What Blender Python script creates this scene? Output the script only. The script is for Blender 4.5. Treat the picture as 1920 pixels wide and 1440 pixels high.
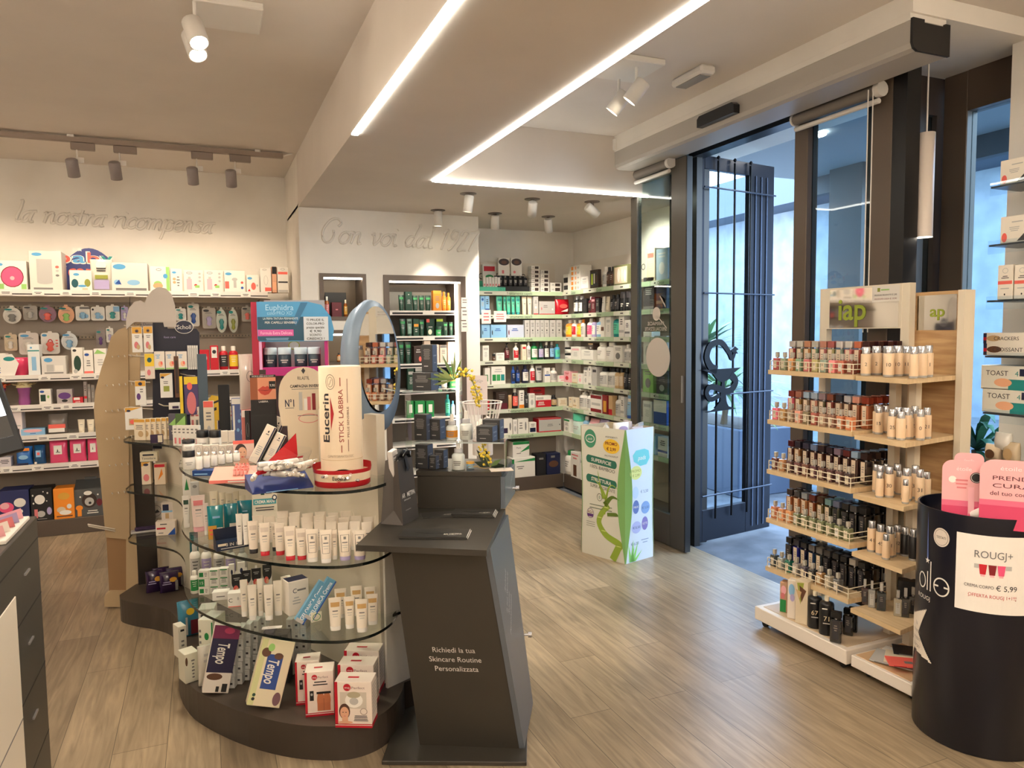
import bpy, math, random
from mathutils import Vector, Matrix

for o in list(bpy.data.objects):
    bpy.data.objects.remove(o, do_unlink=True)
scene = bpy.context.scene
COL = scene.collection
rad = math.radians

# ---------------------------------------------------------------- camera
FPX, EYE = 1366.9, Vector((0, 0, 1.5))
_yaw, _pit, _rol = rad(22.8375), rad(4.036), rad(-0.631)
FWD = Vector((math.sin(_yaw) * math.cos(_pit), math.cos(_yaw) * math.cos(_pit), -math.sin(_pit)))
_r0 = Vector((math.cos(_yaw), -math.sin(_yaw), 0))
_u0 = _r0.cross(FWD)
RGT = _r0 * math.cos(_rol) + _u0 * math.sin(_rol)
UPV = -_r0 * math.sin(_rol) + _u0 * math.cos(_rol)
cam = bpy.data.cameras.new('camera')
cam.sensor_fit, cam.sensor_width, cam.lens = 'HORIZONTAL', 36.0, FPX / 1920 * 36.0
cam.clip_start, cam.clip_end = 0.05, 200
cam_ob = bpy.data.objects.new('camera', cam)
COL.objects.link(cam_ob)
cam_ob.matrix_world = Matrix(((RGT.x, UPV.x, -FWD.x, EYE.x), (RGT.y, UPV.y, -FWD.y, EYE.y),
                              (RGT.z, UPV.z, -FWD.z, EYE.z), (0, 0, 0, 1)))
scene.camera = cam_ob

# ---------------------------------------------------------------- sky and exposure
world = bpy.data.worlds.new('sky')
scene.world = world
world.use_nodes = True
wn = world.node_tree.nodes
wl = world.node_tree.links
wn.clear()
w_out = wn.new('ShaderNodeOutputWorld')
w_bg = wn.new('ShaderNodeBackground')
w_ramp = wn.new('ShaderNodeValToRGB')
w_sep = wn.new('ShaderNodeSeparateXYZ')
w_tc = wn.new('ShaderNodeTexCoord')
w_noi = wn.new('ShaderNodeTexNoise')
w_noi.inputs['Scale'].default_value = 2.2
w_mix = wn.new('ShaderNodeMix')
w_mix.data_type = 'RGBA'
w_mul = wn.new('ShaderNodeMath')
w_mul.operation = 'MULTIPLY'
w_mul.inputs[1].default_value = 0.35
wl.new(w_tc.outputs['Generated'], w_sep.inputs[0])
wl.new(w_tc.outputs['Generated'], w_noi.inputs['Vector'])
wl.new(w_sep.outputs['Z'], w_ramp.inputs[0])
w_ramp.color_ramp.elements[0].color = (0.60, 0.78, 0.95, 1)
w_ramp.color_ramp.elements[1].color = (0.22, 0.42, 0.76, 1)
wl.new(w_noi.outputs[0], w_mul.inputs[0])
wl.new(w_mul.outputs[0], w_mix.inputs[0])
wl.new(w_ramp.outputs[0], w_mix.inputs[6])
w_mix.inputs[7].default_value = (0.75, 0.85, 1.0, 1)
wl.new(w_mix.outputs[2], w_bg.inputs[0])
w_bg.inputs[1].default_value = 5.0
wl.new(w_bg.outputs[0], w_out.inputs[0])

vs = scene.view_settings
scene.display_settings.display_device = 'sRGB'
vs.view_transform = 'Standard'
vs.look = 'None'
vs.exposure = 1.7
vs.gamma = 1.0
vs.use_curve_mapping = False
cy = scene.cycles
cy.max_bounces, cy.diffuse_bounces, cy.glossy_bounces = 7, 4, 3
cy.transmission_bounces, cy.transparent_max_bounces = 4, 14
cy.caustics_reflective = cy.caustics_refractive = False
cy.sample_clamp_indirect = 4.0
cy.use_denoising = True

# ---------------------------------------------------------------- pixel helpers (photo 1920 x 1440)
def ray(x, y):
    return FWD + RGT * ((x - 960) / FPX) - UPV * ((y - 720) / FPX)
def atX(x, y, X):
    d = ray(x, y); return EYE + d * (X / d.x)
def atY(x, y, Y):
    d = ray(x, y); return EYE + d * (Y / d.y)
def atZ(x, y, z=0.0):
    d = ray(x, y); return EYE + d * ((z - EYE.z) / d.z)
def atP(x, y, p, n):
    d = ray(x, y); n = Vector(n); return EYE + d * ((Vector(p) - EYE).dot(n) / d.dot(n))
def pix(P):
    q = Vector(P) - EYE
    k = q.dot(FWD)
    return 960 + FPX * q.dot(RGT) / k, 720 - FPX * q.dot(UPV) / k

# ---------------------------------------------------------------- materials
def lin(c):
    return tuple(((v / 255) / 12.92 if v <= 10 else (((v / 255) + 0.055) / 1.055) ** 2.4) for v in c)
PAL = dict(w=(232, 228, 220), cream=(226, 214, 190), k=(24, 24, 26), ink=(50, 48, 52), dg=(62, 60, 58), g=(120, 118, 116),
           lg=(184, 182, 178), red=(196, 24, 42), dred=(128, 20, 30), pink=(232, 84, 128), lpink=(240, 178, 186), rose=(214, 120, 124),
           mag=(186, 26, 110), pur=(96, 54, 124), dpur=(46, 26, 62), lav=(176, 164, 206), navy=(22, 30, 66), blue=(30, 78, 160),
           lblue=(138, 186, 222), sky=(84, 160, 210), teal=(24, 138, 136), dteal=(16, 84, 92), mint=(92, 206, 172), green=(28, 132, 66),
           lgreen=(150, 200, 110), dgreen=(22, 62, 46), olive=(146, 152, 62), lime=(178, 200, 60), yel=(240, 204, 52), gold=(216, 160, 58),
           org=(238, 142, 40), peach=(238, 178, 140), skin=(222, 168, 136), brown=(96, 62, 42), dbrown=(54, 38, 32), tan=(196, 164, 120),
           beige=(214, 196, 168), wood=(196, 158, 110), silver=(190, 190, 194), amber=(150, 78, 24), wine=(98, 22, 36), taupe=(72, 64, 57),
           kiosk=(57, 53, 47), steel=(86, 80, 72), coral=(238, 104, 92), grn2=(60, 160, 90))
_mats = {}
def M(c, rough=0.5, metal=0.0, spec=0.5, coat=0.0):
    key = (c, rough, metal, spec, coat)
    m = _mats.get(key)
    if m:
        return m
    rgb = lin(PAL[c] if isinstance(c, str) else c)
    m = bpy.data.materials.new('paint_%s' % (c if isinstance(c, str) else '%d_%d_%d' % tuple(c)))
    m.use_nodes = True
    b = m.node_tree.nodes['Principled BSDF']
    b.inputs['Base Color'].default_value = (*rgb, 1)
    b.inputs['Roughness'].default_value = rough
    b.inputs['Metallic'].default_value = metal
    b.inputs['Specular IOR Level'].default_value = spec
    b.inputs['Coat Weight'].default_value = coat
    _mats[key] = m
    return m
def EM(c, s):
    key = ('em', c, s)
    if key not in _mats:
        m = bpy.data.materials.new('lamp_glow')
        m.use_nodes = True
        n = m.node_tree.nodes
        n.clear()
        e = n.new('ShaderNodeEmission')
        e.inputs[0].default_value = (*c, 1)
        e.inputs[1].default_value = s
        m.node_tree.links.new(e.outputs[0], n.new('ShaderNodeOutputMaterial').inputs[0])
        _mats[key] = m
    return _mats[key]
def GLASS(tint=(0.9, 0.96, 0.95), refl=1.0, rough=0.0, name='clear_glass'):
    key = ('gl', tint, refl, rough)
    if key not in _mats:
        m = bpy.data.materials.new(name)
        m.use_nodes = True
        nt = m.node_tree
        n = nt.nodes
        n.clear()
        t = n.new('ShaderNodeBsdfTransparent'); t.inputs[0].default_value = (*tint, 1)
        g = n.new('ShaderNodeBsdfGlossy'); g.inputs['Roughness'].default_value = rough
        f = n.new('ShaderNodeFresnel'); f.inputs[0].default_value = 1.45
        mu = n.new('ShaderNodeMath'); mu.operation = 'MULTIPLY'; mu.inputs[1].default_value = refl
        x = n.new('ShaderNodeMixShader')
        o = n.new('ShaderNodeOutputMaterial')
        nt.links.new(f.outputs[0], mu.inputs[0])
        ge = n.new('ShaderNodeNewGeometry'); iv = n.new('ShaderNodeMath'); iv.operation = 'SUBTRACT'; iv.inputs[0].default_value = 1.0
        m2 = n.new('ShaderNodeMath'); m2.operation = 'MULTIPLY'
        nt.links.new(ge.outputs['Backfacing'], iv.inputs[1]); nt.links.new(mu.outputs[0], m2.inputs[0]); nt.links.new(iv.outputs[0], m2.inputs[1])
        nt.links.new(m2.outputs[0], x.inputs[0])
        nt.links.new(t.outputs[0], x.inputs[1]); nt.links.new(g.outputs[0], x.inputs[2])
        nt.links.new(x.outputs[0], o.inputs[0])
        _mats[key] = m
    return _mats[key]
def noisy(name, c1, c2, scale=8.0, rough=0.6, bump=0.0, spec=0.4, detail=4.0, stretch=(1, 1, 1), metal=0.0):
    m = bpy.data.materials.new(name)
    m.use_nodes = True
    nt = m.node_tree
    b = nt.nodes['Principled BSDF']
    tc = nt.nodes.new('ShaderNodeTexCoord'); mp = nt.nodes.new('ShaderNodeMapping')
    mp.inputs['Scale'].default_value = stretch
    no = nt.nodes.new('ShaderNodeTexNoise'); no.inputs['Scale'].default_value = scale; no.inputs['Detail'].default_value = detail
    r = nt.nodes.new('ShaderNodeValToRGB')
    r.color_ramp.elements[0].position, r.color_ramp.elements[1].position = 0.35, 0.65
    r.color_ramp.elements[0].color = (*lin(c1), 1); r.color_ramp.elements[1].color = (*lin(c2), 1)
    nt.links.new(tc.outputs['Object'], mp.inputs[0]); nt.links.new(mp.outputs[0], no.inputs['Vector'])
    nt.links.new(no.outputs[0], r.inputs[0]); nt.links.new(r.outputs[0], b.inputs['Base Color'])
    b.inputs['Roughness'].default_value = rough
    b.inputs['Specular IOR Level'].default_value = spec
    b.inputs['Metallic'].default_value = metal
    if bump:
        bp = nt.nodes.new('ShaderNodeBump'); bp.inputs['Strength'].default_value = bump; bp.inputs['Distance'].default_value = 0.004
        nt.links.new(no.outputs[0], bp.inputs['Height']); nt.links.new(bp.outputs[0], b.inputs['Normal'])
    return m
def mat(c):
    return M(c) if isinstance(c, (str, tuple)) else c

# ---------------------------------------------------------------- text as mesh
_txt = {}
def text_mesh(s, bold=False, shear=0.0):
    key = (s, bold, shear)
    if key in _txt:
        return _txt[key]
    cu = bpy.data.curves.new('lettering', 'FONT')
    cu.body = s
    cu.size = 1.0
    cu.shear = shear
    cu.resolution_u = 3
    if bold:
        cu.offset = 0.018
    ob = bpy.data.objects.new('lettering', cu)
    me = ob.to_mesh()
    v = [tuple(p.co) for p in me.vertices]
    f = [tuple(p.vertices) for p in me.polygons]
    ob.to_mesh_clear()
    bpy.data.objects.remove(ob)
    bpy.data.curves.remove(cu)
    if v:
        x0, x1 = min(p[0] for p in v), max(p[0] for p in v)
        y0, y1 = min(p[1] for p in v), max(p[1] for p in v)
    else:
        x0 = x1 = y0 = y1 = 0
    _txt[key] = (v, f, x0, x1, y0, y1)
    return _txt[key]

# ---------------------------------------------------------------- mesh builder
class MB:
    def __init__(s):
        s.v, s.f, s.m, s.sm, s.mats = [], [], [], [], []
        s.T = None
    def mi(s, c):
        m = mat(c)
        if m not in s.mats:
            s.mats.append(m)
        return s.mats.index(m)
    def add(s, pts, faces, c, smooth=False):
        b = len(s.v)
        if s.T is not None:
            pts = [tuple(s.T @ Vector(p)) for p in pts]
        s.v += [tuple(p) for p in pts]
        i = s.mi(c)
        for f in faces:
            s.f.append(tuple(b + k for k in f))
            s.m.append(i)
            s.sm.append(smooth)
        return s
    def poly(s, pts, c):
        return s.add(pts, [tuple(range(len(pts)))], c)
    def box(s, x0, x1, y0, y1, z0, z1, c, e=0.0):
        if e <= 0:
            p = [(x, y, z) for z in (z0, z1) for y in (y0, y1) for x in (x0, x1)]
            return s.add(p, [(0, 2, 3, 1), (4, 5, 7, 6), (0, 1, 5, 4), (2, 6, 7, 3), (0, 4, 6, 2), (1, 3, 7, 5)], c)
        e = min(e, (x1 - x0) * .45, (y1 - y0) * .45, (z1 - z0) * .45)
        lo, hi = (x0, y0, z0), (x1, y1, z1)
        idx, pts = {}, []
        for sx in (0, 1):
            for sy in (0, 1):
                for sz in (0, 1):
                    g = (sx, sy, sz)
                    for a in range(3):
                        p = []
                        for k in range(3):
                            base = hi[k] if g[k] else lo[k]
                            off = 0 if k == a else (-e if g[k] else e)
                            p.append(base + off)
                        idx[g, a] = len(pts)
                        pts.append(tuple(p))
        fs = []
        for a in range(3):
            b, d = (a + 1) % 3, (a + 2) % 3
            for sv in (0, 1):
                q = []
                for (i, j) in ((0, 0), (1, 0), (1, 1), (0, 1)):
                    g = [0, 0, 0]; g[a] = sv; g[b] = i; g[d] = j
                    q.append(idx[tuple(g), a])
                fs.append(tuple(q if sv else q[::-1]))
        for a in range(3):
            b, d = (a + 1) % 3, (a + 2) % 3
            for i in (0, 1):
                for j in (0, 1):
                    g0 = [0, 0, 0]; g0[b] = i; g0[d] = j
                    g1 = list(g0); g1[a] = 1
                    q = [idx[tuple(g0), b], idx[tuple(g1), b], idx[tuple(g1), d], idx[tuple(g0), d]]
                    fs.append(tuple(q if (i != j) else q[::-1]))
        for sx in (0, 1):
            for sy in (0, 1):
                for sz in (0, 1):
                    g = (sx, sy, sz)
                    q = (idx[g, 0], idx[g, 1], idx[g, 2])
                    fs.append(q if (sx + sy + sz) % 2 else q[::-1])
        return s.add(pts, fs, c)
    def loft(s, secs, c, smooth=True, cap0=True, cap1=True, closed=True):
        n = len(secs[0])
        pts = [p for q in secs for p in q]
        fs = []
        for i in range(len(secs) - 1):
            for j in range(n if closed else n - 1):
                k = (j + 1) % n
                fs.append((i * n + j, i * n + k, (i + 1) * n + k, (i + 1) * n + j))
        s.add(pts, fs, c, smooth)
        if cap0:
            s.add(secs[0], [tuple(range(n))[::-1]], c)
        if cap1:
            s.add(secs[-1], [tuple(range(n))], c)
        return s
    def lathe(s, prof, c, n=16, cx=0, cy=0, sy=1.0, smooth=True, cap0=True, cap1=True):
        secs = [[(cx + r * math.cos(2 * math.pi * k / n), cy + sy * r * math.sin(2 * math.pi * k / n), z) for k in range(n)] for r, z in prof]
        return s.loft(secs, c, smooth, cap0, cap1)
    def tube(s, path, r, c, n=6, closed=False, smooth=True):
        P = [Vector(p) for p in path]
        secs = []
        m = len(P)
        for i in range(m):
            if closed:
                t = P[(i + 1) % m] - P[i - 1]
            else:
                t = P[min(i + 1, m - 1)] - P[max(i - 1, 0)]
            t.normalize()
            a = t.cross(Vector((0, 0, 1)))
            if a.length < 1e-3:
                a = t.cross(Vector((1, 0, 0)))
            a.normalize()
            b = t.cross(a)
            rr = r[i] if isinstance(r, (list, tuple)) else r
            secs.append([tuple(P[i] + (a * math.cos(2 * math.pi * k / n) + b * math.sin(2 * math.pi * k / n)) * rr) for k in range(n)])
        if closed:
            secs.append(secs[0])
            return s.loft(secs, c, smooth, False, False)
        return s.loft(secs, c, smooth)
    def prism(s, out, z0, z1, c, side=None, smooth=False):
        """outline in x,y extruded along z"""
        a = sum(out[i][0] * out[(i + 1) % len(out)][1] - out[(i + 1) % len(out)][0] * out[i][1] for i in range(len(out)))
        if a < 0:
            out = out[::-1]
        n = len(out)
        lo = [(x, y, z0) for x, y in out]; hi = [(x, y, z1) for x, y in out]
        s.add(lo, [tuple(range(n))[::-1]], c); s.add(hi, [tuple(range(n))], c)
        return s.add(lo + hi, [(j, (j + 1) % n, n + (j + 1) % n, n + j) for j in range(n)], side or c, smooth)
    def slab(s, out, y0, y1, c, side=None, smooth=False):
        """outline in x,z extruded along y (front face at y0)"""
        a = sum(out[i][0] * out[(i + 1) % len(out)][1] - out[(i + 1) % len(out)][0] * out[i][1] for i in range(len(out)))
        if a < 0:
            out = out[::-1]
        n = len(out)
        fr = [(x, y0, z) for x, z in out]; bk = [(x, y1, z) for x, z in out]
        s.add(fr, [tuple(range(n))], c); s.add(bk, [tuple(range(n))[::-1]], side or c)
        return s.add(fr + bk, [(j, n + j, n + (j + 1) % n, (j + 1) % n) for j in range(n)], side or c, smooth)
    def disc(s, x, z, rx, rz, y, c, n=20):
        return s.poly([(x + rx * math.cos(2 * math.pi * k / n), y, z + rz * math.sin(2 * math.pi * k / n)) for k in range(n)], c)
    def ring(s, x, z, rx, rz, w, y, c, n=24):
        p = []
        for q in (1.0, 0.0):
            for k in range(n):
                a = 2 * math.pi * k / n
                p.append((x + (rx - (0 if q else w)) * math.cos(a), y, z + (rz - (0 if q else w)) * math.sin(a)))
        return s.add(p, [(k, (k + 1) % n, n + (k + 1) % n, n + k) for k in range(n)], c)
    def rect(s, x0, x1, z0, z1, y, c):
        return s.poly([(x0, y, z0), (x1, y, z0), (x1, y, z1), (x0, y, z1)], c)
    def text(s, t, x, z, h, y, c, w=None, bold=False, shear=0.0, ang=0.0, align='c'):
        """lettering on the plane y, centred at x,z, capital height about h; w squeezes to a width"""
        v, f, x0, x1, y0, y1 = text_mesh(t, bold, shear)
        if not v:
            return s
        k = h / 0.73
        kx = k if w is None else w / max(x1 - x0, 1e-6)
        ox = (x0 + x1) / 2 if align == 'c' else x0
        ca, sa = math.cos(ang), math.sin(ang)
        pts = []
        for p in v:
            a, b = (p[0] - ox) * kx, (p[1] - 0.36) * k
            pts.append((x + a * ca - b * sa, y, z + a * sa + b * ca))
        return s.add(pts, f, c)
    def build(s, name, parent=None, loc=None, rz=0.0, link=True):
        me = bpy.data.meshes.new(name)
        me.from_pydata(s.v, [], s.f)
        for m in s.mats:
            me.materials.append(m)
        me.polygons.foreach_set('material_index', s.m)
        me.polygons.foreach_set('use_smooth', s.sm)
        me.update()
        return put(name, me, parent, loc, rz)
def put(name, me, parent=None, loc=None, rz=0.0):
    o = bpy.data.objects.new(name, me)
    COL.objects.link(o)
    if parent is not None:
        o.parent = parent
    if loc is not None:
        o.location = loc
    if rz:
        o.rotation_euler = (0, 0, rz)
    return o
def empty(name, loc=(0, 0, 0), rz=0.0):
    o = bpy.data.objects.new(name, None)
    o.empty_display_size = 0.05
    COL.objects.link(o)
    o.location = loc
    o.rotation_euler = (0, 0, rz)
    return o
def tag(o, label, cat, group=None):
    o['label'] = label
    o['category'] = cat
    if group:
        o['group'] = group
    return o
def structure(o):
    o['kind'] = 'structure'
    return o
def copy_thing(o, parent=None):
    c = o.copy()
    COL.objects.link(c)
    if parent is not None:
        c.parent = parent
    for ch in o.children:
        copy_thing(ch, c)
    return c
def lamp(name, kind, energy, color, loc, aim=None, size=0.05, angle=80, blend=0.6, parent=None):
    l = bpy.data.lights.new(name, kind)
    l.energy, l.color = energy, color
    if kind == 'AREA':
        l.shape = 'RECTANGLE'
        l.size, l.size_y = size if isinstance(size, tuple) else (size, size)
    else:
        l.shadow_soft_size = size
    if kind == 'SPOT':
        l.spot_size, l.spot_blend = rad(angle), blend
    o = bpy.data.objects.new(name, l)
    COL.objects.link(o)
    o.location = loc
    if aim is not None:
        o.rotation_euler = (Vector(aim) - Vector(loc)).to_track_quat('-Z', 'Y').to_euler()
    return o

# ---------------------------------------------------------------- room shell
PLASTER = noisy('plaster', (226, 221, 213), (233, 228, 220), 3.0, 0.85, 0.05, 0.2)
CEIL = noisy('ceiling_paint', (216, 208, 200), (222, 214, 206), 2.0, 0.9, 0.03, 0.15)
FRAME = M('steel', 0.45, 0.2)
DARK = M((30, 29, 30), 0.35, 0.3)
BRONZE = M((92, 78, 66), 0.45, 0.1)
FILL_GLOW = 15
ZC, ZS = 2.87, 2.473                                    # ceiling and dropped soffit

def floor_material():
    m = bpy.data.materials.new('wood_look_planks')
    m.use_nodes = True
    nt = m.node_tree; n = nt.nodes; L = nt.links
    b = n['Principled BSDF']
    tc = n.new('ShaderNodeTexCoord')
    mp = n.new('ShaderNodeMapping'); mp.inputs['Rotation'].default_value = (0, 0, rad(90))
    br = n.new('ShaderNodeTexBrick')
    br.offset, br.offset_frequency, br.squash = 0.37, 2, 1.0
    br.inputs['Scale'].default_value = 1.0
    br.inputs['Brick Width'].default_value, br.inputs['Row Height'].default_value = 1.22, 0.18
    br.inputs['Mortar Size'].default_value = 0.0012
    br.inputs['Color1'].default_value = (*lin((148, 130, 106)), 1)
    br.inputs['Color2'].default_value = (*lin((176, 157, 130)), 1)
    br.inputs['Mortar'].default_value = (*lin((88, 76, 60)), 1)
    L.new(tc.outputs['Object'], mp.inputs[0]); L.new(mp.outputs[0], br.inputs['Vector'])
    m2 = n.new('ShaderNodeMapping'); m2.inputs['Scale'].default_value = (14, 1.1, 1)
    no = n.new('ShaderNodeTexNoise'); no.inputs['Scale'].default_value = 2.4; no.inputs['Detail'].default_value = 8; no.inputs['Distortion'].default_value = 1.4
    L.new(tc.outputs['Object'], m2.inputs[0]); L.new(m2.outputs[0], no.inputs['Vector'])
    r = n.new('ShaderNodeValToRGB')
    r.color_ramp.elements[0].position, r.color_ramp.elements[1].position = 0.32, 0.70
    r.color_ramp.elements[0].color = (0.66, 0.65, 0.63, 1); r.color_ramp.elements[1].color = (1.12, 1.11, 1.09, 1)
    L.new(no.outputs[0], r.inputs[0])
    n3 = n.new('ShaderNodeTexNoise'); n3.inputs['Scale'].default_value = 1.6; n3.inputs['Detail'].default_value = 5
    L.new(tc.outputs['Object'], n3.inputs['Vector'])
    r3 = n.new('ShaderNodeValToRGB')
    r3.color_ramp.elements[0].position, r3.color_ramp.elements[1].position = 0.3, 0.7
    r3.color_ramp.elements[0].color = (0.8, 0.8, 0.8, 1); r3.color_ramp.elements[1].color = (1.08, 1.08, 1.08, 1)
    L.new(n3.outputs[0], r3.inputs[0])
    x1 = n.new('ShaderNodeMix'); x1.data_type = 'RGBA'; x1.blend_type = 'MULTIPLY'; x1.inputs[0].default_value = 1
    x2 = n.new('ShaderNodeMix'); x2.data_type = 'RGBA'; x2.blend_type = 'MULTIPLY'; x2.inputs[0].default_value = 1
    L.new(br.outputs['Color'], x1.inputs[6]); L.new(r.outputs[0], x1.inputs[7])
    L.new(x1.outputs[2], x2.inputs[6]); L.new(r3.outputs[0], x2.inputs[7])
    L.new(x2.outputs[2], b.inputs['Base Color'])
    b.inputs['Roughness'].default_value = 0.34
    b.inputs['Specular IOR Level'].default_value = 0.6
    bp = n.new('ShaderNodeBump'); bp.inputs['Strength'].default_value = 0.12; bp.inputs['Distance'].default_value = 0.002
    L.new(no.outputs[0], bp.inputs['Height']); L.new(bp.outputs[0], b.inputs['Normal'])
    return m
def st(name, *boxes, m=None, parent=None):
    b = MB()
    for q in boxes:
        b.box(*q, m or PLASTER)
    o = b.build(name, parent)
    if parent is None:
        structure(o)
    return o
st('floor', (-4.2, 3.08, -3, 6.9, -0.1, 0), m=floor_material())
st('ceiling', (-4.3, 3.7, -3.1, 6.9, ZC, ZC + 0.1), m=CEIL)
b = MB()
b.prism([(0.70, -3), (1.398, -3), (1.398, 4.546), (3.4, 4.546), (3.4, 6.85), (2.16, 6.85), (2.16, 5.83), (0.70, 5.83)], ZS, ZC + .01, CEIL, CEIL)
structure(b.build('ceiling_soffit'))
st('wall_back', (-4.3, 0.70, 6.735, 6.9, 0, ZC))
st('wall_return', (0.70, 0.83, 6.6, 6.9, 0, ZS), (0.70, 0.83, 5.82, 6.9, ZS - .001, ZC))
st('wall_left', (-4.3, -4.2, -3, 6.9, 0, ZC))
st('wall_rear', (-4.3, 3.7, -3.1, -3, 0, ZC))
st('wall_front', (3.46, 3.7, -3, 2.27, 0, ZC))
st('wall_alcove', (2.16, 3.5, 6.45, 6.9, 0, ZS + .02), (3.385, 3.42, 4.52, 6.45, 0, ZS + .02))
st('ceiling_fascia', (2.715, 3.75, 2.19, 4.55, 2.79, ZC + .01))
# wall with the niches
NL, NR = (0.842, 1.203), (1.342, 2.035)                   # niche openings incl. frame, x
YN = 5.82
st('wall_niche', (0.70, NL[0], YN, 6.6, 0, ZS + .02), (NL[0], NL[1], YN, 6.6, 1.975, ZS + .02), (NL[0], NL[1], YN, 6.6, 1.535, 1.61),
   (NL[1], NR[0], YN, 6.6, 0, ZS + .02), (NR[0], NR[1], YN, 6.6, 1.972, ZS + .02), (NR[1], 2.16, YN, 6.6, 0, ZS + .02),
   (0.842, 2.16, 6.6, 6.85, 0, ZS + .02))
NB = M((92, 78, 68), 0.4, 0.1)
NI = M((112, 96, 78), 0.35, 0.1)
def niche(k, x0, x1, z0, z1, fw, deep):
    root = MB()
    b = root
    y0, y1 = YN - 0.012, YN + deep
    b.box(x0, x0 + fw, y0, y1, z0, z1, NB); b.box(x1 - fw, x1, y0, y1, z0, z1, NB)
    b.box(x0 + fw, x1 - fw, y0, y1, z1 - fw, z1, NB); b.box(x0 + fw, x1 - fw, y0, y1, z0, z0 + fw, NB)
    b.box(x0 + fw, x1 - fw, y1 - 0.012, y1, z0 + fw, z1 - fw, NI)
    o = structure(b.build('trim_%d' % k))
    s = MB()
    s.box(x0 + fw + .004, x1 - fw - .004, YN + .02, YN + .035, z1 - fw - .012, z1 - fw - .001, EM((1, .9, .72), 9))
    if k == 2:
        s.box(x1 - fw - .012, x1 - fw - .001, YN + .10, YN + .115, z0 + fw, z1 - fw - .014, EM((1, .9, .72), 7))
    l = s.build('led_strip')
    tag(l, ['warm light strip at the top of the small upper wall niche', 'warm light strip along top and right side of the tall green-product niche',
            'warm light strip in the lower niche behind the tall lip-stick tube'][k - 1], 'light strip')
    return o
niche(1, NL[0], NL[1], 1.61, 1.975, .03, .30)
niche(2, NR[0], NR[1], 0.05, 1.972, .045, .42)
niche(3, NL[0], NL[1], 0.05, 1.535, .03, .30)

# relief lettering on the walls, drawn as pen strokes
def cat(P, n=6):
    out = []
    for i in range(len(P) - 1):
        p0, p1, p2, p3 = P[max(i - 1, 0)], P[i], P[i + 1], P[min(i + 2, len(P) - 1)]
        for k in range(n):
            t = k / n
            out.append(tuple(0.5 * ((2 * p1[a]) + (p2[a] - p0[a]) * t + (2 * p0[a] - 5 * p1[a] + 4 * p2[a] - p3[a]) * t * t + (3 * p1[a] - p0[a] - 3 * p2[a] + p3[a]) * t ** 3) for a in (0, 1)))
    out.append(P[-1])
    return out
PEN = {  # strokes in units of the x-height; advance
    'C': ([[(1.25, 1.45), (1.45, 1.75), (1.1, 2.1), (.5, 1.95), (.05, 1.2), (.05, .45), (.4, 0), (.8, .1), (1.0, .6), (.9, 1.1)]], 1.55),
    'o': ([[(.55, 1), (.2, .85), (.02, .45), (.15, .05), (.5, 0), (.8, .35), (.8, .8), (.55, 1), (.75, .95), (1.05, 1.05)]], 1.0),
    'n': ([[(0, .85), (.2, 1), (.2, .6), (.08, 0)], [(.18, .6), (.45, .95), (.72, .95), (.68, .4), (.72, .02), (.95, .1)]], 1.05),
    'v': ([[(0, .85), (.2, 1), (.3, .5), (.35, 0), (.75, .45), (.85, .95), (.7, 1.05)]], .95),
    'i': ([[(0, .85), (.2, 1), (.15, .3), (.25, 0), (.45, .1)], [(.3, 1.45), (.34, 1.5)]], .5),
    'd': ([[(.75, .9), (.35, .95), (.05, .5), (.15, .05), (.5, .15), (.8, .8)], [(1.15, 2.0), (.95, 1.4), (.75, .5), (.75, .05), (.95, .1)], [(.95, 2.0), (1.2, 2.05)]], 1.05),
    'a': ([[(.8, .9), (.4, .95), (.05, .5), (.12, .05), (.45, .12), (.8, .85)], [(.85, 1), (.72, .4), (.75, .02), (1.0, .1)], [(.6, 1.0), (1.15, 1.05)]], 1.05),
    'l': ([[(.35, 1.95), (.3, 1.2), (.12, .2), (.3, 0), (.5, .1)], [(.2, 1.9), (.45, 1.98)]], .5),
    '1': ([[(.1, 1.4), (.5, 1.8), (.35, .9), (.15, -.1)]], .75),
    '9': ([[(.8, 1.7), (.35, 1.75), (.15, 1.3), (.35, .95), (.75, 1.2), (.85, 1.65), (.8, .9), (.35, .1), (.05, -.1)]], .95),
    '2': ([[(.15, 1.3), (.35, 1.75), (.75, 1.7), (.75, 1.2), (.05, -.05), (.5, -.02), (.85, -.05)]], .95),
    '7': ([[(.15, 1.65), (.5, 1.7), (.95, 1.75), (.55, .9), (.25, -.1)]], .9),
    's': ([[(.75, .9), (.4, 1), (.2, .75), (.55, .4), (.45, .05), (0, .08)]], .75),
    't': ([[(.3, 1.45), (.2, .6), (.2, .05), (.5, .08)], [(0, 1), (.6, 1.02)]], .6),
    'r': ([[(0, .85), (.2, 1), (.2, .5), (.08, 0)], [(.2, .55), (.45, .95), (.75, 1.0)]], .7),
    'c': ([[(.8, .8), (.55, 1), (.1, .65), (.1, .15), (.4, 0), (.75, .2)]], .8),
    'm': ([[(0, .85), (.2, 1), (.2, .6), (.08, 0)], [(.18, .6), (.45, .95), (.65, .85), (.58, 0)], [(.64, .6), (.9, .95), (1.15, .9), (1.1, .05), (1.35, .1)]], 1.45),
    'p': ([[(0, .85), (.22, 1), (.18, .3), (-.05, -.9)], [(.2, .6), (.5, 1.0), (.82, .8), (.75, .2), (.4, 0), (.15, .15)]], .95),
    'e': ([[(.1, .5), (.6, .6), (.75, .9), (.45, 1), (.08, .6), (.15, .08), (.5, 0), (.8, .25)]], .85), ' ': ([], .75)}
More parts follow.
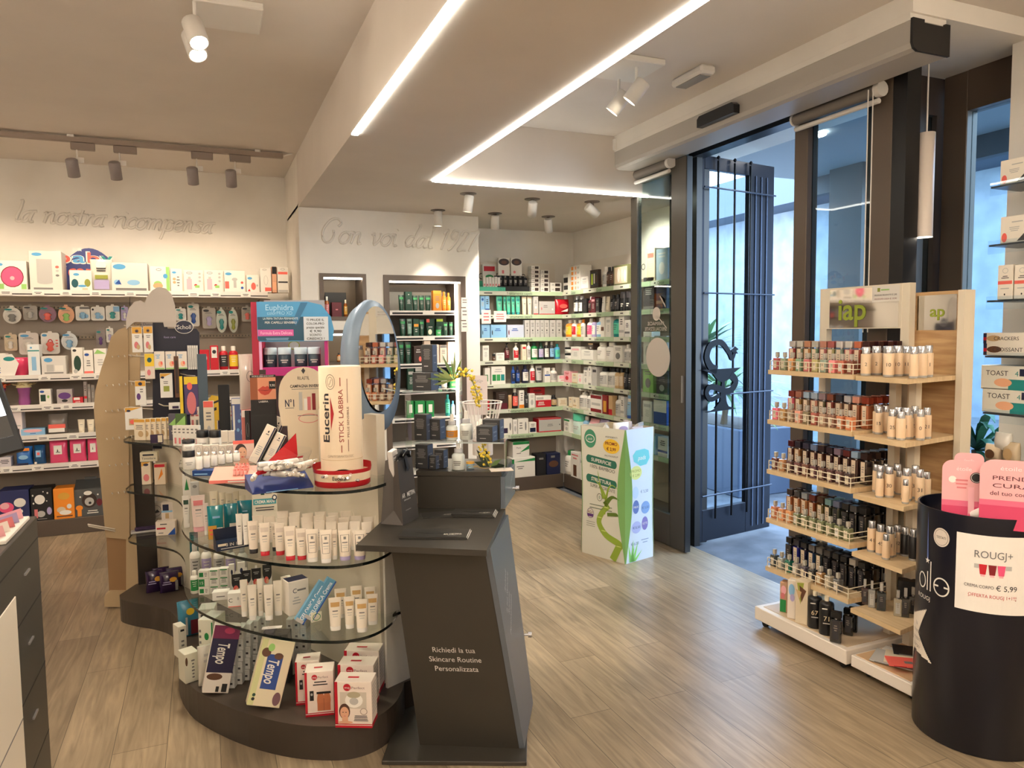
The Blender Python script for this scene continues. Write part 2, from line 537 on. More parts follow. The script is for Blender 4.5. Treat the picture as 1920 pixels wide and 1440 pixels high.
def relief(name, text, x0, x1, y, z0, z1, r, label):
    """x-height grows with the run: baseline falls from z0 to z1 along the wall"""
    tot = sum(PEN[c][1] for c in text)
    k = (x1 - x0) / tot
    root = empty(name, (0, 0, 0)); cx = 0; b = MB()
    for ch in text + ' ':
        if ch == ' ' and b.v:
            b.build('relief_word', root); b = MB()
        for stn in PEN[ch][0]:
            path = []
            for p in cat(stn):
                px = cx + p[0] + p[1] * .22
                path.append((x0 + px * k, y, z0 + (z1 - z0) * px / tot + p[1] * k * 1.0))
            b.tube(path, r, PLASTER, 5)
        cx += PEN[ch][1]
    return tag(root, label, 'lettering')
relief('wall_lettering', 'Con voi dal 1927', 0.86, 2.13, YN - .004, 2.215, 2.19, .0095, 'raised cursive lettering on the wall above the niches')
relief('wall_lettering', 'la nostra ricompensa', -1.31, 0.10, 6.730, 2.40, 2.365, .011, 'raised cursive lettering on the cream wall above the baby shelves')

# ---------------------------------------------------------------- light lines in the ceiling
def led(box, label, s):
    b = MB(); b.box(*box, EM((1, .97, .86), s))
    return tag(b.build('led_strip'), label, 'light strip')
led((0.698, 0.728, -2.9, 3.63, ZS - .008, ZS + .002), 'long white light strip along the left edge of the dropped ceiling', 7)
led((1.378, 1.402, -2.9, 4.55, ZS - .008, ZS + .002), 'long white light strip along the ceiling recess, running towards the door', 7)
led((1.40, 3.0, 4.538, 4.562, ZS - .008, ZS + .002), 'short white light strip crossing the ceiling behind the sliding door', 7)

WH = M((222, 218, 212), 0.4)
def spot_head(root, loc, d, r, L, power, glow, color=(1, .86, .7), angle=70, lensname='lens', hm=None):
    d = Vector(d).normalized()
    q = d.to_track_quat('Z', 'Y')
    T = Matrix.Translation(loc) @ q.to_matrix().to_4x4()
    b = MB(); b.T = T
    b.lathe([(r * .82, -L / 2), (r, -L / 2 + .006), (r, L / 2), (r * .86, L / 2), (r * .82, L / 2 - .012)], hm or WH, 18, cap1=False)
    if not glow:
        b.lathe([(r * .62, -L / 2 - .001), (r * .80, -L / 2 - .001)], DARK, 18, cap0=False, cap1=False)
    o = b.build('lamp_head', root)
    c = MB(); c.T = T
    c.lathe([(r * .82, L / 2 - .010), (0.001, L / 2 - .009)], EM((1, .88, .66), glow or 10), 18, cap0=False)
    c.build(lensname, root)
    p = Vector(loc) + d * (L / 2 + .02)
    if power:
        lamp('lamp_light', 'SPOT', power, color, p, p + d, 0.03, angle, 0.7)
    return o
# recessed cylinder spots of the alcove
for (px, py, dx, dy, dz, Ln, pw, lab) in (
        (878, 366, -.12, .1, -1, .115, 26, 'white cylinder ceiling spot nearest the corner of the light strips'),
        (998, 376, .25, .75, -.9, .11, 30, 'white cylinder ceiling spot showing its dark back, midway along the light strip'),
        (1110, 381, .85, .1, -.55, .11, 34, 'white cylinder ceiling spot tilted furthest sideways, beside the sliding door'),
        (928, 403, .1, .35, -1, .11, 26, 'white cylinder ceiling spot just right of the niche wall'),
        (1028, 409, .3, .45, -.9, .115, 30, 'white cylinder ceiling spot casting a shadow in the alcove corner'),
        (821, 397, 0, .05, -1, .115, 22, 'white cylinder ceiling spot hanging straight over the niche lettering')):
    P = atZ(px, py - 3, ZS)
    root = empty('ceiling_spotlight', (P.x, P.y, ZS))
    tag(root, lab, 'spotlight', 'cylinder spotlights of the alcove')
    b = MB(); b.lathe([(.058, -.004), (.058, .001)], NB, 20)
    b.lathe([(.014, -.03), (.014, 0)], NB, 8)
    b.build('mount', root)
    d = Vector((dx, dy, dz)).normalized()
    lz = max(.062, Ln * .5 * abs(d.z) + .034 * math.hypot(d.x, d.y) + .008)
    spot_head(root, Vector((0, 0, -lz)), d, .034, Ln, 0, 14 if dz == -1 and dx == 0 else 5)
    p = Vector((P.x, P.y, ZS - lz)) + d * (Ln / 2 + .02)
    lamp('lamp_light', 'SPOT', pw * .5, (1, .88, .74), p, p + d, 0.02, 75, .7)
# track with spots in front of the baby wall
tr = MB()
ZT = 2.825
tr.box(-4.1, 0.60, 5.80, 5.84, ZT, ZT + .035, M((150, 134, 124), .5), .003)
for x in (-3.2, -1.9, -.78, .42):
    tr.box(x - .02, x + .02, 5.79, 5.85, ZT + .03, ZC, WH)
tr.tube([(.60, 5.82, ZT + .018), (.66, 5.82, ZT + .04), (.70, 5.82, ZT + .06)], .006, WH)
tag(tr.build('lamp_track'), 'long lamp track under the ceiling before the baby product wall', 'lamp track')
TL = ['first', 'second', 'third', 'fourth']
for i, px in enumerate((143, 223, 368, 440, -40, -160, -420, -560)):
    py = 243 + px * .086 + 10
    P = atY(px, py, 5.82)
    root = empty('track_spotlight', (P.x, 5.82, ZT))
    if i < 4:
        tag(root, 'white track spot over the baby shelves, %s from the left' % TL[i], 'spotlight', 'spots on the wall track')
    else:
        tag(root, 'white track spot further along the rail beyond the left picture edge', 'spotlight', 'track spots out of sight')
    b = MB(); b.box(-.035, .11, -.018, .018, -.05, -.002, M((140, 126, 118), .5), .003); b.build('adapter', root)
    b = MB(); b.tube([(0, 0, -.05), (0, 0, -.12)], .006, WH); b.box(-.008, .04, -.004, .004, -.135, -.1, WH); b.build('stem', root)
    spot_head(root, (-.03, .01, -.17), (.06, .55, -1), .038, .12, 0, 6, hm=M((150, 142, 142), .45))
    lamp('lamp_light', 'SPOT', 5.5, (1, .80, .58), (P.x - .02, 5.87, ZT - .26), (P.x + .02, 6.6, 1.55), .03, 100, .8)
# plates with twin spots
def twin(x, y, sz, rot, lab, heads, aim, power, color):
    root = empty('twin_spotlight', (x, y, ZC), rot)
    tag(root, lab, 'spotlight')
    b = MB(); b.box(-sz, sz, -sz, sz, -.03, 0, WH, .004); b.build('plate', root)
    for hx, hy in heads:
        b = MB(); b.tube([(hx, hy, -.03), (hx, hy, -.11)], .008, WH); b.build('stem', root)
        spot_head(root, Vector((hx, hy, -.15)), aim, .04, .12, 0, 40)
        Rm = Matrix.Rotation(rot, 3, 'Z')
        p = Vector((x, y, ZC)) + Rm @ Vector((hx, hy, -.15)); d = Rm @ Vector(aim).normalized()
        lamp('lamp_light', 'SPOT', power, color, p + d * .09, p + d, .12, 110, .8)
    return root
twin(.145, 3.40, .135, 0, 'square white plate with two bright spots on the left ceiling', [(-.13, -.12), (-.135, .02)], (.25, -.55, -1), 22, (1, .85, .68))
twin(2.06, 3.33, .145, 0, 'square white plate with two bright spots in the ceiling recess', [(.02, -.07), (.03, .12)], (-.55, .5, -.9), 20, (1, .9, .75))
# unseen fill lamps added behind the viewer to brighten the ceiling
for (x, y) in ((-1.7, 1.4), (-3.0, 3.4), (-1.4, -1.4), (2.2, .2), (.3, -1.2), (-3.0, -.4)):
    root = empty('fill_lamp', (x, y, ZC))
    tag(root, 'added drum-shaped fill lamp, unseen behind the viewer', 'pendant lamp', 'added fill lamps behind the viewer')
    b = MB(); b.tube([(0, 0, 0), (0, 0, -.42)], .005, WH); b.build('cord', root)
    b = MB(); b.lathe([(.17, -.58), (.18, -.57), (.18, -.44), (.17, -.43)], EM((1, .87, .71), FILL_GLOW), 24); b.build('glowing_shade', root)
# small fittings
b = MB(); b.box(2.405, 2.50, 3.16, 3.43, 2.825, ZC, WH, .012); b.box(2.42, 2.485, 3.19, 3.40, 2.82, 2.826, M((150, 146, 140), .4))
tag(b.build('emergency_light'), 'flat white emergency light on the recess ceiling', 'emergency light')
b = MB(); b.box(2.70, 2.745, 4.515, 4.546, 2.77, 2.85, WH, .006); tag(b.build('alarm_sensor'), 'small white alarm sensor in the corner above the door header', 'sensor')
root = empty('pendant_lamp', (3.173, 2.468, 2.79))
tag(root, 'long white tube pendant lamp hanging by the right window', 'pendant lamp')
b = MB(); b.tube([(0, 0, 0), (0, 0, -.38)], .004, WH); b.lathe([(.012, -.012), (.02, 0)], WH, 12); b.build('cable', root)
b = MB(); b.lathe([(.037, -.86), (.037, -.375), (.006, -.372)], M((226, 214, 204), .4), 24, cap0=False); b.build('tube_shade', root)
b = MB(); b.lathe([(.036, -.855), (.001, -.855)], EM((1, .93, .8), 12), 20, cap0=False); b.build('lens', root)
lamp('lamp_light', 'SPOT', 14, (1, .88, .7), (3.173, 2.468, 1.90), (3.173, 2.468, 0), .03, 70, .6)

# ---------------------------------------------------------------- entrance: header, sliding panel, grille leaf, windows
WGL = GLASS((.66, .75, .79), 1.0, name='window_glass')
root = empty('door_operator', (2.72, 2.19, 2.64))
tag(root, 'long grey automatic door header box under the ceiling edge', 'door header')
b = MB()
pro = [(0, .125), (0, .03), (.008, .01), (.03, 0), (.215, 0), (.215, .125)]
b.loft([[(x, .012, z) for x, z in pro], [(x, 2.41, z) for x, z in pro]], M((176, 170, 162), .45), False)
b.build('cover', root)
b = MB()
pe = [(-.002, .128), (-.002, .03), (.008, .008), (.03, -.002), (.219, -.002), (.219, .128), (.19, .128), (.19, .115), (.065, .115), (.065, .128)]
b.slab(pe, 0, .012, M((26, 24, 24), .5)); b.build('end_cap', root)
b = MB()
b.slab([(.0, .0), (.32, .0), (.32, .045), (.30, .06), (.02, .06), (0, .045)], -.04, 0, M((22, 22, 24), .3))
b.text('', 0, 0, .01, 0, 'w')
o = tag(b.build('door_sensor'), 'black motion sensor bar on the grey door header', 'sensor')
o.location = (2.719, 3.56, 2.672); o.rotation_euler = (0, 0, rad(-90))
# fascia above the header
st('trim_door', (2.716, 2.93, 2.203, 4.546, 2.762, 2.795))
# dark lintel line and jambs (facade plane x 3.05..3.13)
st('door_frame', (3.09, 3.135, 4.10, 4.15, 0, 2.79), (3.06, 3.16, 3.17, 4.15, 2.66, 2.79), m=DARK)
root = empty('door_1', (2.95, 4.335, 0))
structure(root)
b = MB()
y0, y1 = -.335, .335
b.box(-.02, .02, y0, y0 + .165, .008, 2.635, FRAME, .003); b.box(-.02, .02, y1 - .085, y1, .008, 2.635, FRAME, .003)
b.box(-.02, .02, y0 + .165, y1 - .085, .008, .225, FRAME); b.box(-.02, .02, y0 + .165, y1 - .085, 2.56, 2.635, FRAME)
b.build('frame', root)
b = MB(); b.box(-.004, .004, y0 + .165, y1 - .085, .225, 2.56, GLASS((.78, .86, .84), 1.0)); b.build('pane', root)
b = MB(); b.box(-.021, .021, y0 - .012, y0 - .0005, .01, 2.63, DARK); b.build('seal', root)
b = MB(); b.box(-.03, -.02, y0 + .012, y0 + .03, 1.02, 1.2, M('silver', .3, .8)); b.build('lock', root)
# white film stickers on the sliding panel, read from outside
b = MB()
b.T = Matrix.Translation((-.0065, 0, 0)) @ Matrix.Rotation(rad(-90), 4, 'Z')
WF = M((206, 196, 186), .6)
b.disc(-.002, 1.315, .147, .138, 0, WF, 40)
b.disc(-.02, 1.62, .048, .048, 0, WF, 24)
b.T = b.T @ Matrix.Scale(-1, 4, (1, 0, 0))
b.text('FARMACIE', .03, 1.553, .026, 0, WF, w=.20); b.text('SPECIALIZZATE', .03, 1.515, .026, 0, WF, w=.27)
b.T = b.T @ Matrix.Scale(-1, 4, (1, 0, 0))
b.add([(-.01, 0, 1.60), (.10, 0, 1.52), (.10, 0, 1.527), (-.005, 0, 1.606)], [(0, 1, 2, 3)], WF)
b.add([(.02, 0, 1.74), (.09, 0, 1.66), (.085, 0, 1.72), (.09, 0, 1.67), (.025, 0, 1.75)], [(0, 1, 2, 3, 4)], WF)
b.build('film_sticker', root)

# grille leaf swung outwards
LV = Vector((.745, .12, 0)); LL = LV.length
root = empty('door_2', (3.135, 4.155, 0), math.atan2(.12, .745))
structure(root)
b = MB()
ST = M((38, 42, 52), .3, .5)
b.box(0, .05, -.02, .02, .01, 2.69, ST, .003); b.box(.50, .77, -.02, .02, .01, 2.69, ST, .003)
b.box(.05, .50, -.02, .02, .01, .235, ST, .003); b.box(.05, .50, -.02, .02, 2.6, 2.69, ST, .003)
for x in (.56, .62, .68):
    b.box(x, x + .012, -.028, -.018, .05, 2.6, M((90, 100, 120), .25, .6))
b.build('frame', root)
b = MB(); b.box(.05, .50, -.003, .003, .235, 2.6, GLASS((.84, .9, .94), .8, name='door_glass')); b.build('pane', root)
IR = M((20, 22, 26), .3, .6)
for x in (.155, .32, .485):
    b = MB(); b.tube([(x, -.045, .17), (x, -.045, 2.66)], .008, IR, 8)
    b.lathe([(.001, 2.665), (.012, 2.675), (.012, 2.685), (.001, 2.695)], IR, 8, x, -.045); b.build('bar', root)
for z in (2.47, 1.755, 1.05, .345):
    b = MB(); b.tube([(.01, -.057, z), (.74, -.057, z)], .006, M((70, 78, 92), .3, .6), 6); b.build('crossbar', root)
# snake-and-bowl emblem of sheet iron hung on the bars
b = MB()
def flat(path, w, y0, y1):
    P = cat(path, 5); L, R = [], []
    for i, p in enumerate(P):
        a = P[max(i - 1, 0)]; c = P[min(i + 1, len(P) - 1)]
        dx, dz = c[0] - a[0], c[1] - a[1]; n = math.hypot(dx, dz) or 1
        ww = w[0] + (w[1] - w[0]) * i / (len(P) - 1)
        L.append((p[0] - dz / n * ww, p[1] + dx / n * ww)); R.append((p[0] + dz / n * ww, p[1] - dx / n * ww))
    for i in range(len(P) - 1):
        b.slab([L[i], L[i + 1], R[i + 1], R[i]], y0, y1, IR)
flat([(.30, 1.345), (.27, 1.30), (.24, 1.345), (.16, 1.415), (.06, 1.40), (.02, 1.32), (.06, 1.25), (.12, 1.225)], (.012, .03), -.082, -.068)
b.slab([(.255, 1.36), (.30, 1.385), (.335, 1.365), (.31, 1.355), (.33, 1.335), (.29, 1.335)], -.082, -.068, IR)
b.slab([(-.02, 1.23), (.36, 1.235), (.28, 1.195), (.25, 1.16), (.18, 1.135), (.12, 1.16), (.08, 1.2)], -.082, -.068, IR)
flat([(.26, 1.19), (.31, 1.14), (.27, 1.085), (.2, 1.075), (.13, 1.10), (.05, 1.11), (.02, 1.07), (.06, 1.025), (.15, 1.05)], (.026, .016), -.083, -.067)
b.slab([(.17, 1.14), (.20, 1.14), (.21, .985), (.15, .985)], -.081, -.069, IR)
b.slab([(.17, 1.02), (.2, 1.02), (.24, .965), (.32, .945), (.02, .935), (.10, .96)], -.0825, -.0675, IR)
b.build('emblem', root)
tag
# window_1: fixed light with the roller blind
def window(name, x, ya, yb, z0, z1, fl, fr, ft, fb, gl=WGL, fm=None):
    root = empty(name, (x, 0, 0)); structure(root)
    b = MB(); fm = fm or BRONZE
    b.box(-.04, .04, yb - fl, yb, z0, z1, fm, .004); b.box(-.04, .04, ya, ya + fr, z0, z1, fm, .004)
    b.box(-.04, .04, ya + fr, yb - fl, z1 - ft, z1, fm); b.box(-.04, .04, ya + fr, yb - fl, z0, z0 + fb, fm)
    b.build('frame', root)
    b = MB(); b.box(-.004, .004, ya + fr, yb - fl, z0 + fb, z1 - ft, gl); b.build('pane', root)
    return root
window('window_1', 3.08, 2.545, 3.17, 0, 2.72, .095, .12, .09, .12)
st('trim_1', (3.04, 3.13, 2.47, 2.545, 0, 2.79), m=DARK)
st('trim_2', (3.04, 3.12, 2.545, 3.17, 2.72, 2.79), m=BRONZE)
window('window_2', 3.63, 2.26, 2.70, 0, 2.79, .13, .05, .20, .10)
# return wall of the bay with its narrow light
root = empty('window_3', (0, 2.74, 0)); structure(root)
b = MB(); DB = M((70, 60, 54), .5, .1)
b.box(3.13, 3.478, -.03, .03, 0, 2.79, DB); b.box(3.555, 3.67, -.03, .03, 0, 2.79, DB); b.box(3.478, 3.555, -.03, .03, 2.6, 2.79, DB); b.box(3.478, 3.555, -.03, .03, 0, .1, DB)
b.build('frame', root)
b = MB(); b.box(3.478, 3.555, -.003, .003, .1, 2.6, WGL); b.build('pane', root)
st('floor_bay', (3.08, 3.75, -3, 2.77, -.1, 0), m=bpy.data.materials['wood_look_planks'])

window('window_4', 3.2, 4.155, 4.515, 0, 2.79, .02, .02, .05, .05, fm=DARK)
def blind(x, ya, yb, z, zb, lab, chain):
    root = empty('roller_blind', (x, (ya + yb) / 2, z)); tag(root, lab, 'roller blind', None)
    h = (yb - ya) / 2
    b = MB(); b.tube([(0, -h, 0), (0, h, 0)], .03, M((120, 112, 104), .7), 16); b.build('fabric_roll', root)
    b = MB(); b.tube([(0, -h - .03, 0), (0, -h, 0)], .036, WH, 16); b.build('bracket', root)
    b = MB(); b.tube([(0, h, 0), (0, h + .012, 0)], .034, WH, 16); b.build('bracket', root)
    b = MB(); b.tube([(-.01, -h - .02, zb), (-.01, h - .01, zb)], .013, WH, 10); b.build('bottom_bar', root)
    if chain:
        b = MB()
        for dy in (-.015, .012):
            b.tube([(-.045, -h + dy, 0), (-.045, -h + dy, -1.15)], .003, WH, 5)
        b.build('pull_chain', root)
blind(2.90, 4.15, 4.66, 2.615, -.055, 'grey rolled-up blind at the top of the sliding glass panel', False)
blind(3.0, 2.60, 3.12, 2.632, -.055, 'grey rolled-up blind with bead chain on the window by the door', True)

# ---------------------------------------------------------------- outside
st('pavement', (3.08, 16, -6, 18, -.14, -.02), m=noisy('paving', (92, 96, 102), (112, 116, 122), 6, .8))
st('ceiling_porch', (3.2, 5.2, 2.9, 5.2, 2.86, 2.95), m=M((140, 146, 152), .8))
b = MB(); b.lathe([(.09, 2.842), (.09, 2.861)], EM((1, .95, .85), 14), 24, 3.95, 3.95); tag(b.build('porch_lamp'), 'round white lamp in the porch ceiling outside the door', 'ceiling lamp')
st('porch_beam', (5.12, 5.2, 2.9, 5.2, 2.7, 2.86), m=M((60, 64, 70), .6))
st('exterior_wall_1', (12, 12.4, -4, 18, -.1, 4.1), m=noisy('render_white', (112, 120, 130), (128, 136, 146), 3, .9))
st('exterior_roof', (11.2, 14, -4, 18, 4.1, 4.9), m=M((70, 80, 94), .7))
st('exterior_wall_2', (3.6, 12, 17.6, 18, -.1, 2.6), m=noisy('render_grey', (100, 110, 122), (120, 128, 138), 3, .9))
st('column_1', (5.0, 5.3, 4.46, 4.80, -.02, 3.6), m=M((84, 84, 84), .7))
b = MB(); b.box(-.06, .06, -.55, .55, 0, 2.3, M((230, 234, 238), .6)); b.box(-.07, -.05, -.4, .4, .1, 2.2, M((80, 90, 104), .3))
o = tag(b.build('shop_door'), 'white framed door in the pale building across the street', 'door'); o.location = (11.93, 9.2, -.02)
b = MB(); b.box(-.05, .05, -.9, .9, .9, 2.2, M((60, 90, 120), .2)); b.box(-.06, .06, -.95, .95, .84, .9, WH); b.box(-.06, .06, -.95, .95, 2.2, 2.28, WH)
o = tag(b.build('facade_window'), 'wide dark window in the pale building across the street', 'window'); o.location = (11.96, 6.0, 0)
b = MB(); b.box(-.35, .35, -.75, .75, 0, .62, M((74, 88, 110), .6), .01); b.box(-.30, .30, -.70, .70, .60, .625, M((70, 60, 50), .9))
o = tag(b.build('planter'), 'long grey blue planter box seen through the barred glass door', 'planter'); o.location = (4.75, 5.95, -.02)
random.seed(4)
def leaf_plant(name, lab, loc, n, L, w, col, droop, stem=0, up=.8):
    root = empty(name, loc); tag(root, lab, 'plant')
    if stem:
        b = MB(); b.tube([(0, 0, 0), (.02, 0, stem * .5), (0, .01, stem)], [.035, .03, .025], M((110, 90, 66), .9), 8); b.build('stem', root)
    b = MB()
    for i in range(n):
        a = random.random() * 6.28; l = L * random.uniform(.6, 1.1); e = random.uniform(.15, 1.25) * up
        dx, dy = math.cos(a), math.sin(a)
        P = []
        for k in range(7):
            t = k / 6; r = l * t
            P.append(Vector((dx * r * math.cos(e), dy * r * math.cos(e), stem + r * math.sin(e) - droop * l * t * t)))
        sd = Vector((-dy, dx, 0))
        pts = []
        for k, p in enumerate(P):
            ww = w * (math.sin(math.pi * min(.98, .12 + .86 * k / 6)))
            pts += [tuple(p - sd * ww), tuple(p + sd * ww + Vector((0, 0, .004)))]
        b.add(pts, [(2 * k, 2 * k + 1, 2 * k + 3, 2 * k + 2) for k in range(6)], random.choice(col))
    b.build('leaves', root)
    return root
LG = [M((70, 110, 60), .5), M((104, 140, 84), .5), M((50, 86, 54), .5)]
leaf_plant('spiky_plant', 'spiky green plant in the planter behind the snake emblem', (4.55, 5.6, .6), 70, .75, .018, LG, .45, .3)
leaf_plant('spiky_plant', 'tall leafy plant at the far end of the street planter', (4.8, 6.25, .6), 60, .6, .03, LG, .3, .7)
leaf_plant('potted_palm', 'long-leaved palm outside the window beside the food rack', (4.45, 3.05, -.02), 46, .95, .026, [M((46, 92, 62), .5), M((76, 120, 84), .5)], .55, .75)
b = MB(); b.lathe([(.13, -.02), (.18, .35), (.17, .35), (.16, .30), (.001, .30)], M((90, 96, 110), .7), 20, 4.45, 3.05)
tag(b.build('plant_pot'), 'grey pot under the palm outside the right window', 'plant pot')

# ---------------------------------------------------------------- shelving along the walls
SHW = M((214, 206, 194), .45)
RAIL = M((226, 220, 214), .4)
GRN = M((178, 200, 164), .5)
TAUPE = M((84, 72, 62), .5)
def printed(b, x0, x1, z0, z1, y, c, rows, seed=0):
    """rows of short bars that read as small print"""
    rnd = random.Random(seed)
    dz = (z1 - z0) / rows
    for i in range(rows):
        z = z1 - (i + .5) * dz
        w = (x1 - x0) * rnd.uniform(.55, 1)
        b.rect((x0 + x1 - w) / 2, (x0 + x1 + w) / 2, z - dz * .22, z + dz * .22, y, c)
def price_tag(par, x, z, y, w=.075, h=.032):
    b = MB(); b.box(x - w / 2, x + w / 2, y - .004, y, z - h / 2, z + h / 2, M((236, 232, 226), .5))
    printed(b, x - w * .35, x + w * .35, z - h * .3, z + h * .3, y - .0046, 'ink', 2, int(x * 1000))
    return b.build('price_tag', par)

# baby wall
YB, YBB = 6.36, 6.735
BZ = [1.852, 1.222, 1.0, .772, .55]
root = empty('wall_shelving', (-.75, YB, 0))
tag(root, 'long wall shelving with white shelves full of baby products', 'shelving')
ox, oy = -.75, YB
b = MB(); b.box(-1.9 - ox, .52 - ox, 0, YBB - YB - .012, 0, .122, TAUPE, .003); b.build('plinth', root)
b = MB()
for x0, x1 in ((-1.9, -.545), (-.541, .44)):
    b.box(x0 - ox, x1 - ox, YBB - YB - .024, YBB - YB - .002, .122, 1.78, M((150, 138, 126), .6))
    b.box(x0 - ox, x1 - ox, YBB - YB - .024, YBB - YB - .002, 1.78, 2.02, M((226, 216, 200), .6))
b.build('back_panel', root)
b = MB(); b.box(.44 - ox, .525 - ox, .08, YBB - YB - .002, .122, 1.80, M((118, 104, 92), .5)); b.build('end_panel', root)
for i, z in enumerate(BZ):
    x1 = .50 if i < 2 else .44
    b = MB(); b.box(-1.9 - ox, x1 - ox, .004, YBB - YB - .026, z - .022, z, SHW); s = b.build('shelf', root)
    b = MB(); b.box(-1.9 - ox, x1 - ox, -.004, .004, z - .045, z + .004, RAIL)
    b.box(-1.9 - ox, x1 - ox, -.0055, -.004, z - .033, z - .026, 'k'); b.build('price_rail', s)
    rnd = random.Random(i)
    for k in range(9):
        x = -1.35 + k * .21 + rnd.uniform(-.05, .05)
        if x < x1 - .05:
            t = price_tag(s, x - ox, z - .022, -.006)
b = MB()
for z in (1.735, 1.50):
    b.box(-1.9 - ox, .43 - ox, YBB - YB - .05, YBB - YB - .026, z - .014, z + .014, M((120, 108, 92), .4, .5))
    for k in range(90):
        x = -1.89 + k * .0255
        b.rect(x - ox, x + .008 - ox, z - .006, z + .006, YBB - YB - .0506, 'k')
b.build('hook_bar', root)

# pale green shelf corner
IGZ = [1.88, 1.665, 1.452, 1.24, 1.02, .785, .542]
YI, XI = 6.27, 3.175
def corner_unit(name, lab, loc, rz, w, words_, back, cut):
    root = empty(name, loc, rz); tag(root, lab, 'shelving')
    b = MB(); b.box(0, w, .002, back, 0, .127, TAUPE, .002); b.build('plinth', root)
    b = MB(); b.box(0, w, back - .012, back, .127, 1.93, M((160, 148, 134), .6)); b.box(0, w, back - .014, back, 1.93, 2.16, M((226, 218, 206), .6))
    b.build('back_panel', root)
    for i, z in enumerate(IGZ):
        b = MB(); b.box(0, w, .004, back - .014, z - .016, z, SHW); s = b.build('shelf', root)
        x = 0; k = 0
        b = MB()
        for c in cut + [w]:
            b.box(x + .002, c - .002, -.006, .004, z - .036, z + .002, GRN)
            b.rect(x + .002 + (c - x) * .0, x + (c - x) * .45, z - .034, z + .001, -.0065, M((214, 216, 200), .5))
            t = words_[i] if isinstance(words_[i], str) else words_[i][k % len(words_[i])]
            if t:
                b.text(t, x + (c - x) * .55, z - .017, .024, -.0072, 'ink')
                b.rect(x + (c - x) * .2, x + (c - x) * .28, z - .022, z - .012, -.007, 'dg')
            x = c; k += 1
        b.build('shelf_strip', s)
    return root
igl = corner_unit('shelving_unit', 'shelving with pale green strips facing the room, left half of the corner', (2.17, YI, 0), 0, XI - 2.17 - .001,
            ['Trattamento capelli'] * 3 + ['Trattamento capelli', 'Shampoo', 'Trattamento capelli', 'Trattamento capelli'], .176, [])
igr = corner_unit('shelving_unit', 'shelving with pale green strips on the side wall, right half of the corner', (XI, YI, 0), rad(-90), 1.75,
            [['Corpo', 'Corpo'], ['Corpo', 'Igiene'], ['Corpo', 'Igiene corpo'], ['Corpo', 'Deodoranti'], ['Igiene orale', 'Deodoranti'], ['Detergenti', 'Deodoranti'], ['', '']], .205, [.42, .95, 1.5])
b = MB(); b.text('IGIENE CORPO', 0, 0, .060, 0, (70, 66, 62), w=.50); o = tag(b.build('shelf_lettering'), 'dark grey lettering across the top of the left corner shelving', 'lettering')
o.location = (2.615, YI + .1605, 2.03)
b = MB(); b.text('IGIENE CORPO', 0, 0, .055, 0, (70, 66, 62), w=.52); o = tag(b.build('shelf_lettering'), 'dark grey lettering on the side wall above the corner shelving, partly behind the sliding panel', 'lettering')
o.location = (XI + .189, 5.40, 2.03); o.rotation_euler = (0, 0, rad(-90))

# shelves in the tall niche and lower niche
NZ = [1.690, 1.478, 1.248, 1.028, .790, .56, .32]
root = empty('niche_shelving', (1.70, 5.95, 0)); tag(root, 'white shelves inside the tall lit niche with green products', 'shelving')
b = MB(); b.box(-.29, .30, .262, .272, .10, 1.90, M((104, 94, 84), .5)); b.box(-.27, .29, .258, .2625, 1.70, 1.86, M((190, 186, 178), .5)); b.build('back_panel', root)
for z in NZ:
    b = MB(); b.box(-.285, .295, .002, .26, z - .015, z, M((216, 214, 208), .4)); s = b.build('shelf', root)
    b = MB(); b.box(-.285, .295, -.004, .002, z - .036, z + .002, RAIL)
    b.rect(-.26, .00, z - .028, z - .012, -.0045, 'k'); b.rect(.10, .28, z - .028, z - .012, -.0045, 'ink'); b.build('price_rail', s)
    b = MB(); b.box(-.287, -.283, .0, .25, z - .002, z + .16 if z < 1.3 else z + .15, GLASS((.95, .97, .97), 1)); b.build('side_guard', s)
root = empty('niche_shelving', (1.02, 5.90, 0)); tag(root, 'dark shelves in the lower niche behind the lip-stick tube', 'shelving')
for z in (1.28, .95, .60):
    b = MB(); b.box(-.148, .148, -.06, .19, z - .02, z, NB); b.build('shelf', root)

# ---------------------------------------------------------------- counter at the left edge
root = empty('service_counter', (-1.0, 1.9, 0)); tag(root, 'dark grey service counter with drawers at the left edge', 'counter')
CT = M((58, 55, 51), .4)
XC = -.515
b = MB(); b.box(-.9, XC + 1.0, -.5, .82, 0, .93, CT, .003); b.build('body', root)
b = MB()
for z in (.22, .45, .68, .86):
    b.box(XC + 1.0, XC + 1.001, -.45, .815, z, z + .004, 'k')
b.build('drawer_gap', root)
for z in (.36, .59, .80):
    b = MB(); b.box(XC + 1.0005, XC + 1.006, .60, .66, z, z + .006, M('silver', .3, .8)); b.build('drawer_handle', root)
b = MB(); b.box(-.4, .487, .1, .49, .05, .78, M((226, 216, 200), .4), .004); b.box(-.4, .4875, .1, .4905, .42, .425, 'g'); o = b.build('white_drawer_block', root)
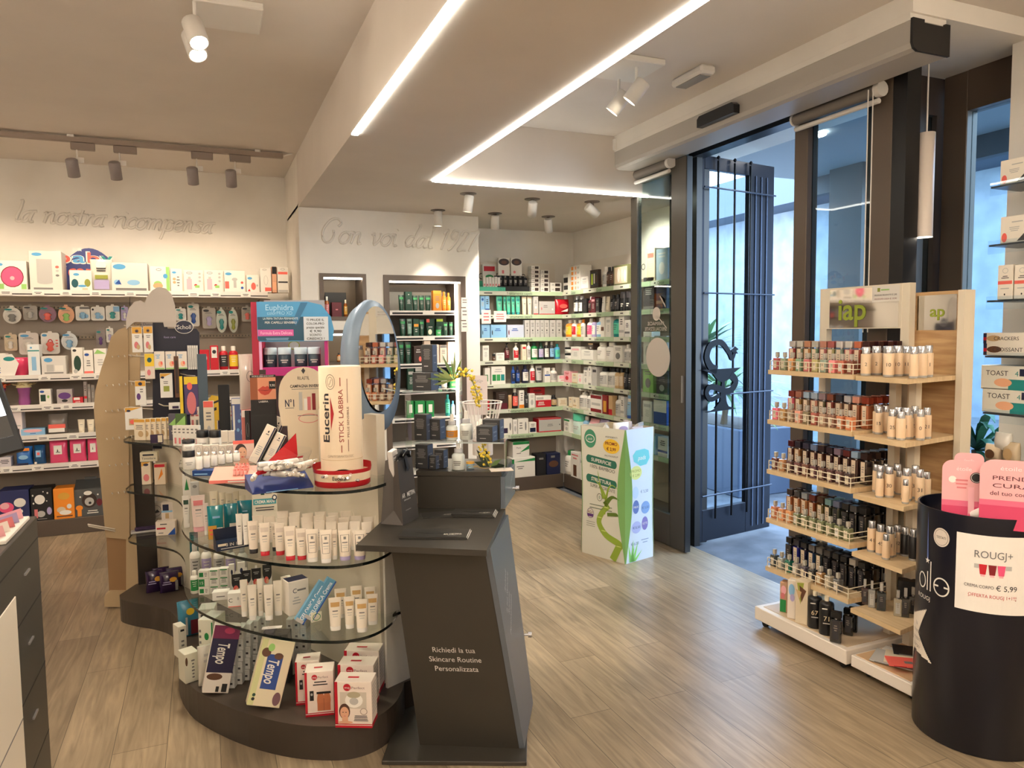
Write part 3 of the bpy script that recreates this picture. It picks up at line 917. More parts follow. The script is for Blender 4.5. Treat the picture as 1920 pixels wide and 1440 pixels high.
# tablet till on the counter
root = empty('till_screen', (-.712, 2.50, .93), rad(24)); tag(root, 'black framed till screen on a stand at the left edge', 'screen')
b = MB(); b.T = Matrix.Translation((.035, 0, .20)) @ Matrix.Rotation(rad(-10), 4, 'Y') @ Matrix.Rotation(rad(-18), 4, 'X')
b.box(-.19, .19, 0, .03, 0, .30, M((22, 22, 24), .3), .006); b.build('housing', root)
c = MB(); c.T = b.T
c.rect(-.172, .172, .05, .285, -.001, EM((.75, .78, .82), .75)); c.rect(.02, .172, .05, .115, -.0015, 'dg'); c.rect(.04, .15, .12, .20, -.0015, 'dg'); c.rect(.05, .14, .125, .195, -.002, M((205, 206, 208)))
c.rect(-.16, 0, .14, .25, -.0015, M((150, 160, 176))); c.build('display', root)
b = MB(); b.box(-.10, .10, -.02, .12, 0, .015, 'k', .004); b.box(-.04, .04, .05, .08, .01, .3, 'k'); b.build('stand', root)
# leaflets on the counter
for i, (dx, dy, c, lab) in enumerate(((-.07, .62, 'w', 'white leaflets with pink print in a flat box on the counter corner'), (-.12, .25, 'wood', 'wooden tray on the near part of the counter'))):
    b = MB(); b.box(-.10, .06, -.15, .15, 0, .012 if i == 0 else .02, 'k' if i else (214, 206, 196), .002)
    if i == 0:
        b.rect
        for k in range(5):
            b.poly([(-.09, -.14 + k * .055, .0126), (.05, -.13 + k * .055, .0506), (.05, -.10 + k * .055, .0126), (-.09, -.105 + k * .055, .0126)], ['lpink', 'w', 'rose', 'lav', 'lpink'][k])
    else:
        b.box(-.09, .05, -.14, .14, .02, .024, 'wood')
    o = tag(b.build('leaflet_box' if i == 0 else 'desk_tray'), lab, 'box' if i == 0 else 'tray'); o.location = (XC + dx, 1.9 + dy, .9305)

# ---------------------------------------------------------------- gondola with curved glass shelves
GF = [(-.415, 4.36), (-.40, 4.285), (-.33, 4.19), (-.24, 4.10), (-.165, 3.98), (-.125, 3.80), (-.115, 3.55), (-.115, 3.33), (-.075, 3.12), (0, 2.955), (.12, 2.775), (.25, 2.64), (.37, 2.565), (.45, 2.545), (.53, 2.565), (.60, 2.625), (.645, 2.70), (.675, 2.775)]
def smooth_line(P, n=4):
    return cat(P, n)
BX0, BX1 = Vector((-.25, 4.58, 0)), Vector((.628, 2.745, 0))     # centre line of the board
bd = (BX1 - BX0); bl = bd.length; bd /= bl; bn = Vector((-bd.y, bd.x, 0))   # bn points to the far side (+x)
if bn.x < 0:
    bn = -bn
GB = [tuple((BX1 + bd * .03 + bn * .10)[:2]), tuple((BX1 - bd * .35 + bn * .28)[:2]), tuple((BX1 - bd * 1.0 + bn * .30)[:2]), tuple((BX0 + bd * .3 + bn * .22)[:2]), tuple((BX0 - bd * .03 + bn * .05)[:2]), (-.40, 4.48)]
root = empty('gondola', (0, 0, 0)); tag(root, 'S-shaped display island with dark curved base and glass shelves', 'display island')
fr = smooth_line(GF, 4)
base = [(x + (x - .28) * .05 - .016, y - .032) for x, y in fr] + GB
b = MB(); b.prism(base, 0, .125, M((74, 64, 56), .45), M((62, 53, 46), .42)); b.build('base', root)
b = MB()
th = .02
for seg in ((-.03, bl - .03),):
    a0, a1 = BX0 + bd * seg[0], BX0 + bd * seg[1]
    b.prism([tuple((a0 - bn * th)[:2]), tuple((a1 - bn * th)[:2]), tuple((a1 + bn * th)[:2]), tuple((a0 + bn * th)[:2])], .125, .945, M((206, 196, 178), .5))
a0, a1 = BX1 - bd * .42, BX1 - bd * .03
b.prism([tuple((a0 - bn * th)[:2]), tuple((a1 - bn * th)[:2]), tuple((a1 + bn * th)[:2]), tuple((a0 + bn * th)[:2])], .945, 1.19, M((206, 196, 178), .5))
b.build('centre_board', root)
b = MB(); e0 = BX1 + bd * .0
b.prism([tuple((e0 - bn * .028)[:2]), tuple((e0 + bd * .012 - bn * .028)[:2]), tuple((e0 + bd * .012 + bn * .085)[:2]), tuple((e0 + bn * .085)[:2])], .125, .745, M((212, 208, 200), .45)); b.build('end_panel', root)
b = MB(); p0 = Vector((-.335, 4.33, 0))
b.prism([(-.385, 4.462), (-.285, 4.462), (-.285, 4.476), (-.385, 4.476)], .125, .945, M((40, 35, 33), .18)); b.build('dark_upright', root)
GZ = [.42, .69, .955]
SG = GLASS((.93, .955, .94), 1.0, name='shelf_glass')
EDGE = M((18, 26, 26), .15)
out = fr + [tuple((BX1 + bd * .03 - bn * .01)[:2]), tuple((BX1 + bd * .03 + bn * .08)[:2]), tuple((BX1 - bd * .3 + bn * .22)[:2]), tuple((BX0 + bd * .3 + bn * .2)[:2]), tuple((BX0 - bd * .03 + bn * .04)[:2]), (-.40, 4.48)]
for z in GZ:
    b = MB(); b.prism(out, z - .011, z, SG, EDGE); b.build('glass_shelf', root)

# ---------------------------------------------------------------- anthracite consultation kiosk
KR = rad(-24.6)
KO = Vector((.516, 2.433, 0))
KX = Vector((math.cos(KR), math.sin(KR), 0)); KY = Vector((-KX.y, KX.x, 0))
def kp(x, y, z):
    return KO + KX * x + KY * y + Vector((0, 0, z))
KM = M('kiosk', .38); KM2 = M((60, 57, 52), .4)
root = empty('kiosk', KO, KR); tag(root, 'anthracite consultation stand with slanted front and sloping desk', 'kiosk')
b = MB(); b.box(0, .505, 0, .555, 0, .015, KM, .002); b.build('base_plate', root)
b = MB()
A = [(.118, .103, .015), (.477, .083, .015), (.507, .404, .015), (.14, .42, .015)]
B_ = [(.052, -.011, .779), (.37, -.03, .779), (.415, .42, .779), (.07, .44, .779)]
b.add(A + B_, [(3, 2, 1, 0), (4, 5, 6, 7), (0, 1, 5, 4), (2, 3, 7, 6), (3, 0, 4, 7)], KM)
b.build('body', root)
b = MB()
def off(p, d): return (p[0] + d, p[1], p[2])
b.add([off(A[1], .001), off(A[2], .001), off(B_[2], .001), off(B_[1], .001), off(A[1], .02), off(A[2], .02), off(B_[2], .02), off(B_[1], .02)],
      [(0, 1, 2, 3), (7, 6, 5, 4), (0, 4, 5, 1), (2, 6, 7, 3), (1, 5, 6, 2), (0, 3, 7, 4)], M((92, 98, 106), .3))
T1 = Vector(A[1]).lerp(Vector(B_[1]), .5); 
d1 = (Vector(A[2]) - Vector(A[1])).normalized(); u1 = (Vector(B_[1]) - Vector(A[1])).normalized()
b.T = Matrix(((d1.x, 0, u1.x, A[1][0] + .0212), (d1.y, 0, u1.y, A[1][1]), (d1.z, 1, u1.z, A[1][2]), (0, 0, 0, 1)))
for k, t in enumerate(('Richiedi', 'la tua Skincare', 'Routine', 'Personalizzata')):
    b.text(t, .17, .60 - .045 * k, .022, 0, M((200, 204, 208)), shear=.25, ang=rad(38))
dr = b.build('lower_door', root)
b = MB(); k = Vector(A[1]).lerp(Vector(B_[1]), .36) + d1 * .38
b.tube([tuple(k + Vector((.02, 0, 0))), tuple(k + Vector((.038, 0, 0)))], .005, M('silver', .25, .9), 8); b.tube([tuple(k + Vector((.036, 0, 0))), tuple(k + Vector((.05, 0, 0)))], .011, M('silver', .25, .9), 12); b.build('knob', dr)
b = MB()
for k, t in enumerate(('Richiedi la tua', 'Skincare Routine', 'Personalizzata')):
    b.text(t, 0, .036 - .036 * k, .020, 0, M((214, 210, 204)))
def front(p):
    u, v = .5 + p[0] / .345, .455 + p[2] / .76
    q = (Vector(A[0]).lerp(Vector(A[1]), u)).lerp(Vector(B_[0]).lerp(Vector(B_[1]), u), v)
    return (q.x, q.y - .0015, q.z)
b.v = [front(p) for p in b.v]
b.build('lettering', root)
b = MB()
dk = [(-.055, -.06), (.385, -.122), (.424, .43), (-.018, .469)]
b.prism(dk, .78, .80, KM); b.build('desk', root)
b = MB()
q = [(.072, .445), (.405, .418), (.438, .70), (.095, .73)]
b.prism(q, .801, .932, KM); b.prism([(.068, .44), (.411, .412), (.444, .706), (.09, .736)], .934, .952, KM); b.build('upper_box', root)
b = MB(); b.prism([(.4065, .418), (.424, .415), (.456, .70), (.4395, .702)], .805, .932, M((96, 104, 114), .3)); 
b.T = Matrix.Translation((.431, .49, .87)) @ Matrix.Rotation(rad(84), 4, 'Z')
b.text('skincare', .09, .02, .02, -.004, M((200, 204, 208)), shear=.25, ang=rad(30))
dr = b.build('upper_door', root)
b = MB(); b.tube([(.44, .63, .84), (.463, .63, .84)], .005, M('silver', .25, .9), 8); b.tube([(.461, .63, .84), (.475, .63, .84)], .011, M('silver', .25, .9), 12); b.build('knob', dr)

# ---------------------------------------------------------------- bamboo promotion bin
def LQ(P0, P1, t): return (P0[0] + (P1[0] - P0[0]) * t, P0[1] + (P1[1] - P0[1]) * t)
GC = [Vector((2.317, 4.325, 0)), Vector((2.450, 3.965, 0)), Vector((2.718, 4.035, 0)), Vector((2.59, 4.40, 0))]
HB = .872
GW = [.062, .058, .058, .062]
root = empty('dump_bin', tuple(GC[1])); tag(root, 'tall waisted cardboard bin with green bamboo print by the sliding door', 'display bin')
CB = M((222, 220, 206), .6); CBL = M((206, 220, 232), .5)
def waist(t):   # inward amount along the height
    return math.sin(math.pi * t) ** 1.2
N = 14
for i in range(4):
    P, Q = GC[i] - GC[1], GC[(i + 1) % 4] - GC[1]
    w = (Q - P).length; ex = (Q - P) / w; nin = Vector((-ex.y, ex.x, 0))
    b = MB()
    rows = []
    for k in range(N + 1):
        t = k / N; s = waist(t) * GW[i]
        a, c2 = P + ex * s * .2, Q - ex * s
        if i % 2: a, c2 = P + ex * s, Q - ex * s * .2
        rows.append((a + nin * .004, c2 + nin * .004, HB * t))
    pts = []
    for a, c2, z in rows:
        pts += [(a.x, a.y, z), (c2.x, c2.y, z)]
    b.add(pts, [(2 * k, 2 * k + 1, 2 * k + 3, 2 * k + 2) for k in range(N)], CB if i in (0, 3) else CBL)
    pts2 = [(p[0] + nin.x * .004, p[1] + nin.y * .004, p[2]) for p in pts]
    b.add(pts2, [(2 * k, 2 * k + 2, 2 * k + 3, 2 * k + 1) for k in range(N)], M((190, 176, 150), .7))
    b.add([pts[-2], pts[-1], pts2[-1], pts2[-2]], [(0, 1, 2, 3)], M((190, 176, 150), .7))
    # print in face coordinates
    b.T = Matrix(((ex.x, 0, 0, P.x), (ex.y, 0, 0, P.y), (0, 0, 1, 0), (0, 0, 0, 1))) @ Matrix.Identity(4)
    b.T = Matrix(((ex.x, -nin.x * -1, 0, P.x), (ex.y, -nin.y * -1, 0, P.y), (0, 0, 1, 0), (0, 0, 0, 1)))
    F = .0028                                            # just outside the printed face
    if i == 0:
        G1 = M((44, 112, 92), .6); G2 = M((96, 158, 120), .6); LGn = M((150, 176, 60), .6); DG2 = M((96, 122, 40), .6)
        b.disc(.085, .79, .052, .062, F, M((70, 146, 112), .6)); b.ring(.085, .79, .04, .028, .006, F - .0006, 'w'); b.text('pads', .085, .79, .016, F - .0008, 'w', shear=.2)
        b.disc(.265, .755, .068, .048, F, M((240, 196, 60), .6)); b.text('PROMO', .265, .773, .021, F - .0008, 'dred', bold=True); b.text('€ 2,99', .265, .737, .021, F - .0008, 'dred', bold=True)
        b.text('ASSORBENTI', .265, .815, .011, F, 'dg', w=.10); b.text('PROTEGGISLIP', .265, .690, .011, F, 'dg', w=.11)
        for (zz, t1, t2) in ((.655, 'SUPERFICIE', '100% BAMBOO'), (.525, 'STRUTTURA', 'SUPER ASSORBENTE')):
            b.slab([(.07 + .02 * math.cos(a), zz + .026 * math.sin(a)) for a in [math.pi / 2 + math.pi * j / 8 for j in range(9)]] + [(.29 + .02 * math.cos(a), zz - .02 + .026 * math.sin(a)) for a in [-math.pi / 2 + math.pi * j / 8 for j in range(9)]], F, F + .0004, G1)
            b.text(t1, .18, zz - .009, .024, F - .0008, 'w', w=.17, bold=True, ang=rad(-5))
            b.text(t2, .19, zz - .055, .022, F, 'dg', w=.21, ang=rad(-5))
        b.ring(.165, .405, .022, .026, .003, F, 'dg'); b.text('0', .165, .405, .02, F, G1)
        for k in range(2):
            b.rect(.08, .27, .345 - .022 * k, .351 - .022 * k, F, M((120, 130, 110)))
        stalk = [(.275, .005), (.32, .09), (.33, .12), (.22, .16), (.16, .235), (.19, .31), (.245, .36), (.24, .42), (.20, .45)]
        def strip(P_, wd, col, f):
            C_ = cat(P_, 5); L_, R_ = [], []
            for q2, p in enumerate(C_):
                a = C_[max(q2 - 1, 0)]; c3 = C_[min(q2 + 1, len(C_) - 1)]
                dx, dz = c3[0] - a[0], c3[1] - a[1]; n2 = math.hypot(dx, dz) or 1
                ww = wd(q2 / (len(C_) - 1))
                L_.append((p[0] - dz / n2 * ww, f, p[1] + dx / n2 * ww)); R_.append((p[0] + dz / n2 * ww, f, p[1] - dx / n2 * ww))
            m = len(C_)
            b.add(L_ + R_, [(j, m + j, m + j + 1, j + 1) for j in range(m - 1)], col)
        strip(stalk[:7], lambda t: .026 - .008 * t, LGn, F)
        strip([(.23, .30), (.30, .31), (.31, .30)], lambda t: .012, DG2, F - .0004)
        strip([(.20, .30), (.22, .38), (.19, .46), (.10, .54)], lambda t: .013 * (1 - t) + .001, LGn, F - .0003)
        strip([(.20, .40), (.17, .49), (.15, .58)], lambda t: .010 * (1 - t) + .001, LGn, F - .0003)
        strip([(.22, .40), (.24, .47), (.27, .50), (.32, .48)], lambda t: .008 * (1 - t) + .001, LGn, F - .0003)
        strip([(.21, .36), (.27, .42), (.33, .41)], lambda t: .02 * (1 - t) + .001, DG2, F - .0003)
        for (x, z) in ((.325, .105), (.20, .185), (.165, .27), (.225, .345)):
            b.disc(x, z, .022, .004, F - .0006, M((200, 216, 120)))
        b.ring(.085, .285, .03, .034, .003, F, M((96, 54, 124))); b.text('AG+', .085, .295, .018, F, 'dred'); b.rect(.06, .11, .262, .282, F, M((96, 54, 124)))
        for k in range(3):
            b.rect(.05, .125, .225 - .014 * k, .229 - .014 * k, F, M((150, 150, 140)))
    if i == 1:
        TQ = M((110, 200, 206), .5)
        b.slab([(.07, .70), (.08, .66), (.14, .625), (.20, .63), (.23, .67), (.22, .72), (.18, .735), (.10, .73)], F, F + .0004, TQ); b.text('pads', .155, .68, .03, F - .0006, 'w', shear=.2)
        b.disc(.10, .585, .055, .045, F, M((214, 222, 140), .6)); b.text('PROMO', .10, .598, .018, F - .0006, 'olive'); b.text('€ 2,99', .10, .568, .018, F - .0006, 'olive')
        for (x, z, rx, rz2, c, t) in ((.10, .36, .03, .045, (96, 120, 180), 'MAXI'), (.19, .345, .042, .042, (128, 164, 214), '€ 5,50'), (.105, .225, .045, .04, (170, 180, 222), '€ 5,50'), (.185, .24, .03, .045, (128, 120, 184), 'NOTTE')):
            b.disc(x, z, rx, rz2, F, M(c)); b.text(t, x, z, .016, F - .0006, 'w' if len(t) < 6 else (70, 90, 130), w=rx * 1.5)
        b.disc(.095, .455, .03, .04, F, M((186, 210, 236))); b.text('€ 5,50', .18, .455, .02, F, (90, 120, 160)); b.text('€ 6,00', .09, .12, .02, F, (90, 120, 160))
        b.rect(.15, .22, .13, .136, F, M((140, 160, 190))); b.rect(.165, .21, .112, .118, F, M((140, 160, 190)))
        for (x, dx, h2) in ((.05, -.02, .12), (.06, .015, .15), (.07, .05, .13), (.08, .08, .07), (.05, .035, .10)):
            b.add([(x - .012, F - .0002, .004), (x + .02, F - .0002, .004), (x + dx, F - .0002, h2)], [(0, 1, 2)], M((140, 210, 110)))
    b.T = None
    b.build('printed_panel', root)
# green gussets between the panels
for i in range(4):
    P = GC[i] - GC[1]; pr, nx = GC[i - 1] - GC[1], GC[(i + 1) % 4] - GC[1]
    ea, eb = (pr - P), (nx - P); wa, wb = ea.length, eb.length; ea /= wa; eb /= wb
    b = MB(); pts = []
    for k in range(N + 1):
        t = k / N; s = waist(t)
        fa = GW[i - 1]; fb = GW[i]
        la = fa * (1 if (i - 1) % 2 == 0 else .2); lb = fb * (.2 if i % 2 == 0 else 1)
        A1, B1 = P + ea * (s * la + .006), P + eb * (s * lb + .006)
        m = (A1 + B1) / 2 * .75 + P * .25
        pts += [(A1.x, A1.y, HB * t), (m.x, m.y, HB * t), (B1.x, B1.y, HB * t)]
    b.add(pts, [(3 * k + j, 3 * k + j + 1, 3 * k + j + 4, 3 * k + j + 3) for k in range(N) for j in (0, 1)], M((122, 170, 96), .6))
    b.build('green_gusset', root)
# ---------------------------------------------------------------- navy paper drum of body cream
CYC, CYR, CYH = Vector((2.605, 1.755, 0)), .21, .85
NAV = M((14, 16, 30), .28)
root = empty('dump_drum', tuple(CYC)); tag(root, 'tall round navy display drum with white offer sheet in the front right corner', 'display bin')
b = MB(); b.lathe([(CYR - .004, 0), (CYR, .004), (CYR, CYH)], NAV, 64, cap1=False)
b.lathe([(CYR - .006, CYH), (CYR - .006, CYH - .16)], NAV, 64, cap0=False, cap1=False)
b.add([((CYR - .006 * k) * math.cos(a * math.pi / 32), (CYR - .006 * k) * math.sin(a * math.pi / 32), CYH) for k in (0, 1) for a in range(64)], [(a, (a + 1) % 64, 64 + (a + 1) % 64, 64 + a) for a in range(64)], NAV)
b.build('drum', root)
PH0 = math.atan2(-CYC.y, -CYC.x)                      # angle that faces the viewer
def on_drum(fn, name, r):
    c = MB(); fn(c)
    c.v = [((r - p[1]) * math.cos(PH0 + p[0] / CYR), (r - p[1]) * math.sin(PH0 + p[0] / CYR), p[2]) for p in c.v]
    return c.build(name, root)
def grid(c, x0, x1, z0, z1, y, col, n=14):
    for k in range(n):
        a, e2 = x0 + (x1 - x0) * k / n, x0 + (x1 - x0) * (k + 1) / n
        c.add([(a, y, z0), (e2, y, z0), (e2, y, z1), (a, y, z1)], [(0, 1, 2, 3)], col, True)
def sheet(c):
    grid(c, -.075, .135, .52, .79, 0, M((236, 230, 222), .5))
    c.text('ROUGJ+', .035, .725, .026, -.001, (110, 108, 108), w=.11)
    for k, (x, cc) in enumerate(((.005, 'red'), (.032, 'dred'), (.058, 'pink'))):
        c.add([(x - .012, -.001, .69), (x + .012, -.001, .69), (x + .008, -.001, .655), (x - .008, -.001, .655)], [(0, 1, 2, 3)], cc)
        c.rect(x - .006, x + .006, .648, .655, -.001, 'lpink')
    c.rect(-.02, -.006, .675, .69, -.001, 'lg'); c.rect(.07, .088, .675, .69, -.001, 'lg')
    c.text('CREMA CORPO', -.005, .612, .011, -.001, 'ink', w=.085); c.text('€ 5,99', .075, .612, .019, -.001, 'ink', w=.062)
    c.text('OFFERTA ROUGJ 1+1!!!', .035, .58, .012, -.001, (200, 80, 90), w=.14); c.rect(-.035, .105, .571, .573, -.001, (200, 80, 90))
on_drum(sheet, 'offer_sheet', CYR + .0035)
def marks(c):
    c.disc(-.13, .755, .031, .034, 0, M((216, 204, 192)), 28); c.ring(-.13, .755, .026, .029, .0012, -.0005, 'dg'); c.text('TESTATI', -.13, .755, .009, -.0006, 'dg', w=.036)
    W = M((226, 222, 214))
    c.ring(-.125, .575, .031, .034, .005, 0, W, 32); c.rect(-.155, -.097, .573, .579, 0, W)
    c.rect(-.172, -.167, .545, .655, 0, W); c.rect(-.187, -.182, .545, .615, 0, W); c.ring(-.215, .575, .022, .03, .005, 0, W)
    c.text('ROUGJ', -.205, .515, .016, 0, W, w=.07)
on_drum(marks, 'brand_print', CYR + .0015)
def marks(c):
    W = M((226, 222, 214))
    st_ = []
    for k in range(10):
        a = rad(45 + 36 * k); rr = .165 if k % 2 == 0 else .066
        st_.append((-.30 + rr * math.cos(a), .355 + rr * math.sin(a)))
    CS = M((226, 214, 198)); NR_ = 60; z0, z1 = min(p[1] for p in st_), max(p[1] for p in st_)
    for r_ in range(NR_):
        za, zb_ = z0 + (z1 - z0) * r_ / NR_, z0 + (z1 - z0) * (r_ + 1) / NR_; zm = (za + zb_) / 2
        xs = sorted(p[0] + (q[0] - p[0]) * (zm - p[1]) / (q[1] - p[1]) for p, q in zip(st_, st_[1:] + st_[:1]) if (p[1] - zm) * (q[1] - zm) < 0)
        for xa, xb in zip(xs[::2], xs[1::2]):
            grid(c, xa, xb, za, zb_, 0, CS, 6)
    for k in range(4):
        c.text(['la', 'crema', 'prezzo', 'corpo'][k], -.245, .40 - .028 * k, .016, -.001, (150, 140, 130))
    c.add([(-.19, 0, .66), (-.182, 0, .655), (-.19, 0, .84)], [(0, 1, 2)], M((90, 110, 170)))
    s5 = []
    for k in range(10):
        a = math.pi / 2 + k * math.pi / 5; rr = .013 if k % 2 == 0 else .005
        s5.append((-.186 + rr * math.cos(a), -.0005, .655 + rr * math.sin(a)))
    c.poly(s5, W)
on_drum(marks, 'printed_star', CYR + .0015)

# ---------------------------------------------------------------- perfume stands
OAK = noisy('oak', (176, 138, 96), (204, 168, 122), 5, .5, .02, .4, 6, (1, 1, 9))
OAKL = noisy('oak_edge', (206, 178, 136), (222, 196, 156), 6, .5, 0, .4, 4, (9, 1, 1))
CRM = M((226, 214, 192), .45)
PZ = [1.300, 1.050, .797, .547, .297]
root = empty('perfume_stand', (2.53, 2.60, 0)); tag(root, 'pale wooden perfume stand on white castor base, the left wider unit', 'display stand')
ox, oy = 2.53, 2.60
def bx(b, x0, x1, y0, y1, z0, z1, c, e=0): b.box(x0 - ox, x1 - ox, y0 - oy, y1 - oy, z0, z1, c, e)
b = MB(); bx(b, 2.53, 3.02, 2.285, 2.86, .035, .10, M((232, 222, 210), .4), .003); b.build('base', root)
b = MB(); bx(b, 2.56, 2.99, 2.31, 2.83, .1005, .103, M((206, 182, 150), .5)); b.build('base_board', root)
for x, y in ((2.57, 2.82), (2.57, 2.33), (2.97, 2.82), (2.97, 2.33)):
    b = MB(); b.tube([(x - .012 - ox, y - oy, .018), (x + .012 - ox, y - oy, .018)], .017, 'k', 12); b.build('castor', root)
b = MB()
for x, y in ((2.955, 2.835), (2.955, 2.36)):
    bx(b, x - .018, x + .018, y - .015, y + .03, .10, 1.705, CRM)
bx(b, 2.84, 2.875, 2.325, 2.36, .10, 1.29, CRM)
b.build('upright', root)
for z in PZ:
    b = MB(); bx(b, 2.60, 2.985, 2.345, 2.865, z - .022, z, OAKL); s = b.build('shelf', root)
    b = MB(); x = 2.608 - ox; y0, y1 = 2.352 - oy, 2.858 - oy; W = M((226, 214, 190), .4)
    for zz in (.022, .045):
        b.tube([(x + .25, y0, z + zz), (x, y0, z + zz), (x, y1, z + zz), (x + .25, y1, z + zz)], .0022, W, 5)
    for k in range(9):
        yy = y0 + (y1 - y0) * k / 8
        b.tube([(x, yy, z), (x, yy, z + .045)], .0022, W, 5)
    b.build('guard_rail', s)
b = MB(); bx(b, 2.935, 2.95, 2.385, 2.86, 1.50, 1.705, CRM); hd = b.build('header_panel', root)
b = MB(); b.T = Matrix.Translation((2.934 - ox, 0, 0)) @ Matrix.Rotation(rad(-90), 4, 'Z')
MIR = M((214, 214, 212), .04, 1.0)
b.rect(-(2.80 - oy), -(2.40 - oy), 1.505, 1.695, 0, MIR); b.build('mirror', hd)
b = MB(); b.T = Matrix.Translation((2.9325 - ox, 0, 0)) @ Matrix.Rotation(rad(-90), 4, 'Z')
b.text('iap', -.06, 1.60, .11, 0, (150, 164, 50), w=.165, bold=True)
b.rect(.055, .205, 1.625, 1.70, .0006, M((222, 216, 206))); b.rect(.085, .10, 1.672, 1.69, 0, 'olive'); b.rect(.105, .15, 1.677, 1.683, 0, 'lgreen')
b.text('PROFUMI PRODOTTI € 5,90', .13, 1.656, .008, 0, 'ink', w=.12); b.text('PROFUMI CASA € 19,90', .13, 1.638, .008, 0, (150, 90, 90), w=.12); b.build('print', hd)

root = empty('tester_stand', (2.55, 2.15, 0)); tag(root, 'narrow oak tester stand beside the perfume stand, on a lower white base', 'display stand')
ox, oy = 2.55, 2.15
b = MB(); bx(b, 2.543, 3.05, 1.975, 2.272, .035, .085, M((232, 222, 210), .4), .003); bx(b, 2.56, 3.03, 1.995, 2.26, .085, .088, M((206, 170, 130), .5)); b.build('base', root)
for x, y in ((2.60, 2.22), (2.60, 2.01), (3.0, 2.01)):
    b = MB(); b.tube([(x - .012 - ox, y - oy, .018), (x + .012 - ox, y - oy, .018)], .017, 'k', 12); b.build('castor', root)
b = MB(); bx(b, 2.985, 3.0, 2.13, 2.37, .10, 1.66, OAK); b.build('back_panel', root)
b = MB(); bx(b, 2.955, 3.02, 2.10, 2.13, .085, 1.66, CRM); b.build('upright', root)
b = MB(); bx(b, 2.84, 2.875, 2.225, 2.26, .085, 1.29, CRM); b.build('upright', root)
b = MB(); b.T = Matrix.Translation((2.984 - ox, 0, 0)) @ Matrix.Rotation(rad(-90), 4, 'Z'); b.rect(-.195, -.005, 1.49, 1.645, 0, MIR); mr = b.build('mirror', root)
b = MB(); b.T = Matrix.Translation((2.9825 - ox, 0, 0)) @ Matrix.Rotation(rad(-90), 4, 'Z'); b.text('ap', -.095, 1.575, .05, 0, (150, 164, 50), w=.07, bold=True); b.build('print', mr)
TZ = [1.296, 1.038, .777, .518, .262]
for z in TZ:
    b = MB(); b.prism([(2.605 - ox, 2.335 - oy), (2.59 - ox, 2.07 - oy), (2.984 - ox, 2.137 - oy), (2.984 - ox, 2.335 - oy)], z - .02, z, OAKL); b.build('shelf', root)

# ---------------------------------------------------------------- food rack by the right window
root = empty('food_rack', (3.32, 2.0, 0)); tag(root, 'tall rack with clear shelves of biscuits and toast at the right edge', 'display stand')
b = MB(); b.box(.07, .11, -.12, .09, 0, 2.35, M((84, 74, 64), .5)); b.box(.06, .07, -.1, -.02, .2, 2.3, M((214, 206, 196), .5)); b.build('back_column', root)
FZ = [2.115, 1.864, 1.622, 1.379, 1.128, .90]
for z in FZ:
    b = MB(); b.box(-.13, .07, -.25, .165, z - .012, z - .004, M((58, 62, 66), .3)); s = b.build('shelf', root)
    b = MB(); b.box(-.136, -.131, -.25, .165, z - .045, z + .012, GLASS((.92, .95, .97), 1.2, name='acrylic')); b.build('lip', s)

# ---------------------------------------------------------------- product builders (origin at base centre, front towards -y)
def seedof(*a):
    return sum(ord(ch) * (i + 3) for i, ch in enumerate(''.join(str(x) for x in a))) % 99991
def decorate(b, w, h, y, deco, x0=None, z0=0.0):
    """deco: 'r u0 v0 u1 v1 col', 'e u v ru rv col', 't u v hh col text', 'p u0 v0 u1 v1 rows col', 'o u v ru rv wd col' joined by ;"""
    x0 = -w / 2 if x0 is None else x0
    k = 0
    for d in deco.split(';'):
        q = d.strip().split(' ')
        if not q[0]:
            continue
        k += 1
        f = y - .0003 - .00012 * k
        X = lambda u: x0 + w * float(u)
        Z = lambda v: z0 + h * float(v)
        if q[0] == 'r':
            b.rect(X(q[1]), X(q[3]), Z(q[2]), Z(q[4]), f, q[5])
        elif q[0] == 'e':
            b.disc(X(q[1]), Z(q[2]), w * float(q[3]), h * float(q[4]), f, q[5], 18)
        elif q[0] == 'o':
            b.ring(X(q[1]), Z(q[2]), w * float(q[3]), h * float(q[4]), w * float(q[5]), f, q[6], 18)
        elif q[0] == 't':
            t = ' '.join(q[5:])
            hh = h * float(q[3])
            v, ff, a0, a1, c0, c1 = text_mesh(t)
            ww = (a1 - a0) * hh / .73
            b.text(t, X(q[1]), Z(q[2]), hh, f, q[4], w=min(ww, w * .92))
        elif q[0] == 'p':
            printed(b, X(q[1]), X(q[3]), Z(q[2]), Z(q[4]), f, q[6], int(q[5]), seedof(d))
        elif q[0] == 'v':     # triangle
            b.add([(X(q[1]), f, Z(q[2])), (X(q[3]), f, Z(q[4])), (X(q[5]), f, Z(q[6]))], [(0, 1, 2)], q[7])
AUTO = ['e .5 .82 .28 .07 {a};p .15 .45 .85 .68 4 lg;r 0 .0 1 .10 {a}', 'r .12 .72 .88 .86 {a};p .2 .25 .8 .6 5 lg', 'p .15 .70 .85 .9 2 {a};e .5 .38 .26 .2 {a}',
        'r 0 .85 1 1 {a};p .2 .5 .8 .75 3 g;e .5 .25 .22 .14 lg', 'p .2 .55 .8 .85 3 ink;r 0 .2 1 .32 {a}']
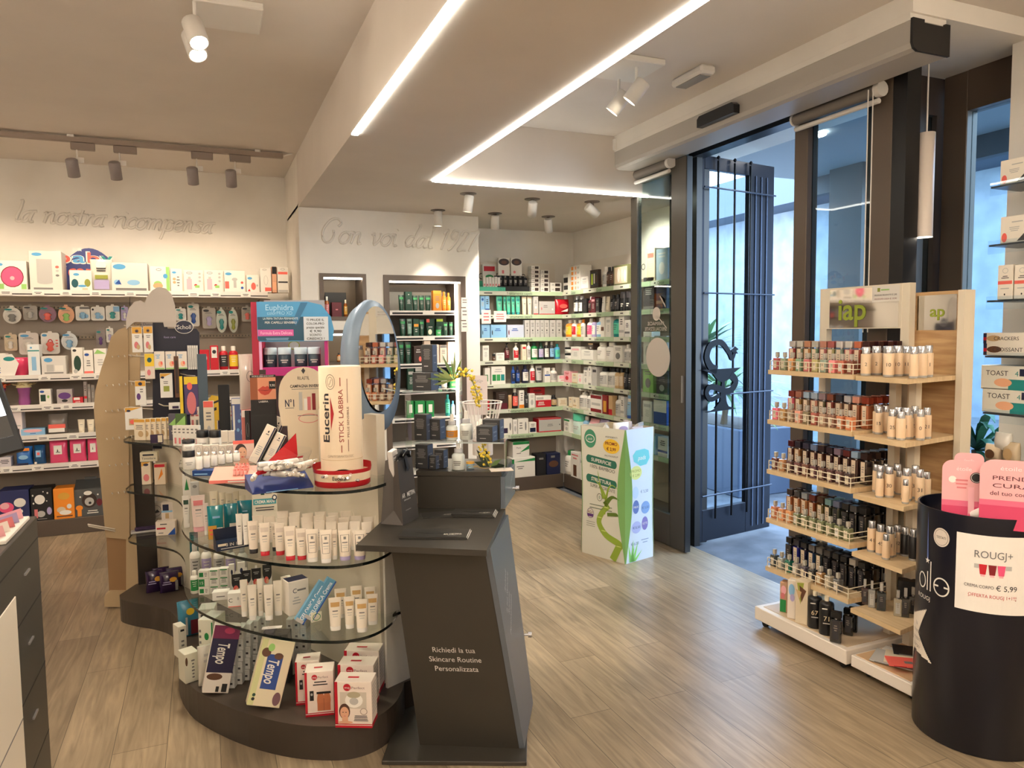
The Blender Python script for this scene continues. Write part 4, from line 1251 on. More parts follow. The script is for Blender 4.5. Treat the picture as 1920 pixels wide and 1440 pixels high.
def p_box(w, d, h, c='w', a='g', deco=None, side=None, top=None):
    b = MB()
    e = min(.0016, w * .04)
    b.box(-w / 2, w / 2, -d / 2, d / 2, 0, h, c, e)
    if side:
        b.poly([(w / 2 + .0003, -d / 2 + e, e), (w / 2 + .0003, d / 2 - e, e), (w / 2 + .0003, d / 2 - e, h - e), (w / 2 + .0003, -d / 2 + e, h - e)], side)
        b.poly([(-w / 2 - .0003, d / 2 - e, e), (-w / 2 - .0003, -d / 2 + e, e), (-w / 2 - .0003, -d / 2 + e, h - e), (-w / 2 - .0003, d / 2 - e, h - e)], side)
    if top:
        b.poly([(-w / 2 + e, -d / 2 + e, h + .0003), (w / 2 - e, -d / 2 + e, h + .0003), (w / 2 - e, d / 2 - e, h + .0003), (-w / 2 + e, d / 2 - e, h + .0003)], top)
    if deco is None:
        deco = AUTO[seedof(c, a, int(w * 1e3), int(h * 1e3)) % len(AUTO)].format(a=a)
    decorate(b, w - 2 * e, h - 2 * e, -d / 2, deco, z0=e)
    return b.build('carton')
def patch(b, r, sy, z0, z1, c, half=1.1, n=8, off=.0004):
    pts = []
    for k in range(n + 1):
        t = -math.pi / 2 - half + 2 * half * k / n
        x, y = (r + off) * math.cos(t), (r + off) * math.sin(t) * sy
        pts += [(x, y, z0), (x, y, z1)]
    b.add(pts, [(2 * k, 2 * k + 2, 2 * k + 3, 2 * k + 1) for k in range(n)], c, True)
def p_bot(w, d, h, c='w', cap='w', lab='lg', deco=None, pump=False, gl=False):
    r = w / 2; sy = min(1.0, d / w)
    sh = .74 if pump else .80
    bm = M(c, .15, 0, .6) if gl else M(c, .35)
    b = MB()
    b.lathe([(r * .9, 0), (r, h * .03), (r, h * sh * .86), (r * .82, h * sh * .95), (r * .45, h * sh)], bm, 14, sy=sy)
    o = b.build('bottle')
    b = MB()
    if pump:
        b.lathe([(r * .42, h * sh), (r * .42, h * .83), (r * .16, h * .84), (r * .16, h * .93)], cap, 10)
        b.box(-r * .30, r * .30, -r * .95, r * .28, h * .93, h, cap, r * .1)
    else:
        b.lathe([(r * .5, h * sh), (r * .5, h * .98), (r * .42, h)], cap, 12)
    b.build('pump_head' if pump else 'cap', o)
    if lab:
        b = MB(); patch(b, r, sy, h * .14, h * sh * .78, lab)
        for i in range(3):
            patch(b, r, sy, h * (.52 - .09 * i), h * (.545 - .09 * i), 'ink' if lab in ('w', 'lg', 'cream', 'lblue', 'mint', 'peach', 'lpink') else 'w', .55 - .1 * i, 4, .0009)
        b.build('label', o)
    return o
def p_tube(w, d, h, c='w', cap='w', a=None, deco=None):
    r = w / 2; ch = h * .14
    b = MB(); n = 16
    secs = []
    for t in (0, .08, .25, .5, .75, .95, 1.0):
        z = ch + (h - ch) * t
        q = max(0.0, t)
        ry = max(.0016, min(d / 2, r * .82) * (1 - q) ** .75)
        rx = r * (.80 + .2 * q)
        secs.append([(rx * math.cos(2 * math.pi * k / n), ry * math.sin(2 * math.pi * k / n), z) for k in range(n)])
    b.loft(secs, M(c, .3))
    hh = h - ch
    def fr(u0, u1, v0, v1, col, off=.0008):
        pts = []
        for v in (v0, (v0 + v1) / 2, v1):
            rx = r * (.80 + .2 * v); ry = max(.0016, min(d / 2, r * .82) * (1 - v) ** .75)
            for u in (u0, (u0 + u1) / 2, u1):
                x = (u - .5) * 2 * rx
                pts.append((x, -ry * math.sqrt(max(0.02, 1 - (x / rx) ** 2)) - off, ch + hh * v))
        b.add(pts, [(0, 1, 4, 3), (1, 2, 5, 4), (3, 4, 7, 6), (4, 5, 8, 7)], col)
    if a:
        fr(.15, .85, .68, .84, a); 
    fr(.28, .72, .52, .56, 'g'); fr(.25, .75, .42, .445, 'lg'); fr(.3, .7, .34, .36, 'lg')
    if deco == 'frame':
        for q in ((.16, .84, .82, .83), (.16, .84, .18, .19), (.16, .19, .18, .83), (.81, .84, .18, .83)):
            fr(*q, 'ink', .001)
        fr(.4, .6, .66, .76, 'g', .0012)
    o = b.build('cream_tube')
    b = MB(); b.lathe([(r * .76, 0), (r * .80, ch * .95), (r * .6, ch * 1.02)], cap, 14, sy=min(1, d / w)); b.build('cap', o)
    return o
def p_jar(w, d, h, c='w', lid='k', lab='lg'):
    r = w / 2
    sy = min(1.0, d / w)
    b = MB(); b.lathe([(r * .93, 0), (r, h * .06), (r, h * .62), (r * .9, h * .66)], M(c, .3), 18, sy=sy)
    for i in range(2):
        patch(b, r, sy, h * (.34 - .1 * i), h * (.40 - .1 * i), lab, .6 - .2 * i, 4)
    o = b.build('jar')
    b = MB(); b.lathe([(r * 1.02, h * .66), (r * 1.02, h * .97), (r * .96, h)], M(lid, .3), 18, sy=sy); b.build('lid', o)
    return o
def p_bag(w, d, h, c='pink', a='w', deco=None, shine=.25):
    b = MB(); secs = []; n = 16
    for t in (0, .06, .2, .5, .8, .94, 1.0):
        dd = d / 2 * max(.08, math.sin(math.pi * min(max(t, .03), .97)) ** .55)
        ww = w / 2 * (1 - .06 * math.sin(math.pi * t))
        secs.append([(ww * (abs(math.cos(q)) ** .6) * (1 if math.cos(q) > 0 else -1), dd * (abs(math.sin(q)) ** .8) * (1 if math.sin(q) > 0 else -1), h * t) for q in [2 * math.pi * k / n for k in range(n)]])
    b.loft(secs, M(c, shine, 0, .6))
    if deco is None:
        deco = 'r .26 .38 .74 .78 %s;p .34 .44 .66 .62 2 ink' % a
    if deco:
        decorate(b, w * .94, h, -d / 2 - .001, deco)
    return b.build('pouch')
def p_card(w, d, h, c='w', a='teal', deco=None, prod=None, shape='r'):
    """hanging blister card: card sheet, clear bubble, the thing inside as a solid"""
    b = MB()
    if shape == 'o':
        out = [(w / 2 * math.cos(2 * math.pi * k / 20), h / 2 + h / 2 * math.sin(2 * math.pi * k / 20)) for k in range(20)]
    else:
        cr = min(w, h) * .16; out = []
        for (cx, cz, a0) in ((w / 2 - cr, h - cr, 0), (-w / 2 + cr, h - cr, 90), (-w / 2 + cr, cr, 180), (w / 2 - cr, cr, 270)):
            out += [(cx + cr * math.cos(rad(a0 + k * 30)), cz + cr * math.sin(rad(a0 + k * 30))) for k in range(4)]
    b.slab(out, -.001, .001, M(c, .45))
    b.slab([(-w * .12, h), (w * .12, h), (w * .10, h + .012), (-w * .10, h + .012)], -.001, .001, M(c, .45))
    decorate(b, w, h, -.001, deco or ('e .3 .86 .22 .06 %s;p .2 .70 .75 .8 2 g' % a))
    o = b.build('blister_card')
    if prod:
        b = MB()
        b.lathe([(w * .05, h * .12), (w * .2, h * .2), (w * .14, h * .34), (w * .24, h * .46), (w * .1, h * .58)], M(prod, .3), 12, 0, -.012, .5)
        b.build('packed_item', o)
    b = MB(); n = 14
    secs = []
    for t, s in ((0, 1), (.7, .94), (1, .78)):
        secs.append([(w * .40 * s * math.cos(2 * math.pi * k / n), -.0012 - d * t, h * .36 + h * .30 * s * math.sin(2 * math.pi * k / n)) for k in range(n)])
    b.loft(secs, GLASS((.97, .98, .98), .7, .08, 'blister_plastic'), True, False)
    b.build('clear_bubble', o)
    return o
def p_perf(w, d, h, liq='amber', cap='k', lab='cream', num='', tall=True, gl=True):
    b = MB(); bh = h * (.74 if tall else .66)
    b.box(-w / 2, w / 2, -d / 2, d / 2, 0, bh, M(liq, .08, 0, .8, .6), w * .08)
    b.lathe([(w * .16, bh), (w * .16, bh + h * .05)], M('silver', .2, .9), 8)
    o = b.build('perfume_bottle')
    b = MB()
    if tall:
        b.box(-w * .46, w * .46, -d * .42, d * .42, bh + h * .045, h, M(cap, .15, .3), w * .05)
    else:
        b.box(-w * .20, w * .20, -d * .28, d * .28, bh + h * .05, h, M(cap, .12, .2), w * .05)
    b.build('cap', o)
    b = MB(); b.box(-w * .27, w * .27, -d / 2 - .0008, -d / 2, bh * .16, bh * .98 if tall else bh * .8, lab)
    printed(b, -w * .18, w * .18, bh * .5, bh * .8, -d / 2 - .0011, (150, 140, 128), 3, seedof(num, liq))
    if num:
        b.text(num, 0, bh * .3, bh * .10, -d / 2 - .0012, 'ink')
    b.build('label', o)
    return o
def p_test(w, d, h, c=(226, 192, 158), cap='silver', num=''):
    r = w / 2
    b = MB(); b.lathe([(r * .95, 0), (r, h * .03), (r, h * .07)], M('lg', .1, .3), 16, cap1=False); b.lathe([(r, h * .07), (r, h * .74), (r * .9, h * .76)], M(c, .35), 16, cap0=False)
    if num:
        b.text(num, 0, h * .40, h * .12, -r - .0004, 'ink' if c != 'k' else 'w')
    o = b.build('perfume_tester')
    b = MB(); b.lathe([(r * .78, h * .76), (r * .78, h * .985), (r * .7, h)], M(cap, .18, .85), 16); b.build('cap', o)
    return o
KIND = dict(box=(p_box, 'carton', 'box'), bot=(p_bot, 'bottle', 'bottle'), tube=(p_tube, 'cream_tube', 'tube'), jar=(p_jar, 'jar', 'jar'),
            bag=(p_bag, 'pouch', 'pouch'), card=(p_card, 'blister_card', 'blister pack'), perf=(p_perf, 'perfume_bottle', 'perfume'), test=(p_test, 'perfume_tester', 'perfume tester'))
ORD = 'first second third fourth fifth sixth seventh eighth ninth tenth eleventh twelfth thirteenth fourteenth fifteenth sixteenth seventeenth eighteenth nineteenth twentieth'.split() + ['%s-%s' % (a, b) for a in ('twenty', 'thirty') for b in 'first second third fourth fifth sixth seventh eighth ninth'.split()]
SAME = ('white lip stick heaped in clear bowl', 'white lip stick in the mouth of the tall tube', 'tiny pink gloss pot in salmon tray')
PREP = 'on in at of under beside seen among standing hanging along behind by'.split()
def name_all(lst, where, order='from the left'):
    """lst of (object, description, category): single descriptions stand alone, repeats are counted along the row"""
    cnt = {}
    for o, desc, cat_ in lst:
        cnt[desc] = cnt.get(desc, 0) + 1
    seen = {}
    for o, desc, cat_ in lst:
        if desc in SAME:
            tag(o, desc, cat_, desc + 's')
        elif cnt[desc] == 1:
            tag(o, ('%s %s' if where.split()[0] in PREP else '%s, %s') % (desc, where), cat_)
        else:
            k = seen.get(desc, 0); seen[desc] = k + 1
            tag(o, '%s %s %s, %s' % (ORD[k], desc, order, where), cat_, '%s %s' % (desc, where))
def row(where, axis, pos, z, items, dmax=.12, order='from the left', lean=0):
    """items: (x0, x1, ytop, kind, description, kwargs[, base z, extra depth]) with photo columns and top line; front faces on the plane"""
    lst = []
    for it in items:
        x0, x1, yt, kind, desc, kw = it[:6]
        zb = it[6] if len(it) > 6 and it[6] is not None else z
        back = it[7] if len(it) > 7 else 0.0
        at = atY if axis == 'Y' else atX
        xm = (x0 + x1) / 2
        h = at(xm, yt, pos + back).z - zb
        yb = pix(at(xm, yt, pos + back) - Vector((0, 0, h)))[1]
        P0, P1 = at(x0, (yt + yb) / 2, pos + back), at(x1, (yt + yb) / 2, pos + back)
        w = (P1.x - P0.x) if axis == 'Y' else (P0.y - P1.y)
        kw = dict(kw); dep = kw.pop('d', None)
        dep = dep if dep is not None else (w if kind in ('bot', 'jar', 'test') else .05 if kind == 'card' else .02 + w * .5)
        dep = min(dep, dmax)
        if kind == 'card':
            dep = min(.03, dmax)
        o = KIND[kind][0](w * .97, dep, h, **kw)
        c = (P0 + P1) / 2
        off = dep / 2 if kind != 'card' else dep
        o.location = (c.x, pos + back + off, zb + .0006) if axis == 'Y' else (pos + back + off, c.y, zb + .0006)
        if axis == 'X':
            o.rotation_euler = (0, 0, rad(-90))
        lst.append((o, desc, KIND[kind][2]))
    name_all(lst, where, order)
    return lst

def place(lst, x0, x1, yt, yb, z, kind, desc, kw=None, turn=0.0, d=None, foot=None):
    """stand one thing on a surface of height z, its front foot at the photo's foot point"""
    P = atZ((x0 + x1) / 2, foot or yb, z)
    if foot:
        q = ray((x0 + x1) / 2, yb)
        z = 1.5 + q.z * math.hypot(P.x, P.y) / math.hypot(q.x, q.y)
        P.z = z
    th = math.atan2(-P.x, P.y)
    k = (P - EYE).dot(FWD) / FPX
    w = (x1 - x0) * k / math.cos(rad(turn)) * .98
    dd = ray((x0 + x1) / 2, yt)
    h = 1.5 + dd.z * math.hypot(P.x, P.y) / math.hypot(dd.x, dd.y) - z
    kw = dict(kw or {})
    dep = d if d is not None else (w if kind in ('bot', 'jar', 'test') else w * .6)
    o = KIND[kind][0](w, dep, h, **kw) if kind in KIND else kind(w, dep, h, **kw)
    rz = th + rad(turn)
    o.location = (P.x - math.sin(rz) * dep / 2, P.y + math.cos(rz) * dep / 2, z + .0006)
    o.rotation_euler = (0, 0, rz)
    lst.append((o, desc, KIND[kind][2] if kind in KIND else 'display'))
    return o

# ---------------------------------------------------------------- goods on the corner shelving
D = dict
AY, AX = YI + .006, XI + .006
W = 'on the corner unit, left half'
def ig(i):
    return ['top shelf', 'second shelf', 'third shelf', 'fourth shelf', 'fifth shelf', 'sixth shelf', 'seventh shelf'][i]
L0, R0 = 'left corner shelving, %s', 'right corner shelving, %s'
o = MB(); o.box(-.13, .13, -.05, .05, 0, .04, 'mint', .002); o.box(-.13, .13, .045, .05, .04, .10, 'mint')
b = o.build('display_tray'); P = atY(924, 545, AY); b.location = (P.x, AY + .055, IGZ[0] + .0006); tag(b, 'mint green tray of small tubes on the left end of the top corner shelf', 'tray')
row('in the mint tray, top corner shelf', 'Y', AY + .02, IGZ[0] + .041, [(906 + 5.4 * k, 911 + 5.4 * k, 519 + (k % 2), 'box', 'thin white stick box', D(a='rose', deco='r .2 .1 .8 .3 rose', d=.02)) for k in range(6)])
row(L0 % ig(0), 'Y', AY + .115, IGZ[0] + .10, [(904, 931, 496, 'box', 'white card with red band and green oval', D(deco='r .1 .6 .9 .9 red;e .5 .25 .3 .14 green', d=.012))])
row(L0 % ig(0), 'Y', AY + .05, IGZ[0], [
    (934, 956, 484, 'box', 'white show card with dark hair swirl', D(deco='e .5 .78 .48 .2 dbrown;e .5 .76 .25 .1 brown;r .3 .1 .5 .3 rose', d=.015), IGZ[0] + .15),
    (958, 979, 484, 'box', 'white show card with dark hair swirl', D(deco='e .5 .78 .48 .2 dbrown;e .5 .76 .25 .1 brown;e .3 .2 .12 .08 rose', d=.015), IGZ[0] + .15)])
b = MB(); b.box(-.16, .16, -.045, .05, 0, .05, 'k', .002); b.box(-.16, .16, .04, .05, .05, .15, 'k'); b = b.build('display_tray'); P = atY(964, 545, AY); b.location = (P.x, AY + .05, IGZ[0] + .0006)
tag(b, 'black stepped tray of dark hair tubes on the top corner shelf', 'tray')
row('in the black hair tray', 'Y', AY + .02, IGZ[0] + .051, [(935 + 9.4 * k, 943 + 9.4 * k, 517, 'bot', 'slim black hair tube', D(c='k', cap='g', lab='ink', d=.03)) for k in range(6)])
for cx, (xa, xb), ys in ((0, (996, 1012), (498, 506, 514, 522, 530, 538)), (1, (1013.5, 1030), (506, 514, 522, 530, 538)), (2, (1032, 1053), (530, 538))):
    for n_, yt in enumerate(ys):
        zt = atY(1020, yt, AY).z; zb = IGZ[0] if n_ == len(ys) - 1 else atY(1020, ys[n_ + 1], AY).z
        row('on the top left corner shelf', 'Y', AY + .004, zb + .0005, [(xa, xb, yt + .4, 'box', 'brown-square box, %s layer of the %s pile' % (ORD[len(ys) - 1 - n_], ['tall', 'middle', 'low'][cx]), D(deco='r .42 .15 .88 .85 dbrown;p .08 .3 .36 .7 2 g', d=.08))])
row(L0 % ig(1), 'Y', AY, IGZ[1], [(901, 909, 555, 'box', 'narrow pale blue box', D(c='lblue', a='blue')), (909.5, 918, 555, 'box', 'narrow pale blue box', D(c='lblue', a='blue'))] +
    [(x0, x1, 555 + k % 2, 'tube', 'mint green hair tube', D(c='mint', cap='teal', a='teal')) for k, (x0, x1) in enumerate(((932, 944), (945, 950), (951, 959), (960, 967), (968, 977)))] +
    [(980, 989, 556, 'tube', 'cream tapered tube', D(c='cream', cap='cream')), (990, 999, 556, 'tube', 'cream tapered tube', D(c='cream', cap='cream')),
     (1000, 1009.5, 556, 'box', 'tall grey box with red foot', D(c='lg', a='red', deco='r 0 0 1 .06 red;e .5 .4 .2 .07 w;p .2 .6 .8 .8 2 g')),
     (1010.5, 1041, 565, 'box', 'wide grey box with red foot', D(c='lg', deco='r 0 0 1 .06 red;p .2 .5 .6 .75 2 g;e .85 .4 .05 .08 w;e .15 .45 .02 .12 red')),
     (1043, 1070, 561, 'bag', 'shiny red hexagonal bag', D(c='red', deco='e .5 .55 .3 .14 coral;v .3 .2 .8 .2 .85 .4 w', d=.08))], .1)
for nm, (x0, x1, y0, y1) in (('large', (903, 920, 581, 607)), ('small', (926, 949, 583, 604))):
    a, c = atY(x0, y1, YI - .008), atY(x1, y0, YI - .008)
    b = MB(); b.box(a.x, c.x, 0, .0012, a.z, c.z, M((232, 222, 214), .6)); printed(b, a.x + .01, c.x - .01, a.z + .02, c.z - .02, -.0004, 'rose', 3, 3)
    b = b.build('price_card'); b.location.y = YI - .0095; tag(b, '%s white price card hanging from the left end of the second corner shelf' % nm, 'price card')
row(L0 % ig(2), 'Y', AY, IGZ[2], [(903, 919, 608, 'box', 'pale blue box with dark bottle print', D(c='lblue', deco='e .1 .4 .04 .16 k;p .2 .5 .7 .75 2 blue')), (920, 949.5, 609, 'box', 'wide pale blue box with pencil print', D(c='lblue', deco='e .08 .4 .03 .2 k;p .2 .5 .7 .75 2 blue')),
    (951, 983, 609, 'box', 'wide lilac grey box with pencil print', D(c=(180, 188, 206), deco='e .08 .4 .03 .2 wine;p .2 .5 .7 .75 2 blue'))] +
    [(x0, x1, 600, 'box', 'upright grey box with black dot', D(c='lg', deco='e .5 .4 .12 .05 k;p .2 .6 .8 .85 3 g;p .3 .2 .7 .3 2 g')) for x0, x1 in ((984, 993), (994, 1003.5), (1004, 1012.5), (1013, 1020), (1020.5, 1030), (1031, 1042), (1043, 1054))], .1)
row(L0 % ig(3), 'Y', AY, IGZ[3], [(905, 917, 648, 'box', 'plain white carton at the end', D(a='lg')), (924, 929.5, 664, 'jar', 'tiny brown jar', D(c='brown', lid='k')), (930, 946, 662, 'box', 'low white box', D(a='lg')),
    (947, 957, 643, 'bot', 'dark brown pump bottle', D(c='dbrown', cap='k', lab='wine', pump=True)), (964, 974, 643, 'bot', 'white pump bottle with red label', D(lab='red', pump=True)), (979, 987, 646, 'box', 'white and gold carton', D(c='cream', a='red')),
    (989, 996.5, 642, 'bot', 'slim white bottle with dark print', D(lab='lg')), (998, 1010, 642, 'bot', 'green bottle with pale label', D(c='green', cap='dgreen', lab='w')), (1011, 1021, 642, 'bot', 'dark green bottle with lilac label', D(c='dgreen', cap='dgreen', lab='lav')),
    (1022, 1031, 641, 'bot', 'white bottle with black shoulders', D(c='k', cap='w', lab='w')), (1032, 1041, 641, 'bot', 'dark bottle with silver cap and pale label', D(c='ink', cap='lg', lab='lblue')), (1042, 1052, 645, 'bot', 'turquoise bottle', D(c='sky', cap='teal', lab='mint'))], .09)
row(L0 % ig(4), 'Y', AY, IGZ[4], [(909, 919, 690, 'box', 'white box with green side', D(a='green', deco='r 0 .2 .6 .6 green')), (921, 948, 687, 'box', 'white triple box with green and teal blocks', D(deco='r .06 .2 .32 .55 green;r .37 .2 .63 .55 grn2;r .68 .2 .94 .55 teal;p .1 .65 .9 .9 2 lg')),
    (960, 967, 687, 'bot', 'blue bottle with navy label', D(c='blue', cap='blue', lab='navy')), (968, 976, 687, 'bot', 'navy bottle with blue label', D(c='navy', cap='navy', lab='blue')), (981, 993, 685, 'bot', 'navy bottle with white label', D(c='navy', cap='navy', lab='w')),
    (995, 1005, 683, 'bot', 'white bottle with red belly', D(lab='red', cap='w')), (1006, 1019, 686, 'tube', 'silver tube with black foot', D(c='lg', cap='ink', a='ink')), (1021, 1032, 690, 'box', 'white carton with blue stripe', D(deco='r 0 .45 1 .55 blue;p .2 .6 .8 .8 2 g')),
    (1034, 1047, 690, 'bot', 'white bottle with green leaf mark', D(lab='lg', cap='w')), (1048, 1070, 704, 'box', 'low pink and white box', D(c='w', deco='r 0 .5 1 1 lpink;p .1 .1 .9 .4 2 rose'))], .09)
row(L0 % ig(5), 'Y', AY, IGZ[5], [(905, 918, 752, 'box', 'small red box behind the wire basket', D(c='red', a='w')), (930, 952, 735, 'box', 'dark wine red hair dye box', D(c='dbrown', deco='r 0 0 1 .35 wine;p .2 .6 .8 .9 3 g')), (954, 961, 741, 'bag', 'small sand coloured pouch', D(c='tan', deco='')),
    (962, 973, 729, 'bot', 'black bottle with orange red label', D(c='k', cap='w', lab='coral')), (973.5, 983, 732, 'box', 'white box with orange foot', D(deco='r 0 0 1 .2 org;p .2 .4 .8 .9 4 g')), (984, 991.5, 735, 'bot', 'small black bottle', D(c='k', cap='k', lab='ink')),
    (992, 1003, 738, 'box', 'white box beside black bottle', D(a='lg')), (1004, 1034, 742, 'box', 'wide red and white box', D(deco='r 0 0 1 .62 red;r .05 .68 .5 .9 lg;p .1 .15 .6 .5 3 w')), (993, 1022, 726, 'box', 'wide dark red box standing behind', D(c='red', a='dred'), None, .10),
    (1035, 1046, 741, 'bot', 'round black bottle', D(c='k', cap='k', lab='tan')), (1047, 1064, 747, 'box', 'low cream box with scattered dots', D(c='cream', deco='p .1 .2 .9 .8 4 tan'))], .085)
row(L0 % ig(6), 'Y', AY, IGZ[6], [(941, 961, 785, 'box', 'white box with violet cap print', D(deco='r .05 .1 .55 .42 dpur;e .8 .5 .08 .25 g')), (962, 970, 787, 'box', 'slim white carton', D(a='lg')), (971, 991, 785, 'box', 'white box with grey bottles print', D(deco='p .1 .3 .45 .8 3 g;e .75 .5 .1 .3 lg;e .75 .5 .03 .3 ink')),
    (992, 1006, 792, 'box', 'white box with black print block', D(deco='r .1 .1 .9 .5 navy;p .2 .6 .8 .9 2 g')), (1010, 1053, 784, 'box', 'large red edged grey box', D(c='lg', deco='r 0 0 1 .08 red;r 0 .92 1 1 red;p .3 .4 .7 .6 2 g;e .93 .5 .02 .05 k', side='red', top='red', d=.14))], .14)
row('left corner shelving, bottom plinth', 'Y', AY, .127, [(958, 1004, 858, 'box', 'wide green and white box on the floor plinth', D(deco='r 0 .1 .12 .95 green;v .12 .8 1 .95 1 .8 green;e .8 .3 .12 .2 w;p .2 .4 .55 .6 2 g', d=.12)),
    (1006, 1024, 852, 'box', 'black boxed set, narrow', D(c='k', deco='p .2 .7 .8 .9 1 g', d=.12)), (1025, 1051, 850, 'box', 'black window box beside it', D(c='navy', deco='e .5 .5 .36 .16 brown;r .3 .8 .6 .9 g', d=.12))], .13)
zt = atY(980, 858, AY).z
row('left corner shelving, bottom plinth', 'Y', AY + .01, zt + .001, [(961, 993, 828, 'box', 'green topped white box stacked on another', D(deco='r 0 .82 1 1 green;v .4 .3 1 .75 1 .5 green;t .35 .62 .1 ink Phyto;p .2 .2 .5 .3 1 g', top='green', d=.12))], .12)
# right half
row(R0 % ig(0), 'X', AX, IGZ[0], [(1056, 1066, 514, 'box', 'white box with black hair print', D(deco='r .1 .1 .9 .35 k;r .1 .5 .9 .8 k')), (1127, 1134, 500, 'bot', 'slim white bottle', D(lab='lg')), (1135, 1141, 501, 'bot', 'brown bottle', D(c='dbrown', cap='k', lab='brown')), (1142, 1148, 500, 'bot', 'brown bottle', D(c='dbrown', cap='k', lab='brown'))], .1)
for n_, yt in enumerate((494, 503, 512, 521, 530)):
    zb = IGZ[0] + .001 + (4 - n_) * .0455
    row('pile on right top corner shelf', 'X', AX + .01, zb, [(1068, 1088, pix((AX + .01, 6.0, zb + .0445))[1], 'box', 'orange-print box, %s layer up,' % ORD[4 - n_], D(deco='r .15 .15 .35 .85 org;r .5 .2 .65 .8 peach;p .7 .3 .95 .7 2 g', d=.12))], .12)
row(R0 % ig(0), 'X', AX + .004, IGZ[0], [(1089, 1103, 519, 'box', 'plain white carton beside the pile', D(a='lg')),
    (1106, 1122, 506, 'box', 'dark open gift box with yellow tube', D(c='dbrown', deco='r .1 .12 .9 .88 ink;r .15 .2 .35 .8 lime;r .45 .25 .6 .8 w;r .7 .3 .85 .7 brown', d=.03)),
    (1150, 1178, 497, 'box', 'olive gift box with white bottles inside', D(c=(104, 108, 70), deco='r .06 .08 .94 .92 (190,186,160);e .35 .5 .1 .35 w;e .6 .5 .1 .32 cream;e .8 .45 .08 .3 w'.replace('(190,186,160)', 'beige'), d=.03))], .1)
row(R0 % ig(1), 'X', AX, IGZ[1], [(1073, 1080, 555, 'bot', 'black bottle with white label', D(c='k', cap='silver', lab='w')), (1082, 1089, 555, 'bot', 'black bottle with white label', D(c='k', cap='silver', lab='w')), (1091, 1100, 560, 'box', 'black carton', D(c='k', a='ink')),
    (1101, 1107, 556, 'bot', 'dark wine bottle', D(c='wine', cap='silver', lab='dbrown')), (1108, 1116, 557, 'box', 'wine red carton with script', D(c='wine', a='lpink')), (1117, 1123, 559, 'box', 'dark grey carton', D(c='ink', a='g')), (1125, 1131, 556, 'tube', 'white tube beside dark box', D()), (1132, 1139, 556, 'tube', 'cream tube beside white tube', D(c='cream', cap='cream')),
    (1142, 1149, 553, 'bot', 'tall black bottle', D(c='k', cap='k', lab='ink')), (1150, 1157, 552, 'bot', 'tall black bottle', D(c='k', cap='k', lab='ink')), (1160, 1169, 547, 'jar', 'tall black can', D(c='k', lid='ink', lab='w')), (1170, 1180, 546, 'jar', 'tall black can', D(c='k', lid='ink', lab='w'))], .1)
row(R0 % ig(2), 'X', AX, IGZ[2], [(1057, 1067, 600, 'bot', 'orange bottle', D(c='org', cap='w', lab='yel')), (1069, 1076, 600, 'bot', 'white bottle with red label', D(lab='red', cap='w')), (1078, 1086, 600, 'bot', 'orange bottle', D(c='org', cap='w', lab='yel')), (1087, 1092, 599, 'bot', 'white bottle with black foot', D(lab='lg', cap='org')),
    (1097, 1106, 597, 'bot', 'white bottle with pink label', D(lab='pink', cap='w')), (1107, 1113, 597, 'bot', 'lilac bottle', D(c='lav', cap='brown', lab='w')), (1115, 1124, 596, 'bot', 'pale blue bottle', D(c='lblue', cap='w', lab='w')), (1126, 1133, 594, 'box', 'tall white carton with brown patch', D(deco='r .1 .3 .9 .5 brown')),
    (1136, 1145, 594, 'box', 'tall white carton', D(a='lg')), (1146, 1158, 590, 'bot', 'teal bottle with silver cap', D(c='teal', cap='lg', lab='mint')), (1160, 1170, 591, 'box', 'white bath carton', D(a='lg')), (1171, 1181, 600, 'box', 'short white carton at the door end', D(a='g'))], .1)
row(R0 % ig(3), 'X', AX, IGZ[3], [(1070, 1088, 650, 'box', 'white wide carton', D(a='lpink')), (1090, 1112, 656, 'box', 'white low carton', D(a='lg')), (1103, 1112, 644, 'box', 'dark swirl box on the low carton', D(c='dbrown', a='tan'), IGZ[3] + .10), (1115, 1130, 642, 'bot', 'broad white bottle', D(lab='w', cap='w')),
    (1132, 1147, 642, 'bot', 'broad white bottle', D(lab='w', cap='w')), (1150, 1167, 648, 'box', 'white carton with grey print', D(a='g')), (1168, 1176, 646, 'bot', 'slim white bottle near the door', D(lab='lg')), (1177, 1184, 646, 'bot', 'slim white bottle near the door', D(lab='lg'))], .1)
for k in range(2):
    row(R0 % ig(3), 'X', AX, IGZ[3] + .001 + k * .058, [(1055, 1067, pix((AX, 6.15, IGZ[3] + .057 + k * .058))[1], 'jar', 'black and white jar, %s of the pair' % ('lower', 'upper')[k], D(c='w', lid='k'))], .1)
row(R0 % ig(4), 'X', AX, IGZ[4], [(1057, 1069, 696, 'box', 'pink striped box', D(c='lpink', a='red')), (1072, 1082, 700, 'box', 'cream soap box', D(c='cream', a='tan')), (1083, 1092, 701, 'box', 'white soap box', D(a='lpink')), (1094, 1102, 689, 'box', 'tall white box', D(a='g')), (1103, 1108, 686, 'box', 'thin white box', D(a='g')),
    (1110, 1119, 688, 'box', 'grey patterned box', D(c='lg', a='ink')), (1120, 1133, 690, 'bot', 'white bottle with black cap and dots', D(cap='k', lab='lg')), (1135, 1149, 690, 'bot', 'white bottle with black cap and dots', D(cap='k', lab='lg')), (1150, 1157, 691, 'bot', 'tan bottle', D(c='tan', cap='k', lab='beige')),
    (1158, 1165, 691, 'bot', 'tan bottle', D(c='tan', cap='k', lab='beige')), (1167, 1174, 690, 'bot', 'black bottle by the sliding door', D(c='k', cap='k', lab='ink')), (1175, 1183, 690, 'bot', 'black bottle by the sliding door', D(c='k', cap='k', lab='ink'))], .1)
